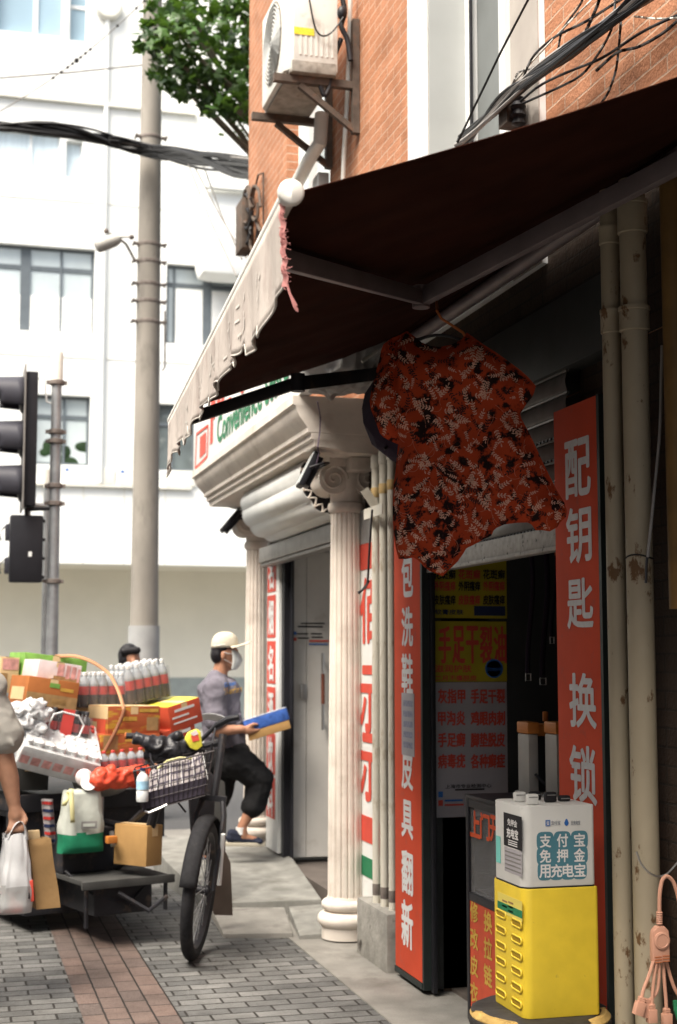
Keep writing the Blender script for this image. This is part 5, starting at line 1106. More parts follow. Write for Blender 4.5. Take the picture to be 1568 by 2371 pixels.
# worn round stool
sx0 = 1.955; sy0 = 4.60
sl_ = thing('stool', 'round stool with worn black vinyl top and peeling foam edge', 'stool', (sx0, sy0, 0))
rs = random.Random(6); jag = [rs.uniform(-1, 1) for _ in range(80)]
def rag(t): i = int(t / (2 * math.pi) * 80) % 80; return 1 + .012 * jag[i]
zs0 = zy0 - .001
MB().lathe([(.0, zs0 - .05), (.222, zs0 - .05), (.236, zs0 - .036), (.236, zs0 - .018), (.222, zs0 - .004), (.0, zs0)], (sx0, sy0, 0), 64).build('cushion', M['foam'], sl_, smooth=True)
MB().lathe([(.215, zs0 - .006), (.20, zs0 + .0006), (.0, zs0 + .0008)], (sx0, sy0, 0), 80, lambda t: rag(t) * (1.08 if math.sin(t * 3 + .5) > -.2 else .97)).build('vinyl_top', M['vinyl'], sl_, smooth=True)
MB().lathe([(.239, zs0 - .048), (.241, zs0 - .03), (.239, zs0 - .022)], (sx0, sy0, 0), 80, lambda t: 1 + .01 * jag[int(t / 6.284 * 79)]).build('torn_edging', M['vinyl'], sl_)
for k in range(4):
    a = math.pi / 4 + k * math.pi / 2; MB().tube([(sx0 + .17 * math.cos(a), sy0 + .17 * math.sin(a), zs0 - .05), (sx0 + .19 * math.cos(a), sy0 + .19 * math.sin(a), .0)], .012, 8).build('leg', M['chrome'], sl_, smooth=True)
MB().tube([(sx0 + .182 * math.cos(a), sy0 + .182 * math.sin(a), .15) for a in [q * math.pi / 16 for q in range(33)]], .008, 6).build('ring_brace', M['chrome'], sl_, smooth=True)

# ================================================================ EXTENSION LEAD ON ITS HOOK
hk = MB().tube([Yp(*q, 4.12) for q in cr([(1474, 1972), (1483, 2000), (1502, 2022), (1525, 2032), (1545, 2025), (1562, 2005), (1580, 1985)])], .0035, 8)
props(hk.build('wire_hook', M['chrome'], None, smooth=True), 'curved steel wire hook fixed to the wide downpipe', 'hook')
el = thing('extension_lead', 'salmon pink multi-plug extension lead hanging from the wire hook', 'extension lead', Yp(1528, 2180, 4.08))
ye = 4.08
MB().tube([Yp(*q, ye) for q in cr([(1527, 2112), (1527, 2070), (1533, 2035), (1545, 2027), (1560, 2040), (1572, 2080), (1590, 2200), (1600, 2420)], 34)], .0062, 8).build('cord', M['pink'], el, smooth=True)
mb = MB()
for k in range(6): c = Yp(1527, 2113 + k * 5, ye); mb.lathe([(.009, -.0028), (.0105, 0), (.009, .0028)], c, 14)
mb.build('strain_relief', M['pink'], el, smooth=True)
c = Yp(1528, 2176, ye); k = K(c)
MB().prism([(k * a, k * b) for a, b in ((-22, -50), (21, -50), (21, 8), (19, 22), (9, 32), (-9, 32), (-19, 22), (-22, 8))], c + Vector((0, -.012, 0)), (1, 0, 0), (0, 0, 1), (0, .026, 0)).build('body', M['pink'], el, bevel=.006)
MB().lathe([(20 * k, 0), (19.5 * k, .004), (15 * k, .006), (14 * k, .0045), (0, .005)], c + Vector((0, -.0125, 0)), 30, ax=(Vector((1, 0, 0)), Vector((0, 0, 1)), Vector((0, -1, 0)))).build('dome', M['pink'], el, smooth=True, ang=50)
mb = MB()
for r_ in range(3): 
    z = c.z - (36 + r_ * 6) * k
    for sx in (-1, 1): mb.box(c.x + sx * 10 * k - 9 * k, -.0 + c.y - .0135, z - .0012 + sx * .001, c.x + sx * 10 * k + 9 * k, c.y - .0122, z + .0012 + sx * .001)
mb.build('grip_groove', M['cord'], el)
for i, (pts, pl_) in enumerate((([(1513, 2226), (1503, 2260), (1490, 2290), (1486, 2310)], (1480, 2335, -18)), ([(1520, 2228), (1515, 2260), (1511, 2300), (1510, 2325)], (1509, 2352, 0)), ([(1527, 2228), (1526, 2270), (1522, 2300), (1500, 2320)], (1497, 2340, -8)), ([(1536, 2228), (1538, 2270), (1542, 2310), (1543, 2335)], (1544, 2362, 0)), ([(1543, 2226), (1552, 2260), (1562, 2290), (1575, 2310)], (1585, 2330, 20)))):
    yy = ye + .006 * (i - 2); br = MB().tube([Yp(*q, yy) for q in cr(pts, 14)], .0056, 8).build('branch_cord', M['pink'], el, smooth=True)
    c2 = Yp(pl_[0], pl_[1], yy); a = R(pl_[2]); dv = Vector((math.sin(a), 0, -math.cos(a))); sv = Vector((dv.z, 0, -dv.x))
    m2 = MB().obox(c2, sv * 11 * k, Vector((0, .011, 0)), dv * 15 * k); m2.obox(c2 - dv * 20 * k, sv * 6.5 * k, Vector((0, .008, 0)), dv * 7 * k)
    for s_ in range(3): m2.obox(c2 - dv * (16 + s_ * 4) * k, sv * 7.5 * k, Vector((0, .009, 0)), dv * 1.2 * k)
    m2.build('plug', M['pink'], br, bevel=.003)
p_ = Yp(1566, 2340, ye + .02); MB().tube([p_ + Vector((-.003, 0, .03)), p_, p_ + Vector((.01, 0, -.03))], .008, 6).build('green_tie', M['green'], el)
# ================================================================ CARGO TRICYCLE
CA = R(18); ex = Vector((math.cos(CA), math.sin(CA), 0)); ey = Vector((-math.sin(CA), math.cos(CA), 0)); ez = Vector((0, 0, 1)); CO = Vector((.835, 8.70, 0))
def LB(x, y, z): return CO + ex * x + ey * y + ez * z
def lbox(mb, x0, y0, z0, x1, y1, z1): return mb.obox(LB((x0 + x1) / 2, (y0 + y1) / 2, (z0 + z1) / 2), ex * abs(x1 - x0) / 2, ey * abs(y1 - y0) / 2, ez * abs(z1 - z0) / 2)
ct_ = thing('cargo_tricycle', 'black cargo tricycle parked nose-on with a wire basket and a loaded flat bed', 'tricycle', (CO.x, CO.y, 0))
lbox(lbox(lbox(MB(), -.46, 0, .74, .5, 1.5, .79), -.48, -.02, .70, .52, .02, .80), -.48, .02, .70, -.46, 1.5, .80).build('bed', M['cartblack'], ct_, bevel=.005)
mb = MB()
for x in (-.42, .0, .42): mb.bar(LB(x, .02, .68), LB(x, 1.5, .68), .04, .05)
for y in (.1, .75, 1.4): mb.bar(LB(-.48, y, .63), LB(.48, y, .63), .04, .05)
for x in (-.42, .42): mb.bar(LB(x, .15, .62), LB(x * .8, .15, .33), .035, .035); mb.bar(LB(x, 1.1, .62), LB(x, .95, .34), .035, .035)
mb.bar(LB(-.45, .95, .34), LB(.45, .95, .34), .04, .04)
mb.bar(LB(-.36, .1, .33), LB(.36, .1, .33), .03, .03)
mb.tube([LB(.12, -.75, .95), LB(.09, -.55, .52), LB(.04, -.3, .40), LB(0, .2, .40), LB(0, .9, .38)], .028, 10)
mb.tube([LB(.12, -.74, .85), LB(.07, -.35, .62), LB(.02, .05, .64)], .02, 8)
mb.build('frame', M['cartblack'], ct_)
lbox(lbox(MB(), -.30, -.62, .345, .22, .08, .372), -.32, -.64, .33, .24, -.618, .375).build('foot_deck', M['cartgrey'], ct_, bevel=.004)
for P_s in ([LB(-.28, -.60, .33), LB(-.27, -.58, .12)], [LB(-.1, -.62, .3), LB(.05, -.70, .20), LB(.18, -.66, .26)], [LB(.2, -.6, .33), LB(.2, -.6, .18)]): MB().tube(P_s, .013, 6).build('stand', M['cartblack'], ct_)
MB().prism([(-.05, -.20), (.05, -.22), (.075, .0), (.085, .2), (.05, .26), (-.06, .26), (-.075, .1)], Yp(468, 1893, 8.12), (1, .1, 0), (0, 0, 1), (0, .06, 0)).build('front_apron', M['cartblack'], ct_, bevel=.02)
def saddle(o, w_, d_, h_): return MB().ball(o, w_ / 2, d_ / 2, h_ / 2, 18, Euler((0, 0, CA)).to_matrix())
lbox(lbox(MB(), -.36, .12, .36, .34, .9, .66), -.46, .5, .40, -.37, 1.3, .66).build('shade_filler_box', M['cartblack'], ct_, bevel=.01)  # black boxes added to darken the space under the bed
lbox(MB(), -.50, .03, .50, .50, .06, .70).build('bed_skirt', M['cartblack'], ct_)
saddle(LB(.02, -.10, .86), .34, .36, .17).build('saddle', M['seatgrey'], ct_, smooth=True)
MB().tube([LB(.02, -.1, .82), LB(.02, -.1, .45)], .016, 8).build('seat_post', M['chrome'], ct_)
def wheel(c, hd, r_, wd, lean=0, name='front_wheel'):
    hd = Vector(hd).normalized(); ax_ = Vector((hd.y, -hd.x, lean)).normalized(); up_ = ax_.cross(hd).normalized()
    if up_.z < 0: up_ = -up_
    fr = (hd, up_, ax_); c = Vector(c); ti = MB(); prf = []
    for k in range(13): a = math.pi * k / 12; prf.append((r_ - wd * .62 + wd * .62 * math.sin(a), wd / 2 * math.cos(a)))
    vs = []; n = 56
    ti.lathe([(r_ - wd * .95, wd * .30)] + prf + [(r_ - wd * .95, -wd * .30), (r_ - wd * .95, wd * .30)], c, n, ax=fr); ti.f = ti.f[:-2]; ti.m = ti.m[:-2]
    to = ti.build(name, M['rubber'], ct_, smooth=True, ang=50)
    rr = r_ - wd; rm = MB().lathe([(rr, -wd * .3), (rr + .012, -wd * .34), (rr + .012, wd * .34), (rr, wd * .3), (rr - .018, 0), (rr, -wd * .3)], c, n, ax=fr); rm.f = rm.f[:-2]; rm.m = rm.m[:-2]; rm.build('rim', M['cartblack'], to, smooth=True)
    sp_ = MB()
    for k in range(28):
        a = 2 * math.pi * k / 28; s_ = 1 if k % 2 else -1; p = c + (hd * math.cos(a) + up_ * math.sin(a)) * rr; a2 = a + .5 * (1 if k % 4 < 2 else -1); q = c + (hd * math.cos(a2) + up_ * math.sin(a2)) * .03 + ax_ * s_ * .03; sp_.tube([p, q], .0022, 4, cap=False)
    sp_.build('spokes', M['galv'], to)
    MB().lathe([(.012, -.06), (.028, -.045), (.028, -.035), (.02, -.03), (.02, .03), (.028, .035), (.028, .045), (.012, .06)], c, 16, ax=fr).build('hub', M['cartblack'], to, smooth=True)
    return to, hd, up_, ax_
WHC = Zp(470, 2226, 0) + Vector((-.02, 0, .365)); HD = Vector((-.345, -.939, 0))
WHC = WHC - HD * .02 + Vector((0, .02, 0))
fw_, hd, up_, axl = wheel(WHC, HD, .365, .068, .10)
# fender over the top of the wheel, fork, steering column, handlebar
def fen(u, v): a = R(20) + u * R(150); r_ = .395; return WHC + (hd * -math.cos(a) + up_ * math.sin(a)) * r_ + axl * ((v - .5) * .092) + (hd * -math.cos(a) + up_ * math.sin(a)) * (-.020 * (2 * v - 1) ** 2)
MB().grid(fen, 30, 6).build('fender', M['rubber'], ct_, smooth=True, solid=.003)
head = WHC + up_ * .47 - hd * .13
mb = MB()
for s_ in (-1, 1): mb.tube([WHC + axl * s_ * .072, WHC + axl * s_ * .075 + up_ * .38 - hd * .07, head + axl * s_ * .05], .014, 8)
mb.tube([head, head + up_ * .12 - hd * .04, head + up_ * .34 - hd * .09], .022, 10); mb.bar(head - axl * .07, head + axl * .07, .04, .03); mb.build('fork', M['cartblack'], ct_, smooth=True)
MB().tube([WHC + axl * -.09 + up_ * .30 - hd * .02, WHC + axl * -.085 - hd * .10 + up_ * .02], .012, 8).build('fork_reflector', M['wframe'], ct_, smooth=True)
yh = 8.02
hb = [Yp(290, 1704, yh + .10), Yp(318, 1704, yh + .08), Yp(345, 1712, yh + .02), Yp(380, 1735, yh - .02), Yp(430, 1738, yh - .04), Yp(468, 1712, yh - .10), Yp(500, 1680, yh - .16), Yp(530, 1664, yh - .2), Yp(553, 1660, yh - .22)]
hb_o = MB().tube(hb, .0125, 10).build('handlebar', M['cartblack'], ct_, smooth=True)
MB().tube(hb[-3:], [.017, .018, .017], 10).build('grip', M['black'], hb_o, smooth=True); MB().tube(hb[:2], .018, 10).tube([hb[1] - (hb[1] - hb[0]) * .1, hb[1]], .026, 10).build('grip', M['black'], hb_o, smooth=True)
MB().tube([hb[0], hb[0] + (hb[1] - hb[0]) * .12], .02, 10).build('grip_end', M['cord'], hb_o)
MB().tube([head + up_ * .30 - hd * .09, Yp(428, 1740, yh - .03)], .02, 8).build('stem', M['cartblack'], ct_)
MB().tube([Yp(345, 1712, yh), Yp(350, 1760, yh - .2), Yp(390, 1830, yh - .3), Yp(430, 1880, yh - .25)], .006, 6).tube([Yp(500, 1680, yh - .15), Yp(492, 1720, yh - .25), Yp(480, 1800, yh - .2), Yp(450, 1890, yh - .2)], .006, 6).build('brake_cable', M['black'], ct_, smooth=True)
# wire basket in front of the handlebar
yk = 7.62
bc = [Yp(322, 1838, yk), Yp(490, 1795, yk - .06)]          # front top edge left / right
bu = (bc[1] - bc[0]); bw_ = bu.length; bu.normalize(); bv = Vector((0, 0, 1)); bwd = bv.cross(bu).normalized()
if bwd.y < 0: bwd = -bwd
bO = Yp(318, 1832, yk); BH = .115
def BK(a, d, h): tp = 1 - .12 * (1 - h); return bO + bu * (bw_ / 2 + (a - .5) * bw_ * tp) + bwd * (.13 + (d - .5) * .26 * tp) + bv * (-BH + h * BH * 1.0 + h * .0)
HB = 1.95
mb = MB()
def BKh(a, d, h): return BK(a, d, h * HB)
for h in (0, .25, .5, .75, 1.0): mb.tube([BKh(0, 0, h), BKh(1, 0, h), BKh(1, 1, h), BKh(0, 1, h), BKh(0, 0, h)], .0045 if h == 1 else .0024, 5)
for k in range(15): a = k / 14; mb.tube([BKh(a, 0, 1), BKh(a, 0, 0), BKh(a, 1, 0), BKh(a, 1, 1)], .0022, 4)
for k in range(1, 9): a = k / 9; mb.tube([BKh(0, a, 1), BKh(0, a, 0), BKh(1, a, 0), BKh(1, a, 1)], .0022, 4)
bk_o = mb.build('basket', M['wire'], ct_, smooth=True)
MB().tube([BKh(.05, -.03, .0), BKh(.12, -.05, -.06), BKh(.28, -.05, -.02), BKh(.40, -.05, .02)], .007, 6).build('basket_brace', M['chrome'], ct_, smooth=True)
MB().quad(BKh(.02, .02, .05), BKh(.98, .02, .05), BKh(.98, .98, .05), BKh(.02, .98, .05)).add([BKh(.03, .03, .06), BKh(.97, .03, .06), BKh(.97, .03, .42), BKh(.03, .03, .42)], [(0, 1, 2, 3)]).build('basket_liner', M['plaiddk'], bk_o, solid=.003)
# rear wheels under the bed
wheel(LB(-.43, .85, .30), (ex * .0 - ey), .30, .055, 0, 'rear_wheel'); wheel(LB(.43, .85, .30), -ey, .30, .055, 0, 'rear_wheel')
# brown mud flap and pale side shield right of the wheel
a, b = Yp(497, 1950, 8.35), Yp(537, 2112, 8.35)
MB().prism([(0, .26), (.07, .24), (.125, .12), (.14, -.18), (.03, -.17), (0, -.1)], Yp(486, 2050, 8.3), (1, .12, 0), (0, 0, 1), (0, .012, 0)).build('mud_flap', M['flap'], ct_, bevel=.003)
MB().prism([(0, .20), (.04, .27), (.085, .24), (.10, .05), (.09, -.22), (.05, -.16), (.03, 0)], Yp(488, 1908, 8.45), (1, .12, 0), (0, 0, 1), (0, .014, 0)).build('leg_shield', M['cartgrey'], ct_, bevel=.006)

pd_ = MB().bar(Yp(258, 1925, 8.25), Yp(262, 1960, 8.22), .02, .02).build('pedal_crank', M['chrome'], ct_); MB().obox(Yp(258, 1944, 8.18), ex * .03, ey * .02, ez * .02).build('pedal', M['orange'], pd_, bevel=.006)
MB().tube([LB(-.30, -.35, .40), LB(-.2, -.5, .28), LB(.0, -.55, .22), LB(.16, -.5, .34)], .008, 6).build('power_lead', M['black'], ct_, smooth=True)
lbox(MB(), -.30, -.30, .3725, .02, .04, .62).build('dark_clutter_box', M['cartblack'], ct_, bevel=.02)  # black clutter added to darken the deck under the load
lbox(lbox(MB(), -.40, .02, .10, .38, 1.2, .325), -.20, -.52, .16, .16, -.0, .325).build('shade_filler_tray', M['cartblack'], ct_, bevel=.02)  # black blocks added low down to deepen the shade under the cart
# ---------------- the load
def frame_at(px, py, y, roll=0, yaw=0):
    c = Yp(px, py, y); a = CA + R(yaw); u0 = Vector((math.cos(a), math.sin(a), 0)); w0 = Vector((-math.sin(a), math.cos(a), 0)); t = R(roll)
    return c, u0 * math.cos(t) - ez * math.sin(t), u0 * math.sin(t) + ez * math.cos(t), w0, K(c)
def carton(label, px, py, wpx, hpx, y, dep, body, roll=0, yaw=0, cat='box', grp=None, deco=None, top=None, name='carton'):
    c, u, v, w_, k = frame_at(px, py, y, roll, yaw); W2, H2 = wpx * k / 2, hpx * k / 2
    t = thing(name, label, cat, c - v * H2, grp)
    bo = MB().obox(c + w_ * dep / 2, u * W2, w_ * dep / 2, v * H2).build('box_body', body, t, bevel=.004)
    if top: MB().obox(c + w_ * dep / 2 + v * (H2 + .0016), u * (W2 - .003), w_ * (dep / 2 - .003), v * .001).build('lid', top, t)
    T = MB(); T.obox(c + w_ * dep / 2 + v * (H2 + .0032), u * .024, w_ * (dep / 2), v * .0004); T.obox(c - w_ * .0008 + v * (H2 * .72), u * .024, w_ * .0004, v * H2 * .26); T.build('tape', M['kraftpale'], t)
    for (nm, m, rects) in (deco or []):      # rects in fractions of the front ('f') or left ('l') face
        mb = MB()
        for (fc, a0, b0, a1, b1) in rects:
            if fc == 'f': o = c + u * (W2 * (a0 + a1)) + v * (H2 * (b0 + b1)) - w_ * .0016; mb.obox(o, u * W2 * (a1 - a0), w_ * .0006, v * H2 * (b1 - b0))
            else: o = c - u * (W2 + .0016) + w_ * dep * (a0 + a1) / 2 + v * (H2 * (b0 + b1)) + w_ * 0; mb.obox(o, u * .0006, w_ * dep * (a1 - a0) / 2, v * H2 * (b1 - b0))
        mb.build(nm, m, t)
    return t, c, u, v, w_, W2, H2
BOT = {}
def bottle_mesh(kind):
    if kind in BOT: return BOT[kind]
    mb = MB(); body, lab, neck, cap = {'cola': ('cola', 'colalabel', 'clearneck', 'whitecap'), 'colab': ('cola', 'colalabel', 'cola', 'darkcap'), 'water': ('clear', 'waterlabel', 'clear', 'whitecap'), 'waterred': ('clear', 'waterlabel', 'clear', 'redcap'), 'colared': ('cola', 'colalabel', 'clearneck', 'redcap')}[kind]
    def seg(p, mi): mb.mi = mi; n0 = len(mb.f); mb.lathe(p, (0, 0, 0), 14); 
    seg([(.80, 0), (1, .03), (1, .30), (.97, .36)], 0); seg([(.985, .36), (.985, .60)], 1); seg([(.97, .60), (1, .66), (.85, .76), (.45, .86), (.40, .91)], 2); seg([(.45, .905), (.45, .985), (.40, 1.0)], 3)
    me_o = mb.build('bottle', [M[body], M[lab], M[neck], M[cap]], None, smooth=True, ang=50); me = me_o.data; bpy.data.objects.remove(me_o); BOT[kind] = me; 
    # origin of this mesh is its base centre
    return me
def pack(label, px, py, y, nx, ny, rad, h, kind, roll=0, yaw=0, pitch=0, grp='bottle packs on the cart', band=None, name='bottle_pack'):
    """shrink-wrapped pack, (px,py) = centre of the front bottom edge"""
    c, u, v, w_, k = frame_at(px, py, y, roll, yaw)
    if pitch: q = Matrix.Rotation(R(pitch), 3, u); v, w_ = q @ v, q @ w_
    t = thing(name, label, 'bottle pack', c, grp); me = bottle_mesh(kind); me2 = bottle_mesh('waterred') if kind == 'water' else me; rot = Matrix((u, w_, v)).transposed()
    for i in range(nx):
        for j in range(ny):
            o = bpy.data.objects.new('bottle', me2 if j >= ny - 1 else me); COL.objects.link(o); o.parent = t; OFF[o] = Vector((0, 0, 0))
            p = u * ((i - (nx - 1) / 2) * 2.04 * rad) + w_ * (rad + j * 2.04 * rad) + v * .002
            o.matrix_local = Matrix.Translation(p) @ rot.to_4x4() @ Matrix.Rotation((i * 5 + j * 3) % 7, 4, 'Z') @ Matrix.Diagonal((rad, rad, h, 1))
    W2, D2, off = nx * 1.02 * rad + .004, ny * 1.02 * rad + .004, ny * 1.02 * rad
    MB().obox(c + w_ * off + v * h * .42, u * W2, w_ * D2, v * h * .43).build('shrink_wrap', M['filmwhite' if kind == 'water' else 'film'], t, bevel=.02)
    return t, c, u, v, w_
yb_ = 8.70
carton('brick-red carton with ochre waves, upper of two mid-load', 311, 1669, 132, 66, 8.66, .62, M['cardbrick'], 1, grp='cartons on the cart', top=M['kraftpale'],
       deco=[('ochre_wave', M['gold'], [('f', -.40, -.42, -.05, -.30), ('f', .1, .30, .46, .42), ('f', -.30, .0, .05, .14)]), ('print_block', M['kraftdk'], [('f', .24, -.34, .46, .12)]), ('side_band', M['cardred'], [('l', .05, -.45, .95, .05)]), ('side_label', M['kraftpale'], [('l', .0, .06, 1, .49), ('l', .25, -.30, .75, -.05)])])
carton('brick-red carton with ochre waves, lower of two mid-load', 303, 1729, 150, 58, 8.62, .62, M['cardbrick'], 1, grp='cartons on the cart',
       deco=[('ochre_wave', M['gold'], [('f', -.46, -.48, .40, -.30), ('f', -.1, .2, .4, .3)]), ('print_block', M['kraftdk'], [('f', -.46, -.1, -.22, .44)]), ('side_band', M['cardred'], [('l', .05, -.1, .95, .48)]), ('side_label', M['kraftpale'], [('l', .0, -.49, 1, -.12), ('l', .3, .1, .75, .35)])])
carton('red carton with white print, upper of the two on the right of the load', 430, 1655, 98, 58, 8.85, .42, M['cardred'], -13, 14, grp='cartons on the cart', top=M['snack'],
       deco=[('white_print', M['white'], [('f', -.32, .22, .30, .32), ('f', -.42, -.02, .10, .05), ('f', -.40, -.24, .34, -.18)])])
carton('red carton with white print, lower of the two on the right of the load', 416, 1700, 98, 34, 8.83, .42, M['cardred'], -13, 14, grp='cartons on the cart', deco=[('white_print', M['white'], [('f', -.2, .0, .35, .22)])])
carton('orange-brown carton tilted on the left of the load', 122, 1606, 122, 66, 8.55, .36, M['kraftor'], 9, -4, grp='cartons on the cart',
       deco=[('brown_band', M['kraftdk'], [('f', -.5, -.46, .5, -.04)]), ('green_print', M['greenbox'], [('f', -.08, .20, .12, .36)]), ('gold_print', M['gold'], [('f', .14, .12, .40, .24)]), ('dark_print', M['kraft'], [('f', -.3, -.36, -.1, -.14), ('f', .0, -.36, .3, -.16)]), ('side_label', M['kraftpale'], [('l', .15, -.35, .85, .1)])])
carton('pink and white wrapped tissue pack on top of the orange-brown carton', 138, 1556, 104, 44, 8.62, .30, M['tissue'], 9, -4, cat='pack', name='tissue_pack',
       deco=[('red_print', M['waterlabel'], [('f', -.05, -.2, .1, .42), ('f', .15, -.3, .24, .4), ('f', .28, -.3, .38, .38), ('f', .42, -.4, .48, .3)]), ('card_tray', M['kraftdk'], [('f', -.12, -.5, .5, -.22)])])
carton('green printed box lying behind the tissue pack at the top of the load', 128, 1552, 150, 66, 8.98, .34, M['greenbox'], 7, -4, name='carton', grp='cartons on the cart')
carton('pale carton standing at the far left top of the load', 22, 1563, 44, 82, 8.95, .30, M['kraftpale'], 3, -4, grp='cartons on the cart', deco=[('pink_print', M['waterlabel'], [('f', -.4, .15, .45, .46)]), ('tan_print', M['kraftdk'], [('f', -.45, -.45, -.1, .05), ('f', .1, -.4, .4, -.1)])])
carton('small worn kraft carton standing on the foot deck under the load', 358, 1958, 56, 92, 8.14, .24, M['kraft'], 2, 24, grp='cartons on the cart')
pack('pack of clear shouldered dark drinks at the back top of the load', 253, 1638, 8.92, 6, 4, .0300, .215, 'cola', 0)
pack('pack of dark drinks with white tops, highest on the right of the load', 352, 1622, 8.98, 5, 4, .031, .24, 'cola', -9, 8)
t, c, u, v, w_ = pack('clear pack of red-capped water bottles tilted at the lower left of the load', 122, 1800, 8.42, 7, 5, .033, .185, 'water', 16, -6, pitch=32)
MB().grid(lambda a, b: c + u * ((a - .5) * .46) + w_ * (.02 + b * .34) + v * (.182 + .006 * math.sin(a * 44) * math.sin(b * 17)), 40, 16).build('top_film', M['filmwhite'], t, smooth=True)
mb = MB()
for q in range(7): mb.obox(c + u * ((q - 3) * .067) - w_ * .0035 + v * .072, u * .026, w_ * .0006, v * .026)
mb.build('red_label', M['waterlabel'], t)
mb = MB()
for q in range(9): mb.lathe([(.014, 0), (.014, .012), (0, .013)], c + u * ((q - 4) * .05) + w_ * .33 + v * .186, 12, ax=(u, w_, v))
mb.build('red_cap', M['redcap'], t)
pack('row of red-capped dark bottles under the middle cartons', 268, 1798, 8.52, 7, 4, .029, .15, 'colared', -3)
t, c, u, v, w_ = pack('dark bottle pack with a red label and carry handle under the orange-brown carton', 132, 1720, 8.50, 6, 4, .032, .20, 'colab', 9, -4)
def P_(a, b): return c + u * a + v * b - w_ * .012
MB().add([P_(.00, .02), P_(.07, .02), P_(.075, .20), P_(.005, .20)], [(0, 1, 2, 3)]).build('red_label', M['redcap'], t, solid=.003)
MB().tube([P_(-.06, .05), P_(-.07, .10), P_(-.05, .16), P_(.0, .18), P_(.10, .17), P_(.14, .12), P_(.12, .05), P_(.06, .03)], .006, 6).build('handle_cut', M['clear'], t, smooth=True)
pw_ = Yp(62, 1665, 8.40); kk = K(pw_)
wb_ = MB(); rq = random.Random(77)
for q in range(26):
    a_ = pw_ + Vector((rq.uniform(-.09, .09), rq.uniform(-.03, .05), rq.uniform(-.09, .08))); wb_.cap(a_, a_ + Vector((rq.uniform(-.05, .05), rq.uniform(-.03, .03), rq.uniform(-.05, .05))), rq.uniform(.012, .035), rq.uniform(.01, .03), 8)
o_ = blob('crumpled_film', wb_, M['plasticbag'], None, .009, 1, crump=.016, cf=24); props(o_, 'crumpled whitish plastic film bundle at the left edge of the load', 'plastic film')
carton('plain kraft carton wedged behind the crumpled plastic film', 58, 1745, 96, 70, 8.72, .4, M['kraftdk'], 6, -4, grp='cartons on the cart')
carton('dusty dark carton low at the left edge of the bed', 66, 1800, 100, 60, 8.60, .5, M['cartgrey'], 2, 0, grp='cartons on the cart')
# red soft bag, sack, ribbon, strap
cb = Yp(282, 1798, 8.34); kk = K(cb)
mb = MB()
for (a, b, r1, r2) in (((-58, 6), (50, 2), 20, 22), ((-50, -8), (-10, 8), 14, 18), ((20, -4), (58, -6), 20, 16), ((-60, 12), (-72, 4), 10, 5), ((-25, -14), (-40, -10), 12, 10)): mb.cap(cb + Vector((a[0] * kk, -.02 + a[0] * kk * .3, -a[1] * kk)), cb + Vector((b[0] * kk, .02 + b[0] * kk * .3, -b[1] * kk)), r1 * kk, r2 * kk)
o_ = blob('plastic_bag', mb, M['redbag'], None, .009, 2, crump=.014, cf=17); props(o_, 'shiny red soft bag squeezed below the red-capped bottles', 'bag')
def bagmesh(ctr, w_top, w_bot, dep, h, fold=.10, n=44, m=26, sq=.62, seed=1, shear=0, yaw=CA):
    r = random.Random(seed); ph = [r.uniform(0, 6.28) for _ in range(6)]; U = Vector((math.cos(yaw), math.sin(yaw), 0)); W_ = Vector((-math.sin(yaw), math.cos(yaw), 0)); vs = []; fs = []
    for j in range(m + 1):
        t = j / m; wd = w_bot + (w_top - w_bot) * t ** 1.3; wd *= 1 + .03 * math.sin(9 * t + ph[4]); dd = dep * (1 - .55 * t ** 2.2) * (1 if t > .08 else .75 + 3 * t)
        for k in range(n):
            a = 2 * math.pi * k / n; ca, sa = math.cos(a), math.sin(a); e = abs(ca) ** sq * (1 if ca > 0 else -1), abs(sa) ** sq * (1 if sa > 0 else -1)
            f = 1 + fold * (t ** .7) * (.5 * math.sin(7 * a + ph[0] + 3 * t) + .5 * math.sin(12 * a + ph[1] - 5 * t)) + fold * .4 * math.sin(5 * t * 3 + 2 * a + ph[2])
            vs.append(Vector(ctr) + U * (wd / 2 * e[0] * f + shear * t) + W_ * (dd / 2 * e[1] * f) + ez * (h * t + .01 * math.sin(3 * a + ph[3]) * t))
    for j in range(m):
        for k in range(n): fs.append((j * n + k, j * n + (k + 1) % n, (j + 1) * n + (k + 1) % n, (j + 1) * n + k))
    fs.append(tuple(range(n))[::-1]); fs.append(tuple(range(m * n, m * n + n)))
    return vs, fs, n, m
bs = Yp(186, 1972, 8.28); kk = K(bs); hh = 140 * kk
vs, fs, n, m = bagmesh(bs, 88 * kk, 108 * kk, .17, hh, .05, seed=3)
sk = thing('grain_sack', 'pale woven sack with a green base hanging from the cart front', 'sack', bs)
mb = MB(); lo = [f for f in fs[:-2] if vs[f[0]].z < bs.z + hh * .30]; hi = [f for f in fs[:-2] if vs[f[0]].z >= bs.z + hh * .30]
mb.add(vs, hi + [fs[-1]]); mb.mi = 1; mb.add(vs, lo + [fs[-2]]); mb.build('sack_cloth', [M['sack'], M['sackgreen']], sk, smooth=True, ang=80, weld=True)
MB().box(bs.x - 2 * kk, bs.y - .094, bs.z + hh * .40, bs.x + 34 * kk, bs.y - .088, bs.z + hh * .52).build('printed_panel', M['cablegrey'], sk)
MB().box(bs.x + 2 * kk, bs.y - .0965, bs.z + hh * .435, bs.x + 29 * kk, bs.y - .0945, bs.z + hh * .485).build('printed_line', M['sack'], sk)
MB().grid(lambda u, v: Yp(142 + 14 * v, 1866 - 34 * v, 8.17) + Vector((u * .028, -.01 * math.sin(v * 6), 0)), 2, 8).grid(lambda u, v: Yp(163 - 3 * v, 1905 - 78 * v, 8.15) + Vector((u * .025, -.01 * math.sin(v * 4), 0)), 2, 8).build('ribbon', M['paleyellow'], sk, smooth=True, solid=.002)
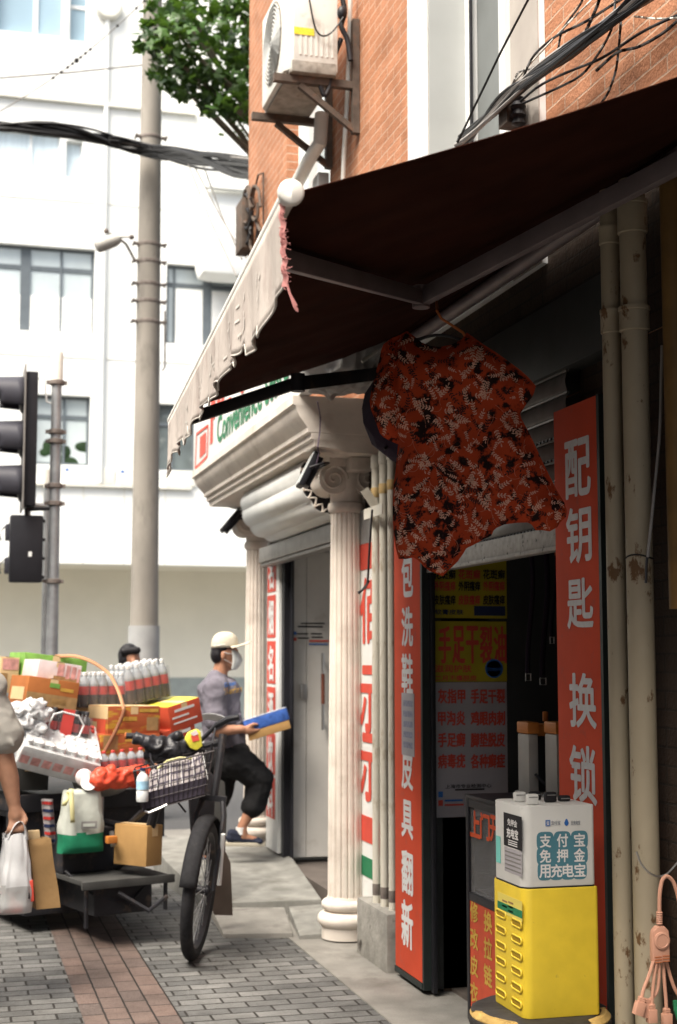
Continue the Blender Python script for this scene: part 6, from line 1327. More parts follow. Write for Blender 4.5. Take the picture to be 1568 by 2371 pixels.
s_ = thing('ratchet_strap', 'tan webbing strap over the load from back left to the red bag', 'strap', Yp(285, 1640, 8.6))
pts = [Yp(*q, yy) for q, yy in (((128, 1520), 9.0), ((175, 1518), 8.95), ((215, 1532), 8.9), ((255, 1560), 8.85), ((275, 1600), 8.75), ((286, 1636), 8.62), ((287, 1650), 8.60), ((270, 1690), 8.58), ((240, 1745), 8.54), ((206, 1792), 8.40))]
P2 = np.array([list(p) for p in pts]); u_ = np.linspace(0, 1, 40); s2 = np.linspace(0, 1, len(pts)); P3 = np.stack([np.interp(u_, s2, P2[:, k]) for k in range(3)], 1)
for _ in range(2): P3[1:-1] = (P3[:-2] + 2 * P3[1:-1] + P3[2:]) / 4
def stp(i0, i1, m, nm):
    mb = MB(); Q = [Vector(p) for p in P3[i0:i1]]; vs = []
    for i, p in enumerate(Q): d_ = (Q[min(i + 1, len(Q) - 1)] - Q[max(i - 1, 0)]).normalized(); sd_ = d_.cross(Vector((.2, -1, .3))).normalized(); vs += [p - sd_ * .011, p + sd_ * .011]
    mb.add(vs, [(2 * i, 2 * i + 1, 2 * i + 3, 2 * i + 2) for i in range(len(Q) - 1)]); mb.build(nm, m, s_, smooth=True, solid=.003)
stp(0, 25, M['strap'], 'webbing'); stp(24, 40, M['strapdk'], 'webbing')
MB().ball(Yp(195, 1800, 8.30), .05, .04, .05).build('knot', M['tissue'], s_, smooth=True)
MB().lathe([(0, -.004), (.045, -.004), (.045, .004), (0, .004)], Yp(205, 1812, 8.25), 20, ax=(Vector((1, 0, 0)), Vector((0, .3, 1)).normalized(), Vector((0, -1, .3)).normalized())).build('buckle', M['wframe'], s_)
# things on the handlebar and in the basket
mb = MB()
for a, b, r1, r2 in (((322, 1712), (365, 1728), 14, 20), ((365, 1728), (400, 1742), 26, 24), ((350, 1745), (380, 1755), 16, 14), ((400, 1742), (445, 1722), 22, 18), ((395, 1715), (412, 1706), 10, 11), ((420, 1735), (462, 1745), 20, 14)): k = K(Yp(*a, 7.95)); mb.cap(Yp(*a, 7.93), Yp(*b, 7.90), r1 * k, r2 * k)
o_ = blob('rain_cover', mb, M['raincover'], None, .009, 2, crump=.014, cf=15); props(o_, 'black shiny rain cover bundled over the tricycle handlebar', 'rain cover')
a = Yp(450, 1712, 7.80); k = K(a)
mb = MB().prism([(k * x, k * y) for x, y in ((-22, 0), (-14, 16), (6, 24), (16, 18), (20, -16), (6, -26), (-10, -20))], a, (1, 0, 0), (0, .1, 1), (0, .04, 0)); o_ = mb.build('snack_bag', M['snack'], None, bevel=.012)
props(o_, 'crumpled yellow snack wrapper with red print on the handlebar', 'wrapper'); MB().prism([(k * x, k * y) for x, y in ((-8, 8), (8, 14), (12, -2), (-4, -6))], a + Vector((0, -.003, 0)), (1, 0, 0), (0, .1, 1), (0, .002, 0)).build('red_print', M['redlet'], o_)
MB().prism([(k * x, k * y) for x, y in ((-10, 14), (4, 22), (10, 12), (-2, 8))], a + Vector((0, -.005, 0)), (1, 0, 0), (0, .1, 1), (0, .002, 0)).build('pale_print', M['tissue'], o_)
pbg = thing('plaid_bag', 'grey plaid shopping bag sitting in the wire basket', 'bag', Yp(415, 1845, 7.70))
p0_ = [Yp(*q, yy) for q, yy in (((342, 1845), 7.72), ((478, 1810), 7.66), ((466, 1742), 7.72), ((352, 1788), 7.78))]
def plb(u, v, d_=0): a = p0_[0].lerp(p0_[1], u); b = p0_[3].lerp(p0_[2], u); p = a.lerp(b, v); return p + Vector((0, -.02 * math.sin(math.pi * u) + .008 * math.sin(9 * u + 5 * v) - d_, .012 * math.sin(6 * u) * v))
MB().grid(lambda u, v: plb(u, v), 24, 12).grid(lambda u, v: plb(u, v, -.10 + .03 * v), 24, 12).build('bag_cloth', M['plaid'], pbg, smooth=True, solid=.004)
mb = MB()
for k in range(9): mb.grid(lambda u, v, k=k: plb((k + .35 + .22 * u) / 9, v, .003), 1, 10)
for k in range(4): mb.grid(lambda u, v, k=k: plb(u, (k + .4 + .25 * v) / 4, .0045), 22, 1)
mb.build('dark_check', M['plaiddk'], pbg, smooth=True)
mb = MB(); 
for k in range(5): mb.grid(lambda u, v, k=k: plb((k * 2 + .75 + .07 * u) / 9 + .05, v, .006), 1, 10)
mb.build('pale_check', M['white'], pbg, smooth=True)
MB().tube([plb(.1, 1), plb(.3, 1) + Vector((0, -.02, .02)), plb(.55, 1) + Vector((0, -.02, .025)), plb(.8, 1)], .006, 6).build('bag_handle', M['paleyellow'], pbg, smooth=True)
wbt = thing('water_bottle', 'clear water bottle with a pale blue label standing in the basket corner', 'bottle', Yp(332, 1860, 7.60)); a, b = Yp(330, 1856, 7.6), Yp(331, 1778, 7.62); h = (b - a).length
MB().lathe([(.030, 0), (.033, .01), (.033, h * .30), (.030, h * .33), (.033, h * .36), (.033, h * .66), (.026, h * .78), (.013, h * .86), (.013, h * .92)], a, 20).build('bottle_body', M['clear'], wbt, smooth=True)
MB().lathe([(.0335, h * .37), (.0335, h * .62)], a, 20).build('bottle_label', M['waterblue'], wbt, smooth=True); MB().lathe([(.015, h * .92), (.015, h), (0, h * 1.005)], a, 14).build('bottle_cap', M['navy'], wbt)

sc_ = thing('patterned_cloth', 'narrow blue and red patterned cloth hanging left of the grain sack', 'cloth', Yp(110, 1960, 8.4))
MB().grid(lambda u, v: Yp(96 + 26 * u + 10 * v, 1850 + 105 * v, 8.42) + Vector((0, .015 * math.sin(u * 6 + v * 3), 0)), 6, 16).build('cloth_strip', M['plaid'], sc_, smooth=True, solid=.003)
for k in range(6): MB().grid(lambda u, v, k=k: Yp(97 + 25 * u + 10 * (k + v * .4) / 6, 1856 + 105 * (k + v * .4) / 6, 8.41) + Vector((0, .015 * math.sin(u * 6 + (k + v * .4) / 2), 0)), 6, 2).build('stripe', M['navy'] if k % 2 else M['colalabel'], sc_, smooth=True)
# ================================================================ PEOPLE
# delivery man stepping up to the shop with a blue pack
YM = 10.12; mk = K(Yp(530, 1700, YM))
def m_(px, py, dy=0): return Yp(px, py, YM) + Vector((0, dy, 0))
man = thing('person', 'man in cream cap, white mask and purple-grey tee stepping up with a blue pack', 'person', (m_(530, 1955).x, YM, .2))
B = MB()
B.ball(m_(522, 1512), 27 * mk, 23 * mk, 36 * mk, 20).ball(m_(534, 1534), 17 * mk, 18 * mk, 19 * mk, 14).cap(m_(514, 1535), m_(506, 1580), 17 * mk, 19 * mk)
B.cap(m_(549, 1510), m_(555, 1521), 3.5 * mk, 6 * mk).ball(m_(546, 1506), 6 * mk, 14 * mk, 4 * mk).ball(m_(512, 1519, -.078), 6 * mk, 3.5 * mk, 11 * mk).ball(m_(512, 1519, .078), 6 * mk, 3.5 * mk, 11 * mk)
B.cap(m_(496, 1600, 0), m_(516, 1600, 0), 34 * mk, 34 * mk).cap(m_(508, 1610), m_(525, 1740), 40 * mk, 38 * mk).cap(m_(496, 1594, -.17), m_(496, 1594, .17), 22 * mk, 22 * mk)
# near arm
ea = m_(492, 1688, -.24); wa = m_(543, 1684, -.27)
B.cap(m_(484, 1600, -.20), ea, 19 * mk, 15 * mk).cap(ea, wa, 14 * mk, 9.5 * mk)
hc = m_(557, 1686, -.27); B.ball(hc, 15 * mk, 8 * mk, 11 * mk)
for i in range(4):
    a = hc + Vector((9 * mk, -.012 + .014 * i, (-2 - 3 * i) * mk)); b = a + Vector((16 * mk, .004, (3 - 3.5 * i) * mk)); c3 = b + Vector(((9 - i * 2) * mk, .014, (4 - i) * mk)); B.cap(a, b, 4.3 * mk, 4.0 * mk, 8).cap(b, c3, 4.0 * mk, 3.3 * mk, 8)
B.cap(hc + Vector((-2 * mk, 0, 6 * mk)), hc + Vector((10 * mk, -.02, 13 * mk)), 5 * mk, 4.2 * mk, 8).cap(hc + Vector((10 * mk, -.02, 13 * mk)), hc + Vector((20 * mk, -.02, 13 * mk)), 4.2 * mk, 3.4 * mk, 8)
# far arm reaching forward under the pack
eb = m_(545, 1670, .24); wbm = m_(598, 1690, .16); B.cap(m_(510, 1600, .2), eb, 18 * mk, 14 * mk).cap(eb, wbm, 13 * mk, 9 * mk).ball(wbm + Vector((12 * mk, 0, 0)), 14 * mk, 9 * mk, 8 * mk)
for i in range(4): a = wbm + Vector((20 * mk, -.03 + .018 * i, -2 * mk)); B.cap(a, a + Vector((18 * mk, 0, 1 * mk)), 4.2 * mk, 3.4 * mk, 8)
# legs: raised front leg (near), standing rear leg (far)
kn1 = m_(600, 1808, -.08); an1 = m_(555, 1910, -.09)
B.cap(m_(535, 1750, -.07), kn1, 33 * mk, 22 * mk).cap(kn1, m_(588, 1850, -.085), 20 * mk, 18 * mk).cap(m_(588, 1850, -.085), an1, 18 * mk, 10.5 * mk).cap(an1, m_(556, 1932, -.09), 11 * mk, 12 * mk).cap(m_(553, 1935, -.09), m_(588, 1942, -.09), 11 * mk, 8 * mk)
kn2 = m_(506, 1850, .1); an2 = m_(478, 1985, .1); B.cap(m_(522, 1752, .08), kn2, 33 * mk, 21 * mk).cap(kn2, an2, 19 * mk, 10 * mk).cap(an2, m_(508, 2000, .1), 11 * mk, 8 * mk)
blob('body', B, M['skin'], man, .0085, 3)
T = MB(); T.cap(m_(494, 1602), m_(520, 1602), 37 * mk, 37 * mk).cap(m_(505, 1610), m_(520, 1700), 46 * mk, 48 * mk).cap(m_(518, 1690), m_(526, 1742), 48 * mk, 46 * mk).cap(m_(498, 1590, -.15), m_(500, 1590, .15), 25 * mk, 25 * mk).cap(m_(504, 1574), m_(500, 1600), 25 * mk, 30 * mk)
T.cap(m_(486, 1596, -.19), m_(487, 1664, -.235), 27 * mk, 25 * mk).cap(m_(508, 1600, .19), m_(530, 1650, .22), 26 * mk, 24 * mk)
for k in range(5): T.cap(m_(492 + 12 * k, 1655 + 6 * k, -.135), m_(515 + 11 * k, 1625 + 9 * k, -.13), 5 * mk, 3 * mk, 8)
tee = blob('tee_shirt', T, M['tee'], man, .0095, 4, crump=.010, cf=9)
H = MB(); H.cap(m_(520, 1752, -.02), m_(538, 1752, .04), 45 * mk, 45 * mk).cap(m_(540, 1758, -.07), m_(596, 1800, -.08), 42 * mk, 31 * mk).cap(m_(598, 1806, -.08), m_(581, 1862, -.088), 29 * mk, 28 * mk).cap(m_(524, 1760, .08), m_(509, 1846, .1), 42 * mk, 32 * mk)
H.cap(m_(614, 1832, -.09), m_(618, 1838, -.09), 5 * mk, 3 * mk)
blob('shorts', H, M['shorts'], man, .010, 3, crump=.010, cf=9)
# chest print: two small curved words, dark blue over ochre
from mathutils.bvhtree import BVHTree
def project(o, pts, lift=.002):
    me = o.data; off = OFF[o]; tree = BVHTree.FromPolygons([v.co + off for v in me.vertices], [tuple(p.vertices) for p in me.polygons]); out = []
    for p in pts:
        d_ = (p - C0).normalized(); hit = tree.ray_cast(C0 + d_ * 4, d_); q = hit[0] if hit[0] is not None else p; out.append(q - d_ * lift)
    return out
def chest(body, px, py, wpx, hpx, m, nm, rise):
    g = glyphs(body, .02); bb_ = g[2]; pts = [m_(px + (x - (bb_[0] + bb_[1]) / 2) / (bb_[1] - bb_[0]) * wpx, py - (y - (bb_[2] + bb_[3]) / 2) / (bb_[3] - bb_[2]) * hpx - rise * ((x - bb_[0]) / (bb_[1] - bb_[0]) - .5)) for x, y in g[0]]
    MB().add(project(tee, pts), g[1]).build(nm, m, man)
chest('Warriors', 540, 1598, 42, 16, M['gold'], 'chest_print', 8); chest('Golden', 533, 1583, 26, 11, M['blue'], 'chest_print', 6)
cpm = MB(); cc_ = m_(520, 1494)
cpm.ball(cc_ + Vector((0, 0, -.01)), 31 * mk, 27 * mk, 38 * mk, 20).cap(m_(500, 1506), m_(545, 1496), 18 * mk, 16 * mk)
cap_ = MB()
def capf(u, v): a = 2 * math.pi * u; ph = v * math.pi / 2 * 1.02; return m_(519, 1499) + Vector(((31.5 * mk * math.cos(a) + 1.5 * mk) * math.sin(ph) ** .8, 27 * mk * math.sin(a) * math.sin(ph) ** .8, 36 * mk * math.cos(ph) ** .8 if ph < math.pi / 2 else 0)) + Vector((0, 0, .0 - .10 * (31 * mk * math.cos(a)) * math.sin(ph) * -1 * .6))
cap_.grid(capf, 36, 14); co_ = cap_.build('cap', M['capc'], man, smooth=True, solid=.004)
def brim(u, v): a = R(-75) + u * R(150); r0, r1 = 30 * mk, (30 + 32 * max(0, math.cos(a)) ** .8) * mk; r_ = r0 + (r1 - r0) * v; return m_(521, 1497) + Vector((r_ * math.cos(a), (27 / 31) * r_ * math.sin(a), 8 * mk * v * math.cos(a) + .08 * r_ * math.cos(a) - 7 * mk * v * abs(math.sin(a))))
MB().grid(brim, 24, 6).build('brim', M['capc'], co_, smooth=True, solid=.005)
MB().tube([m_(490 + 3 * k, 1496 - .4 * k, -.074 - .001 * k) for k in range(10)], .004, 6).build('cap_seam', M['ledge'], co_)
hr = MB(); hr.ball(m_(503, 1516), 16 * mk, 24 * mk, 22 * mk).ball(m_(512, 1502), 24 * mk, 25 * mk, 16 * mk); blob('hair', hr, M['hair'], man, .008, 2)
mkm = MB(); 
def maskf(u, v): a = R(-80) + u * R(160); ph = v; r_ = (1 - .35 * abs(2 * ph - 1) ** 2.2); return m_(531, 1528 - 0) + Vector((27 * mk * math.cos(a) * r_ + 6 * mk * (1 - abs(2 * ph - 1)) * math.cos(a) - 2 * mk, 22 * mk * math.sin(a) * (.75 + .25 * r_), (23 - 46 * ph) * mk))
mo_ = MB().grid(maskf, 18, 12).build('face_mask', M['mask'], man, smooth=True, solid=.003)
MB().tube([m_(541, 1513, -.045), m_(528, 1514, -.072), m_(514, 1510, -.080)], .0025, 5).tube([m_(540, 1540, -.045), m_(526, 1532, -.070), m_(513, 1526, -.080)], .0025, 5).build('ear_loop', M['white'], mo_)
for (hp, tp_, dy) in ((m_(529, 1937), m_(592, 1944), -.09), (m_(470, 2002), m_(528, 2006), .1)):
    s_ = MB(); D = Vector((0, dy, 0)); s_.cap(hp + D, tp_ + D, 12 * mk, 9 * mk).cap(hp + D + Vector((2 * mk, 0, 10 * mk)), hp + D + Vector((26 * mk, 0, 5 * mk)), 11 * mk, 11 * mk).ball(tp_ + D + Vector((0, 0, -1 * mk)), 13 * mk, 13 * mk, 8 * mk)
    so_ = blob('shoe', s_, M['shoe'], man, .008, 2)
    MB().prism([(-12 * mk, -10 * mk), (14 * mk, -12 * mk), (60 * mk, -11 * mk), (78 * mk, -6 * mk), (82 * mk, 2 * mk), (72 * mk, 9 * mk), (40 * mk, 11 * mk), (10 * mk, 10 * mk), (-11 * mk, 8 * mk)], hp + D + Vector((0, 0, -17 * mk)), (1, 0, -.04), (0, 1, 0), (0, 0, 8 * mk)).build('sole', M['sole'], so_, bevel=.003)
hp = m_(552, 1918, -.09); MB().lathe([(11.5 * mk, -10 * mk), (11.5 * mk, 6 * mk)], hp, 16).build('sock', M['white'], man, smooth=True)
# the blue pack he carries
bp = thing('drink_pack', 'blue and white shrink-wrapped pack held by the man in the cap', 'pack', m_(600, 1690))
t = R(17); u = Vector((math.cos(t) * .97, -.22, math.sin(t))).normalized(); wv_ = Vector((.25, 1, -.02)).normalized(); v = wv_.cross(u).normalized() * -1
if v.z < 0: v = -v
wv_ = u.cross(v); wv_ = -wv_ if wv_.y < 0 else wv_
c = m_(597, 1668, -.30)
MB().obox(c + wv_ * .11 + v * .012, u * 52 * mk, wv_ * .11, v * 14 * mk).build('wrap', M['packblue'], bp, bevel=.014)
MB().obox(c + wv_ * .11 + v * (-19 * mk), u * 49 * mk, wv_ * .105, v * 10 * mk).build('tray', M['kraft'], bp, bevel=.004)
mb = MB()
for i in range(6):
    for j in range(3): mb.lathe([(.0, 0), (.026, 0), (.026, .006), (0, .007)], c + v * (14 * mk + .012) + u * ((i - 2.5) * 17 * mk) + wv_ * (.035 + j * .072), 12, ax=(u, wv_, v))
mb.build('can_top', M['packtop'], bp, smooth=True)
MB().obox(c + wv_ * .11 + v * (14 * mk + .0155), u * 50 * mk, wv_ * .105, v * .0012).build('wrap_top', M['packtop'], bp)
pa_ = Yp(495, 1668, 9.6); k = K(pa_)
props(MB().grid(lambda u, v: pa_ + Vector(((-30 + 62 * u) * k, .10 * v + .02 * math.sin(u * 5), (14 - 10 * u - 16 * v + 6 * math.sin(u * 3)) * k)), 14, 6).build('paper_sheet', M['paper'], None, smooth=True, solid=.002), 'white curled paper sheet lying on the red cartons beside the man', 'paper')
# passer-by whose head shows above the load
YP2 = 11.6
def n_(px, py, dy=0): return Yp(px, py, YP2) + Vector((0, dy, 0))
k2 = K(n_(300, 1520)); pf = thing('person', 'black-haired passer-by whose head shows above the drinks load', 'person', (n_(300, 1700).x, YP2, 0))
hd_ = n_(301, 1526); B = MB(); B.ball(hd_, 22 * k2, 24 * k2, 32 * k2, 18).ball(hd_ + Vector((4 * k2, -.02, -18 * k2)), 16 * k2, 17 * k2, 15 * k2).cap(hd_ + Vector((0, 0, -28 * k2)), hd_ + Vector((-2 * k2, .01, -60 * k2)), 14 * k2, 16 * k2).cap(hd_ + Vector((5 * k2, -23 * k2, 0)), hd_ + Vector((6 * k2, -26 * k2, -7 * k2)), 3 * k2, 5 * k2)
for s_ in (-1, 1): B.ball(hd_ + Vector((s_ * 22 * k2, .01, -3 * k2)), 3 * k2, 6 * k2, 9 * k2)
zt = hd_.z - 66 * k2; x_ = hd_.x; B.cap((x_ - .15, YP2, zt), (x_ + .15, YP2, zt), .07, .07).cap((x_, YP2, zt - .05), (x_, YP2, zt - .5), .15, .14)
for s_ in (-1, 1): B.cap((x_ + s_ * .19, YP2, zt - .02), (x_ + s_ * .23, YP2, zt - .30), .05, .042).cap((x_ + s_ * .23, YP2, zt - .3), (x_ + s_ * .22, YP2 - .1, zt - .55), .04, .03).ball((x_ + s_ * .22, YP2 - .12, zt - .62), .03, .04, .06).cap((x_ + s_ * .09, YP2, zt - .52), (x_ + s_ * .1, YP2, .48), .085, .06).cap((x_ + s_ * .1, YP2, .48), (x_ + s_ * .1, YP2 + .02, .08), .055, .036).cap((x_ + s_ * .1, YP2 + .02, .05), (x_ + s_ * .11, YP2 - .14, .04), .04, .034)
blob('body', B, M['skin'], pf, .011, 3)
H = MB(); H.ball(hd_ + Vector((-2 * k2, .022, 8 * k2)), 25.5 * k2, 25 * k2, 29 * k2, 18).ball(hd_ + Vector((-10 * k2, .0, -2 * k2)), 17 * k2, 22 * k2, 26 * k2).cap(hd_ + Vector((-16 * k2, -18 * k2, 17 * k2)), hd_ + Vector((14 * k2, -18 * k2, 20 * k2)), 9 * k2, 9 * k2); blob('hair', H, M['hair'], pf, .008, 2)
MB().grid(lambda u, v: hd_ + Vector(((2 + 17 * math.sin((u - .5) * 2.4)) * k2, -(20 + 5 * math.cos((u - .5) * 2.4)) * k2, (-8 - 18 * v) * k2)), 12, 6).build('face_mask', M['mask'], pf, smooth=True, solid=.003)
T = MB(); T.cap((x_ - .15, YP2, zt), (x_ + .15, YP2, zt), .09, .09).cap((x_, YP2, zt - .05), (x_, YP2, zt - .55), .17, .16)
for s_ in (-1, 1): T.cap((x_ + s_ * .19, YP2, zt - .02), (x_ + s_ * .22, YP2, zt - .22), .066, .06)
blob('shirt', T, M['trouser'], pf, .014, 3)
T = MB()
for s_ in (-1, 1): T.cap((x_ + s_ * .09, YP2, zt - .55), (x_ + s_ * .1, YP2, .12), .10, .065)
blob('trousers', T, M['trouser'], pf, .014, 3)
# person at the left edge: arm with carrier bags, most of the body outside the picture
YL = 7.0
def l_(px, py, dy=0): return Yp(px, py, YL) + Vector((0, dy, 0))
k3 = K(l_(0, 1800)); pl3 = thing('person', 'person in a beige-grey tee cut by the left edge, one bare arm holding bags', 'person', (l_(-110, 1800).x, YL, 0))
cx = l_(-112, 1700).x; shz = l_(-30, 1592).z
B = MB(); B.cap((cx - .16, YL, shz), (cx + .16, YL, shz), .07, .07).cap((cx, YL, shz - .08), (cx, YL, shz - .5), .16, .15).cap((cx, YL, shz + .02), (cx, YL, shz + .14), .06, .055).ball((cx, YL, shz + .245), .078, .095, .12, 18).ball((cx, YL - .05, shz + .18), .055, .055, .055).cap((cx, YL - .092, shz + .25), (cx, YL - .105, shz + .225), .011, .017)
for s_ in (-1, 1): B.ball((cx + s_ * .08, YL + .01, shz + .24), .012, .02, .034); B.cap((cx + s_ * .09, YL, shz - .55), (cx + s_ * .1, YL + .05 * s_, .50), .085, .06).cap((cx + s_ * .1, YL + .05 * s_, .50), (cx + s_ * .1, YL + .12 * s_, .09), .056, .036).cap((cx + s_ * .1, YL + .12 * s_, .05), (cx + s_ * .11, YL + .12 * s_ - .15, .04), .04, .034)
el_ = l_(12, 1765); wr_ = l_(33, 1864); B.cap(l_(-28, 1605), el_, 30 * k3, 24 * k3).cap(el_, l_(22, 1802), 24 * k3, 23 * k3).cap(l_(22, 1802), wr_, 23 * k3, 15 * k3)
hc = l_(38, 1888); B.cap(wr_, hc, 14.5 * k3, 16 * k3).ball(hc, 21 * k3, 11 * k3, 22 * k3)
for i in range(4):
    a = hc + Vector(((14 - 9 * i) * k3, -.010, -15 * k3)); b = a + Vector(((2 - 2 * i) * k3, -.016, (-16 - 2 * (i in (1, 2))) * k3)); c3 = b + Vector(((-6) * k3, .020, (-8) * k3)); B.cap(a, b, 5.4 * k3, 5.0 * k3, 8).cap(b, c3, 5.0 * k3, 4.2 * k3, 8)
B.cap(hc + Vector((16 * k3, -.004, 4 * k3)), hc + Vector((23 * k3, -.022, -10 * k3)), 6 * k3, 5.2 * k3, 8).cap(hc + Vector((23 * k3, -.022, -10 * k3)), hc + Vector((14 * k3, -.03, -24 * k3)), 5.2 * k3, 4.4 * k3, 8)
B.cap((cx - .2, YL, shz - .03), (cx - .25, YL, shz - .33), .05, .042).cap((cx - .25, YL, shz - .33), (cx - .24, YL - .06, shz - .58), .04, .03).ball((cx - .24, YL - .07, shz - .65), .03, .04, .06)
blob('body', B, M['skin2'], pl3, .0085, 3)
T = MB(); T.cap((cx - .16, YL, shz), (cx + .16, YL, shz), .09, .09).cap((cx, YL, shz - .05), (cx, YL, shz - .55), .18, .175).cap(l_(-36, 1606), l_(10, 1704), 42 * k3, 45 * k3).cap((cx - .2, YL, shz - .03), (cx - .23, YL, shz - .24), .07, .068)
for k in range(3): T.cap(l_(-30 + 14 * k, 1640 + 20 * k, -.085), l_(10 + 10 * k, 1700 + 12 * k, -.085), 5 * k3, 4 * k3, 8)
blob('tee_shirt', T, M['greytee'], pl3, .010, 3, crump=.007, cf=8)
T = MB(); T.cap((cx, YL, shz - .55), (cx, YL, shz - .62), .165, .16)
for s_ in (-1, 1): T.cap((cx + s_ * .09, YL, shz - .62), (cx + s_ * .1, YL + .09 * s_, .13), .105, .065)
blob('trousers', T, M['trouser'], pl3, .014, 3); blob('hair', MB().ball((cx, YL + .015, shz + .285), .086, .10, .10, 18), M['hair'], pl3, .012, 2)
for s_ in (-1, 1): blob('shoe', MB().cap((cx + s_ * .1, YL + .12 * s_ + .02, .05), (cx + s_ * .11, YL + .12 * s_ - .16, .045), .048, .042), M['shoe'], pl3, .011, 2)
# bags in that hand
pb_ = thing('carrier_bag', 'white plastic carrier bag with red and black print held at the left edge', 'bag', l_(36, 2118))
b0 = l_(32, 2112); hh = 175 * k3
vs, fs, n, m = bagmesh(b0, 52 * k3, 84 * k3, .15, hh, .10, seed=5, yaw=.2)
mb = MB(); mb.add(vs, [f for f in fs[:-1] if vs[f[0]].z > b0.z + hh * .34]); mb.mi = 1; mb.add(vs, [f for f in fs[:-1] if vs[f[0]].z <= b0.z + hh * .34])
mb.build('bag_film', [M['plasticbag'], M['bagclear']], pb_, smooth=True, ang=80, weld=True)
mb = MB()
for s_ in (-1, 1): mb.grid(lambda u, v, s_=s_: b0 + Vector(((s_ * 22 * k3) * (1 - v) + 8 * k3 * v + (u - .5) * 16 * k3 * (1 - .4 * v), -.02 + .02 * math.sin(u * 6), hh * (.94 + .24 * v * (2 - v)))), 4, 8)
mb.build('bag_handle', M['plasticbag'], pb_, smooth=True, solid=.002)
MB().obox(b0 + Vector((-10 * k3, -.0, hh * .14)), (30 * k3, 0, 0), (0, .04, 0), (0, 0, 24 * k3)).build('red_content', M['redbag'], pb_, bevel=.015); MB().obox(b0 + Vector((-24 * k3, -.052, hh * .17)), (10 * k3, 0, 0), (0, .004, 0), (0, 0, 17 * k3)).obox(b0 + Vector((18 * k3, -.052, hh * .22)), (16 * k3, 0, 2 * k3), (0, .004, 0), (-1 * k3, 0, 7 * k3)).build('black_print', M['ink'], pb_)
MB().obox(b0 + Vector((38 * k3, -.01, hh * .28)), (5 * k3, 0, 1 * k3), (0, .035, 0), (-2 * k3, 0, 24 * k3)).build('red_edge', M['redlet'], pb_, bevel=.006)
pg = thing('paper_bag', 'brown paper takeaway bag held beside the white carrier bag', 'bag', l_(100, 2104, .06))
t = R(-7); u = Vector((math.cos(t), .25, -math.sin(t) * 0 + .0)).normalized(); c = l_(98, 2024, .06); up2 = Vector((-.13, 0, 1)).normalized()
def pbag(a, b, d_): wdt = 26 * k3 + 2.5 * k3 * (1 - b) + .9 * k3 * math.sin(b * 7); return c + u * a * wdt + up2 * ((b - .5) * 160 * k3) + Vector((-.25, 1, 0)).normalized() * (d_ * .05 * (1 - .35 * b)) + Vector((0, .006 * math.sin(8 * b + 3 * a), 0))
mb = MB()
ringp = [(-1, -1), (0, -1), (1, -1), (1, 0), (1, 1), (0, 1), (-1, 1), (-1, 0)]; vs = []; 
for j in range(9):
    for a, d_ in ringp: vs.append(pbag(a * (.93 if d_ == 0 else 1), j / 8, d_))
fs = [(j * 8 + k, j * 8 + (k + 1) % 8, j * 8 + 8 + (k + 1) % 8, j * 8 + 8 + k) for j in range(8) for k in range(8)] + [tuple(range(8))[::-1]]
mb.add(vs, fs); mb.build('bag_paper', M['paperbag'], pg, smooth=True, ang=50, solid=.0015); MB().obox(c + up2 * 84 * k3 - u * 8 * k3, u * 14 * k3, Vector((0, .02, 0)), up2 * 14 * k3).build('folded_top', M['kraftpale'], pg, bevel=.004)

# ================================================================ PLANE TREE beyond the brick corner
tr = thing('plane_tree', 'leafy green plane tree reaching out from behind the brick building', 'tree', (4.0, 14.0, -.1))
TB = Vector((4.0, 14.0, -.1)); limbs = MB(); limbs.tube([TB, TB + Vector((.1, 0, 2.4)), TB + Vector((-.1, .1, 4.2)), TB + Vector((-.3, 0, 5.6))], [.26, .2, .17, .14], 16)
rt_ = random.Random(31); clumps = []
def limb(p, q, r0): mid = p.lerp(q, .5) + Vector((0, 0, .25)); limbs.tube([p, mid, q], [r0, r0 * .6, r0 * .25], 8)
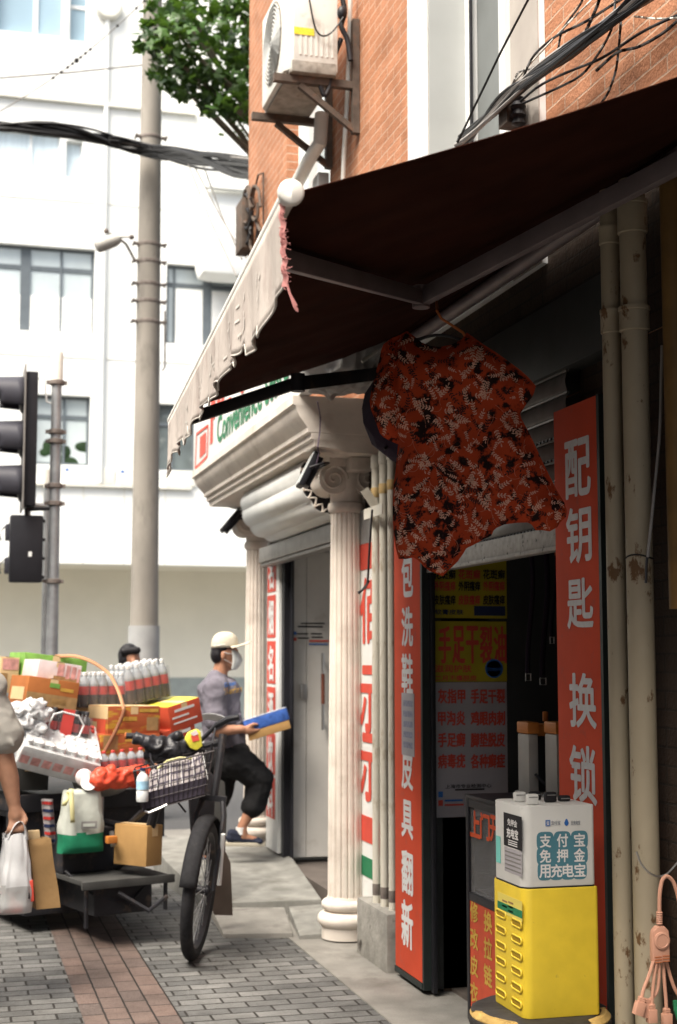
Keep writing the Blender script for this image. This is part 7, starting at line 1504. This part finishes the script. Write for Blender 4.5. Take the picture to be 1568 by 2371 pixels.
# leaf clumps: those in view follow the crown outline seen in the photo, the rest fill the crown behind the roof
vis = [(352, 95, .16), (372, 130, .18), (345, 60, .08), (366, 180, .12), (392, 60, .30), (408, 120, .34), (440, 30, .38), (452, 95, .36), (480, 150, .34), (510, 60, .42), (545, 120, .38), (450, 175, .26), (425, 205, .14), (402, 195, .10), (490, 205, .26), (530, 195, .3), (560, 235, .24), (515, 245, .20), (545, 270, .12), (500, 225, .16), (470, 235, .10), (575, 180, .3), (400, 10, .25), (470, -20, .4), (540, 0, .5), (590, 60, .5), (600, 250, .3)]
for px, py, r_ in vis:
    y = 13.3 + rt_.uniform(-.5, .7); clumps.append((Yp(px, py, y), r_))
for k in range(46):
    a, e, d_ = rt_.uniform(0, 6.28), rt_.uniform(-.15, 1.2), rt_.uniform(1.2, 2.5); p = TB + Vector((math.cos(a) * math.cos(e) * d_, math.sin(a) * math.cos(e) * d_ * .9, 7.6 + math.sin(e) * d_))
    if p.x > 3.0: clumps.append((p, rt_.uniform(.35, .65)))
for p, r_ in clumps[::2]: limb(TB + Vector((-.3, 0, 5.3 + rt_.random())), p, .05)
limbs.build('trunk', M['bark'], tr, smooth=True)
lm = [MB(), MB()]; shp = []
for k in range(10): a = 2 * math.pi * k / 10 + math.pi / 2; r_ = (1.0, .52)[k % 2] * (1 if k not in (4, 6) else .8); shp.append((r_ * math.cos(a) * .95, r_ * math.sin(a)))
for p, r_ in clumps:
    n = int(12 + 270 * r_ ** 2.0 * (1.0 if p.x < 3.2 else .45))
    for k in range(n):
        d_ = Vector((rt_.gauss(0, 1), rt_.gauss(0, 1), rt_.gauss(0, .8))).normalized() * r_ * rt_.random() ** .45; s_ = rt_.uniform(.055, .10)
        nrm = Vector((rt_.gauss(0, .6), rt_.gauss(-.2, .6), rt_.uniform(.1, 1.3))).normalized(); u = nrm.cross(Vector((rt_.uniform(-1, 1), rt_.uniform(-1, 1), .2))).normalized(); v = nrm.cross(u); c = p + d_; dz = rt_.uniform(-.25, .1)
        lm[0 if rt_.random() < .62 else 1].add([c + nrm * .1 * s_] + [c + (u * a + v * b) * s_ + nrm * s_ * dz * abs(a) for a, b in shp], [(0, 1 + i, 1 + (i + 1) % 10) for i in range(10)])
lm[0].build('foliage', M['leaf'], tr); lm[1].build('foliage', M['leafdk'], tr)
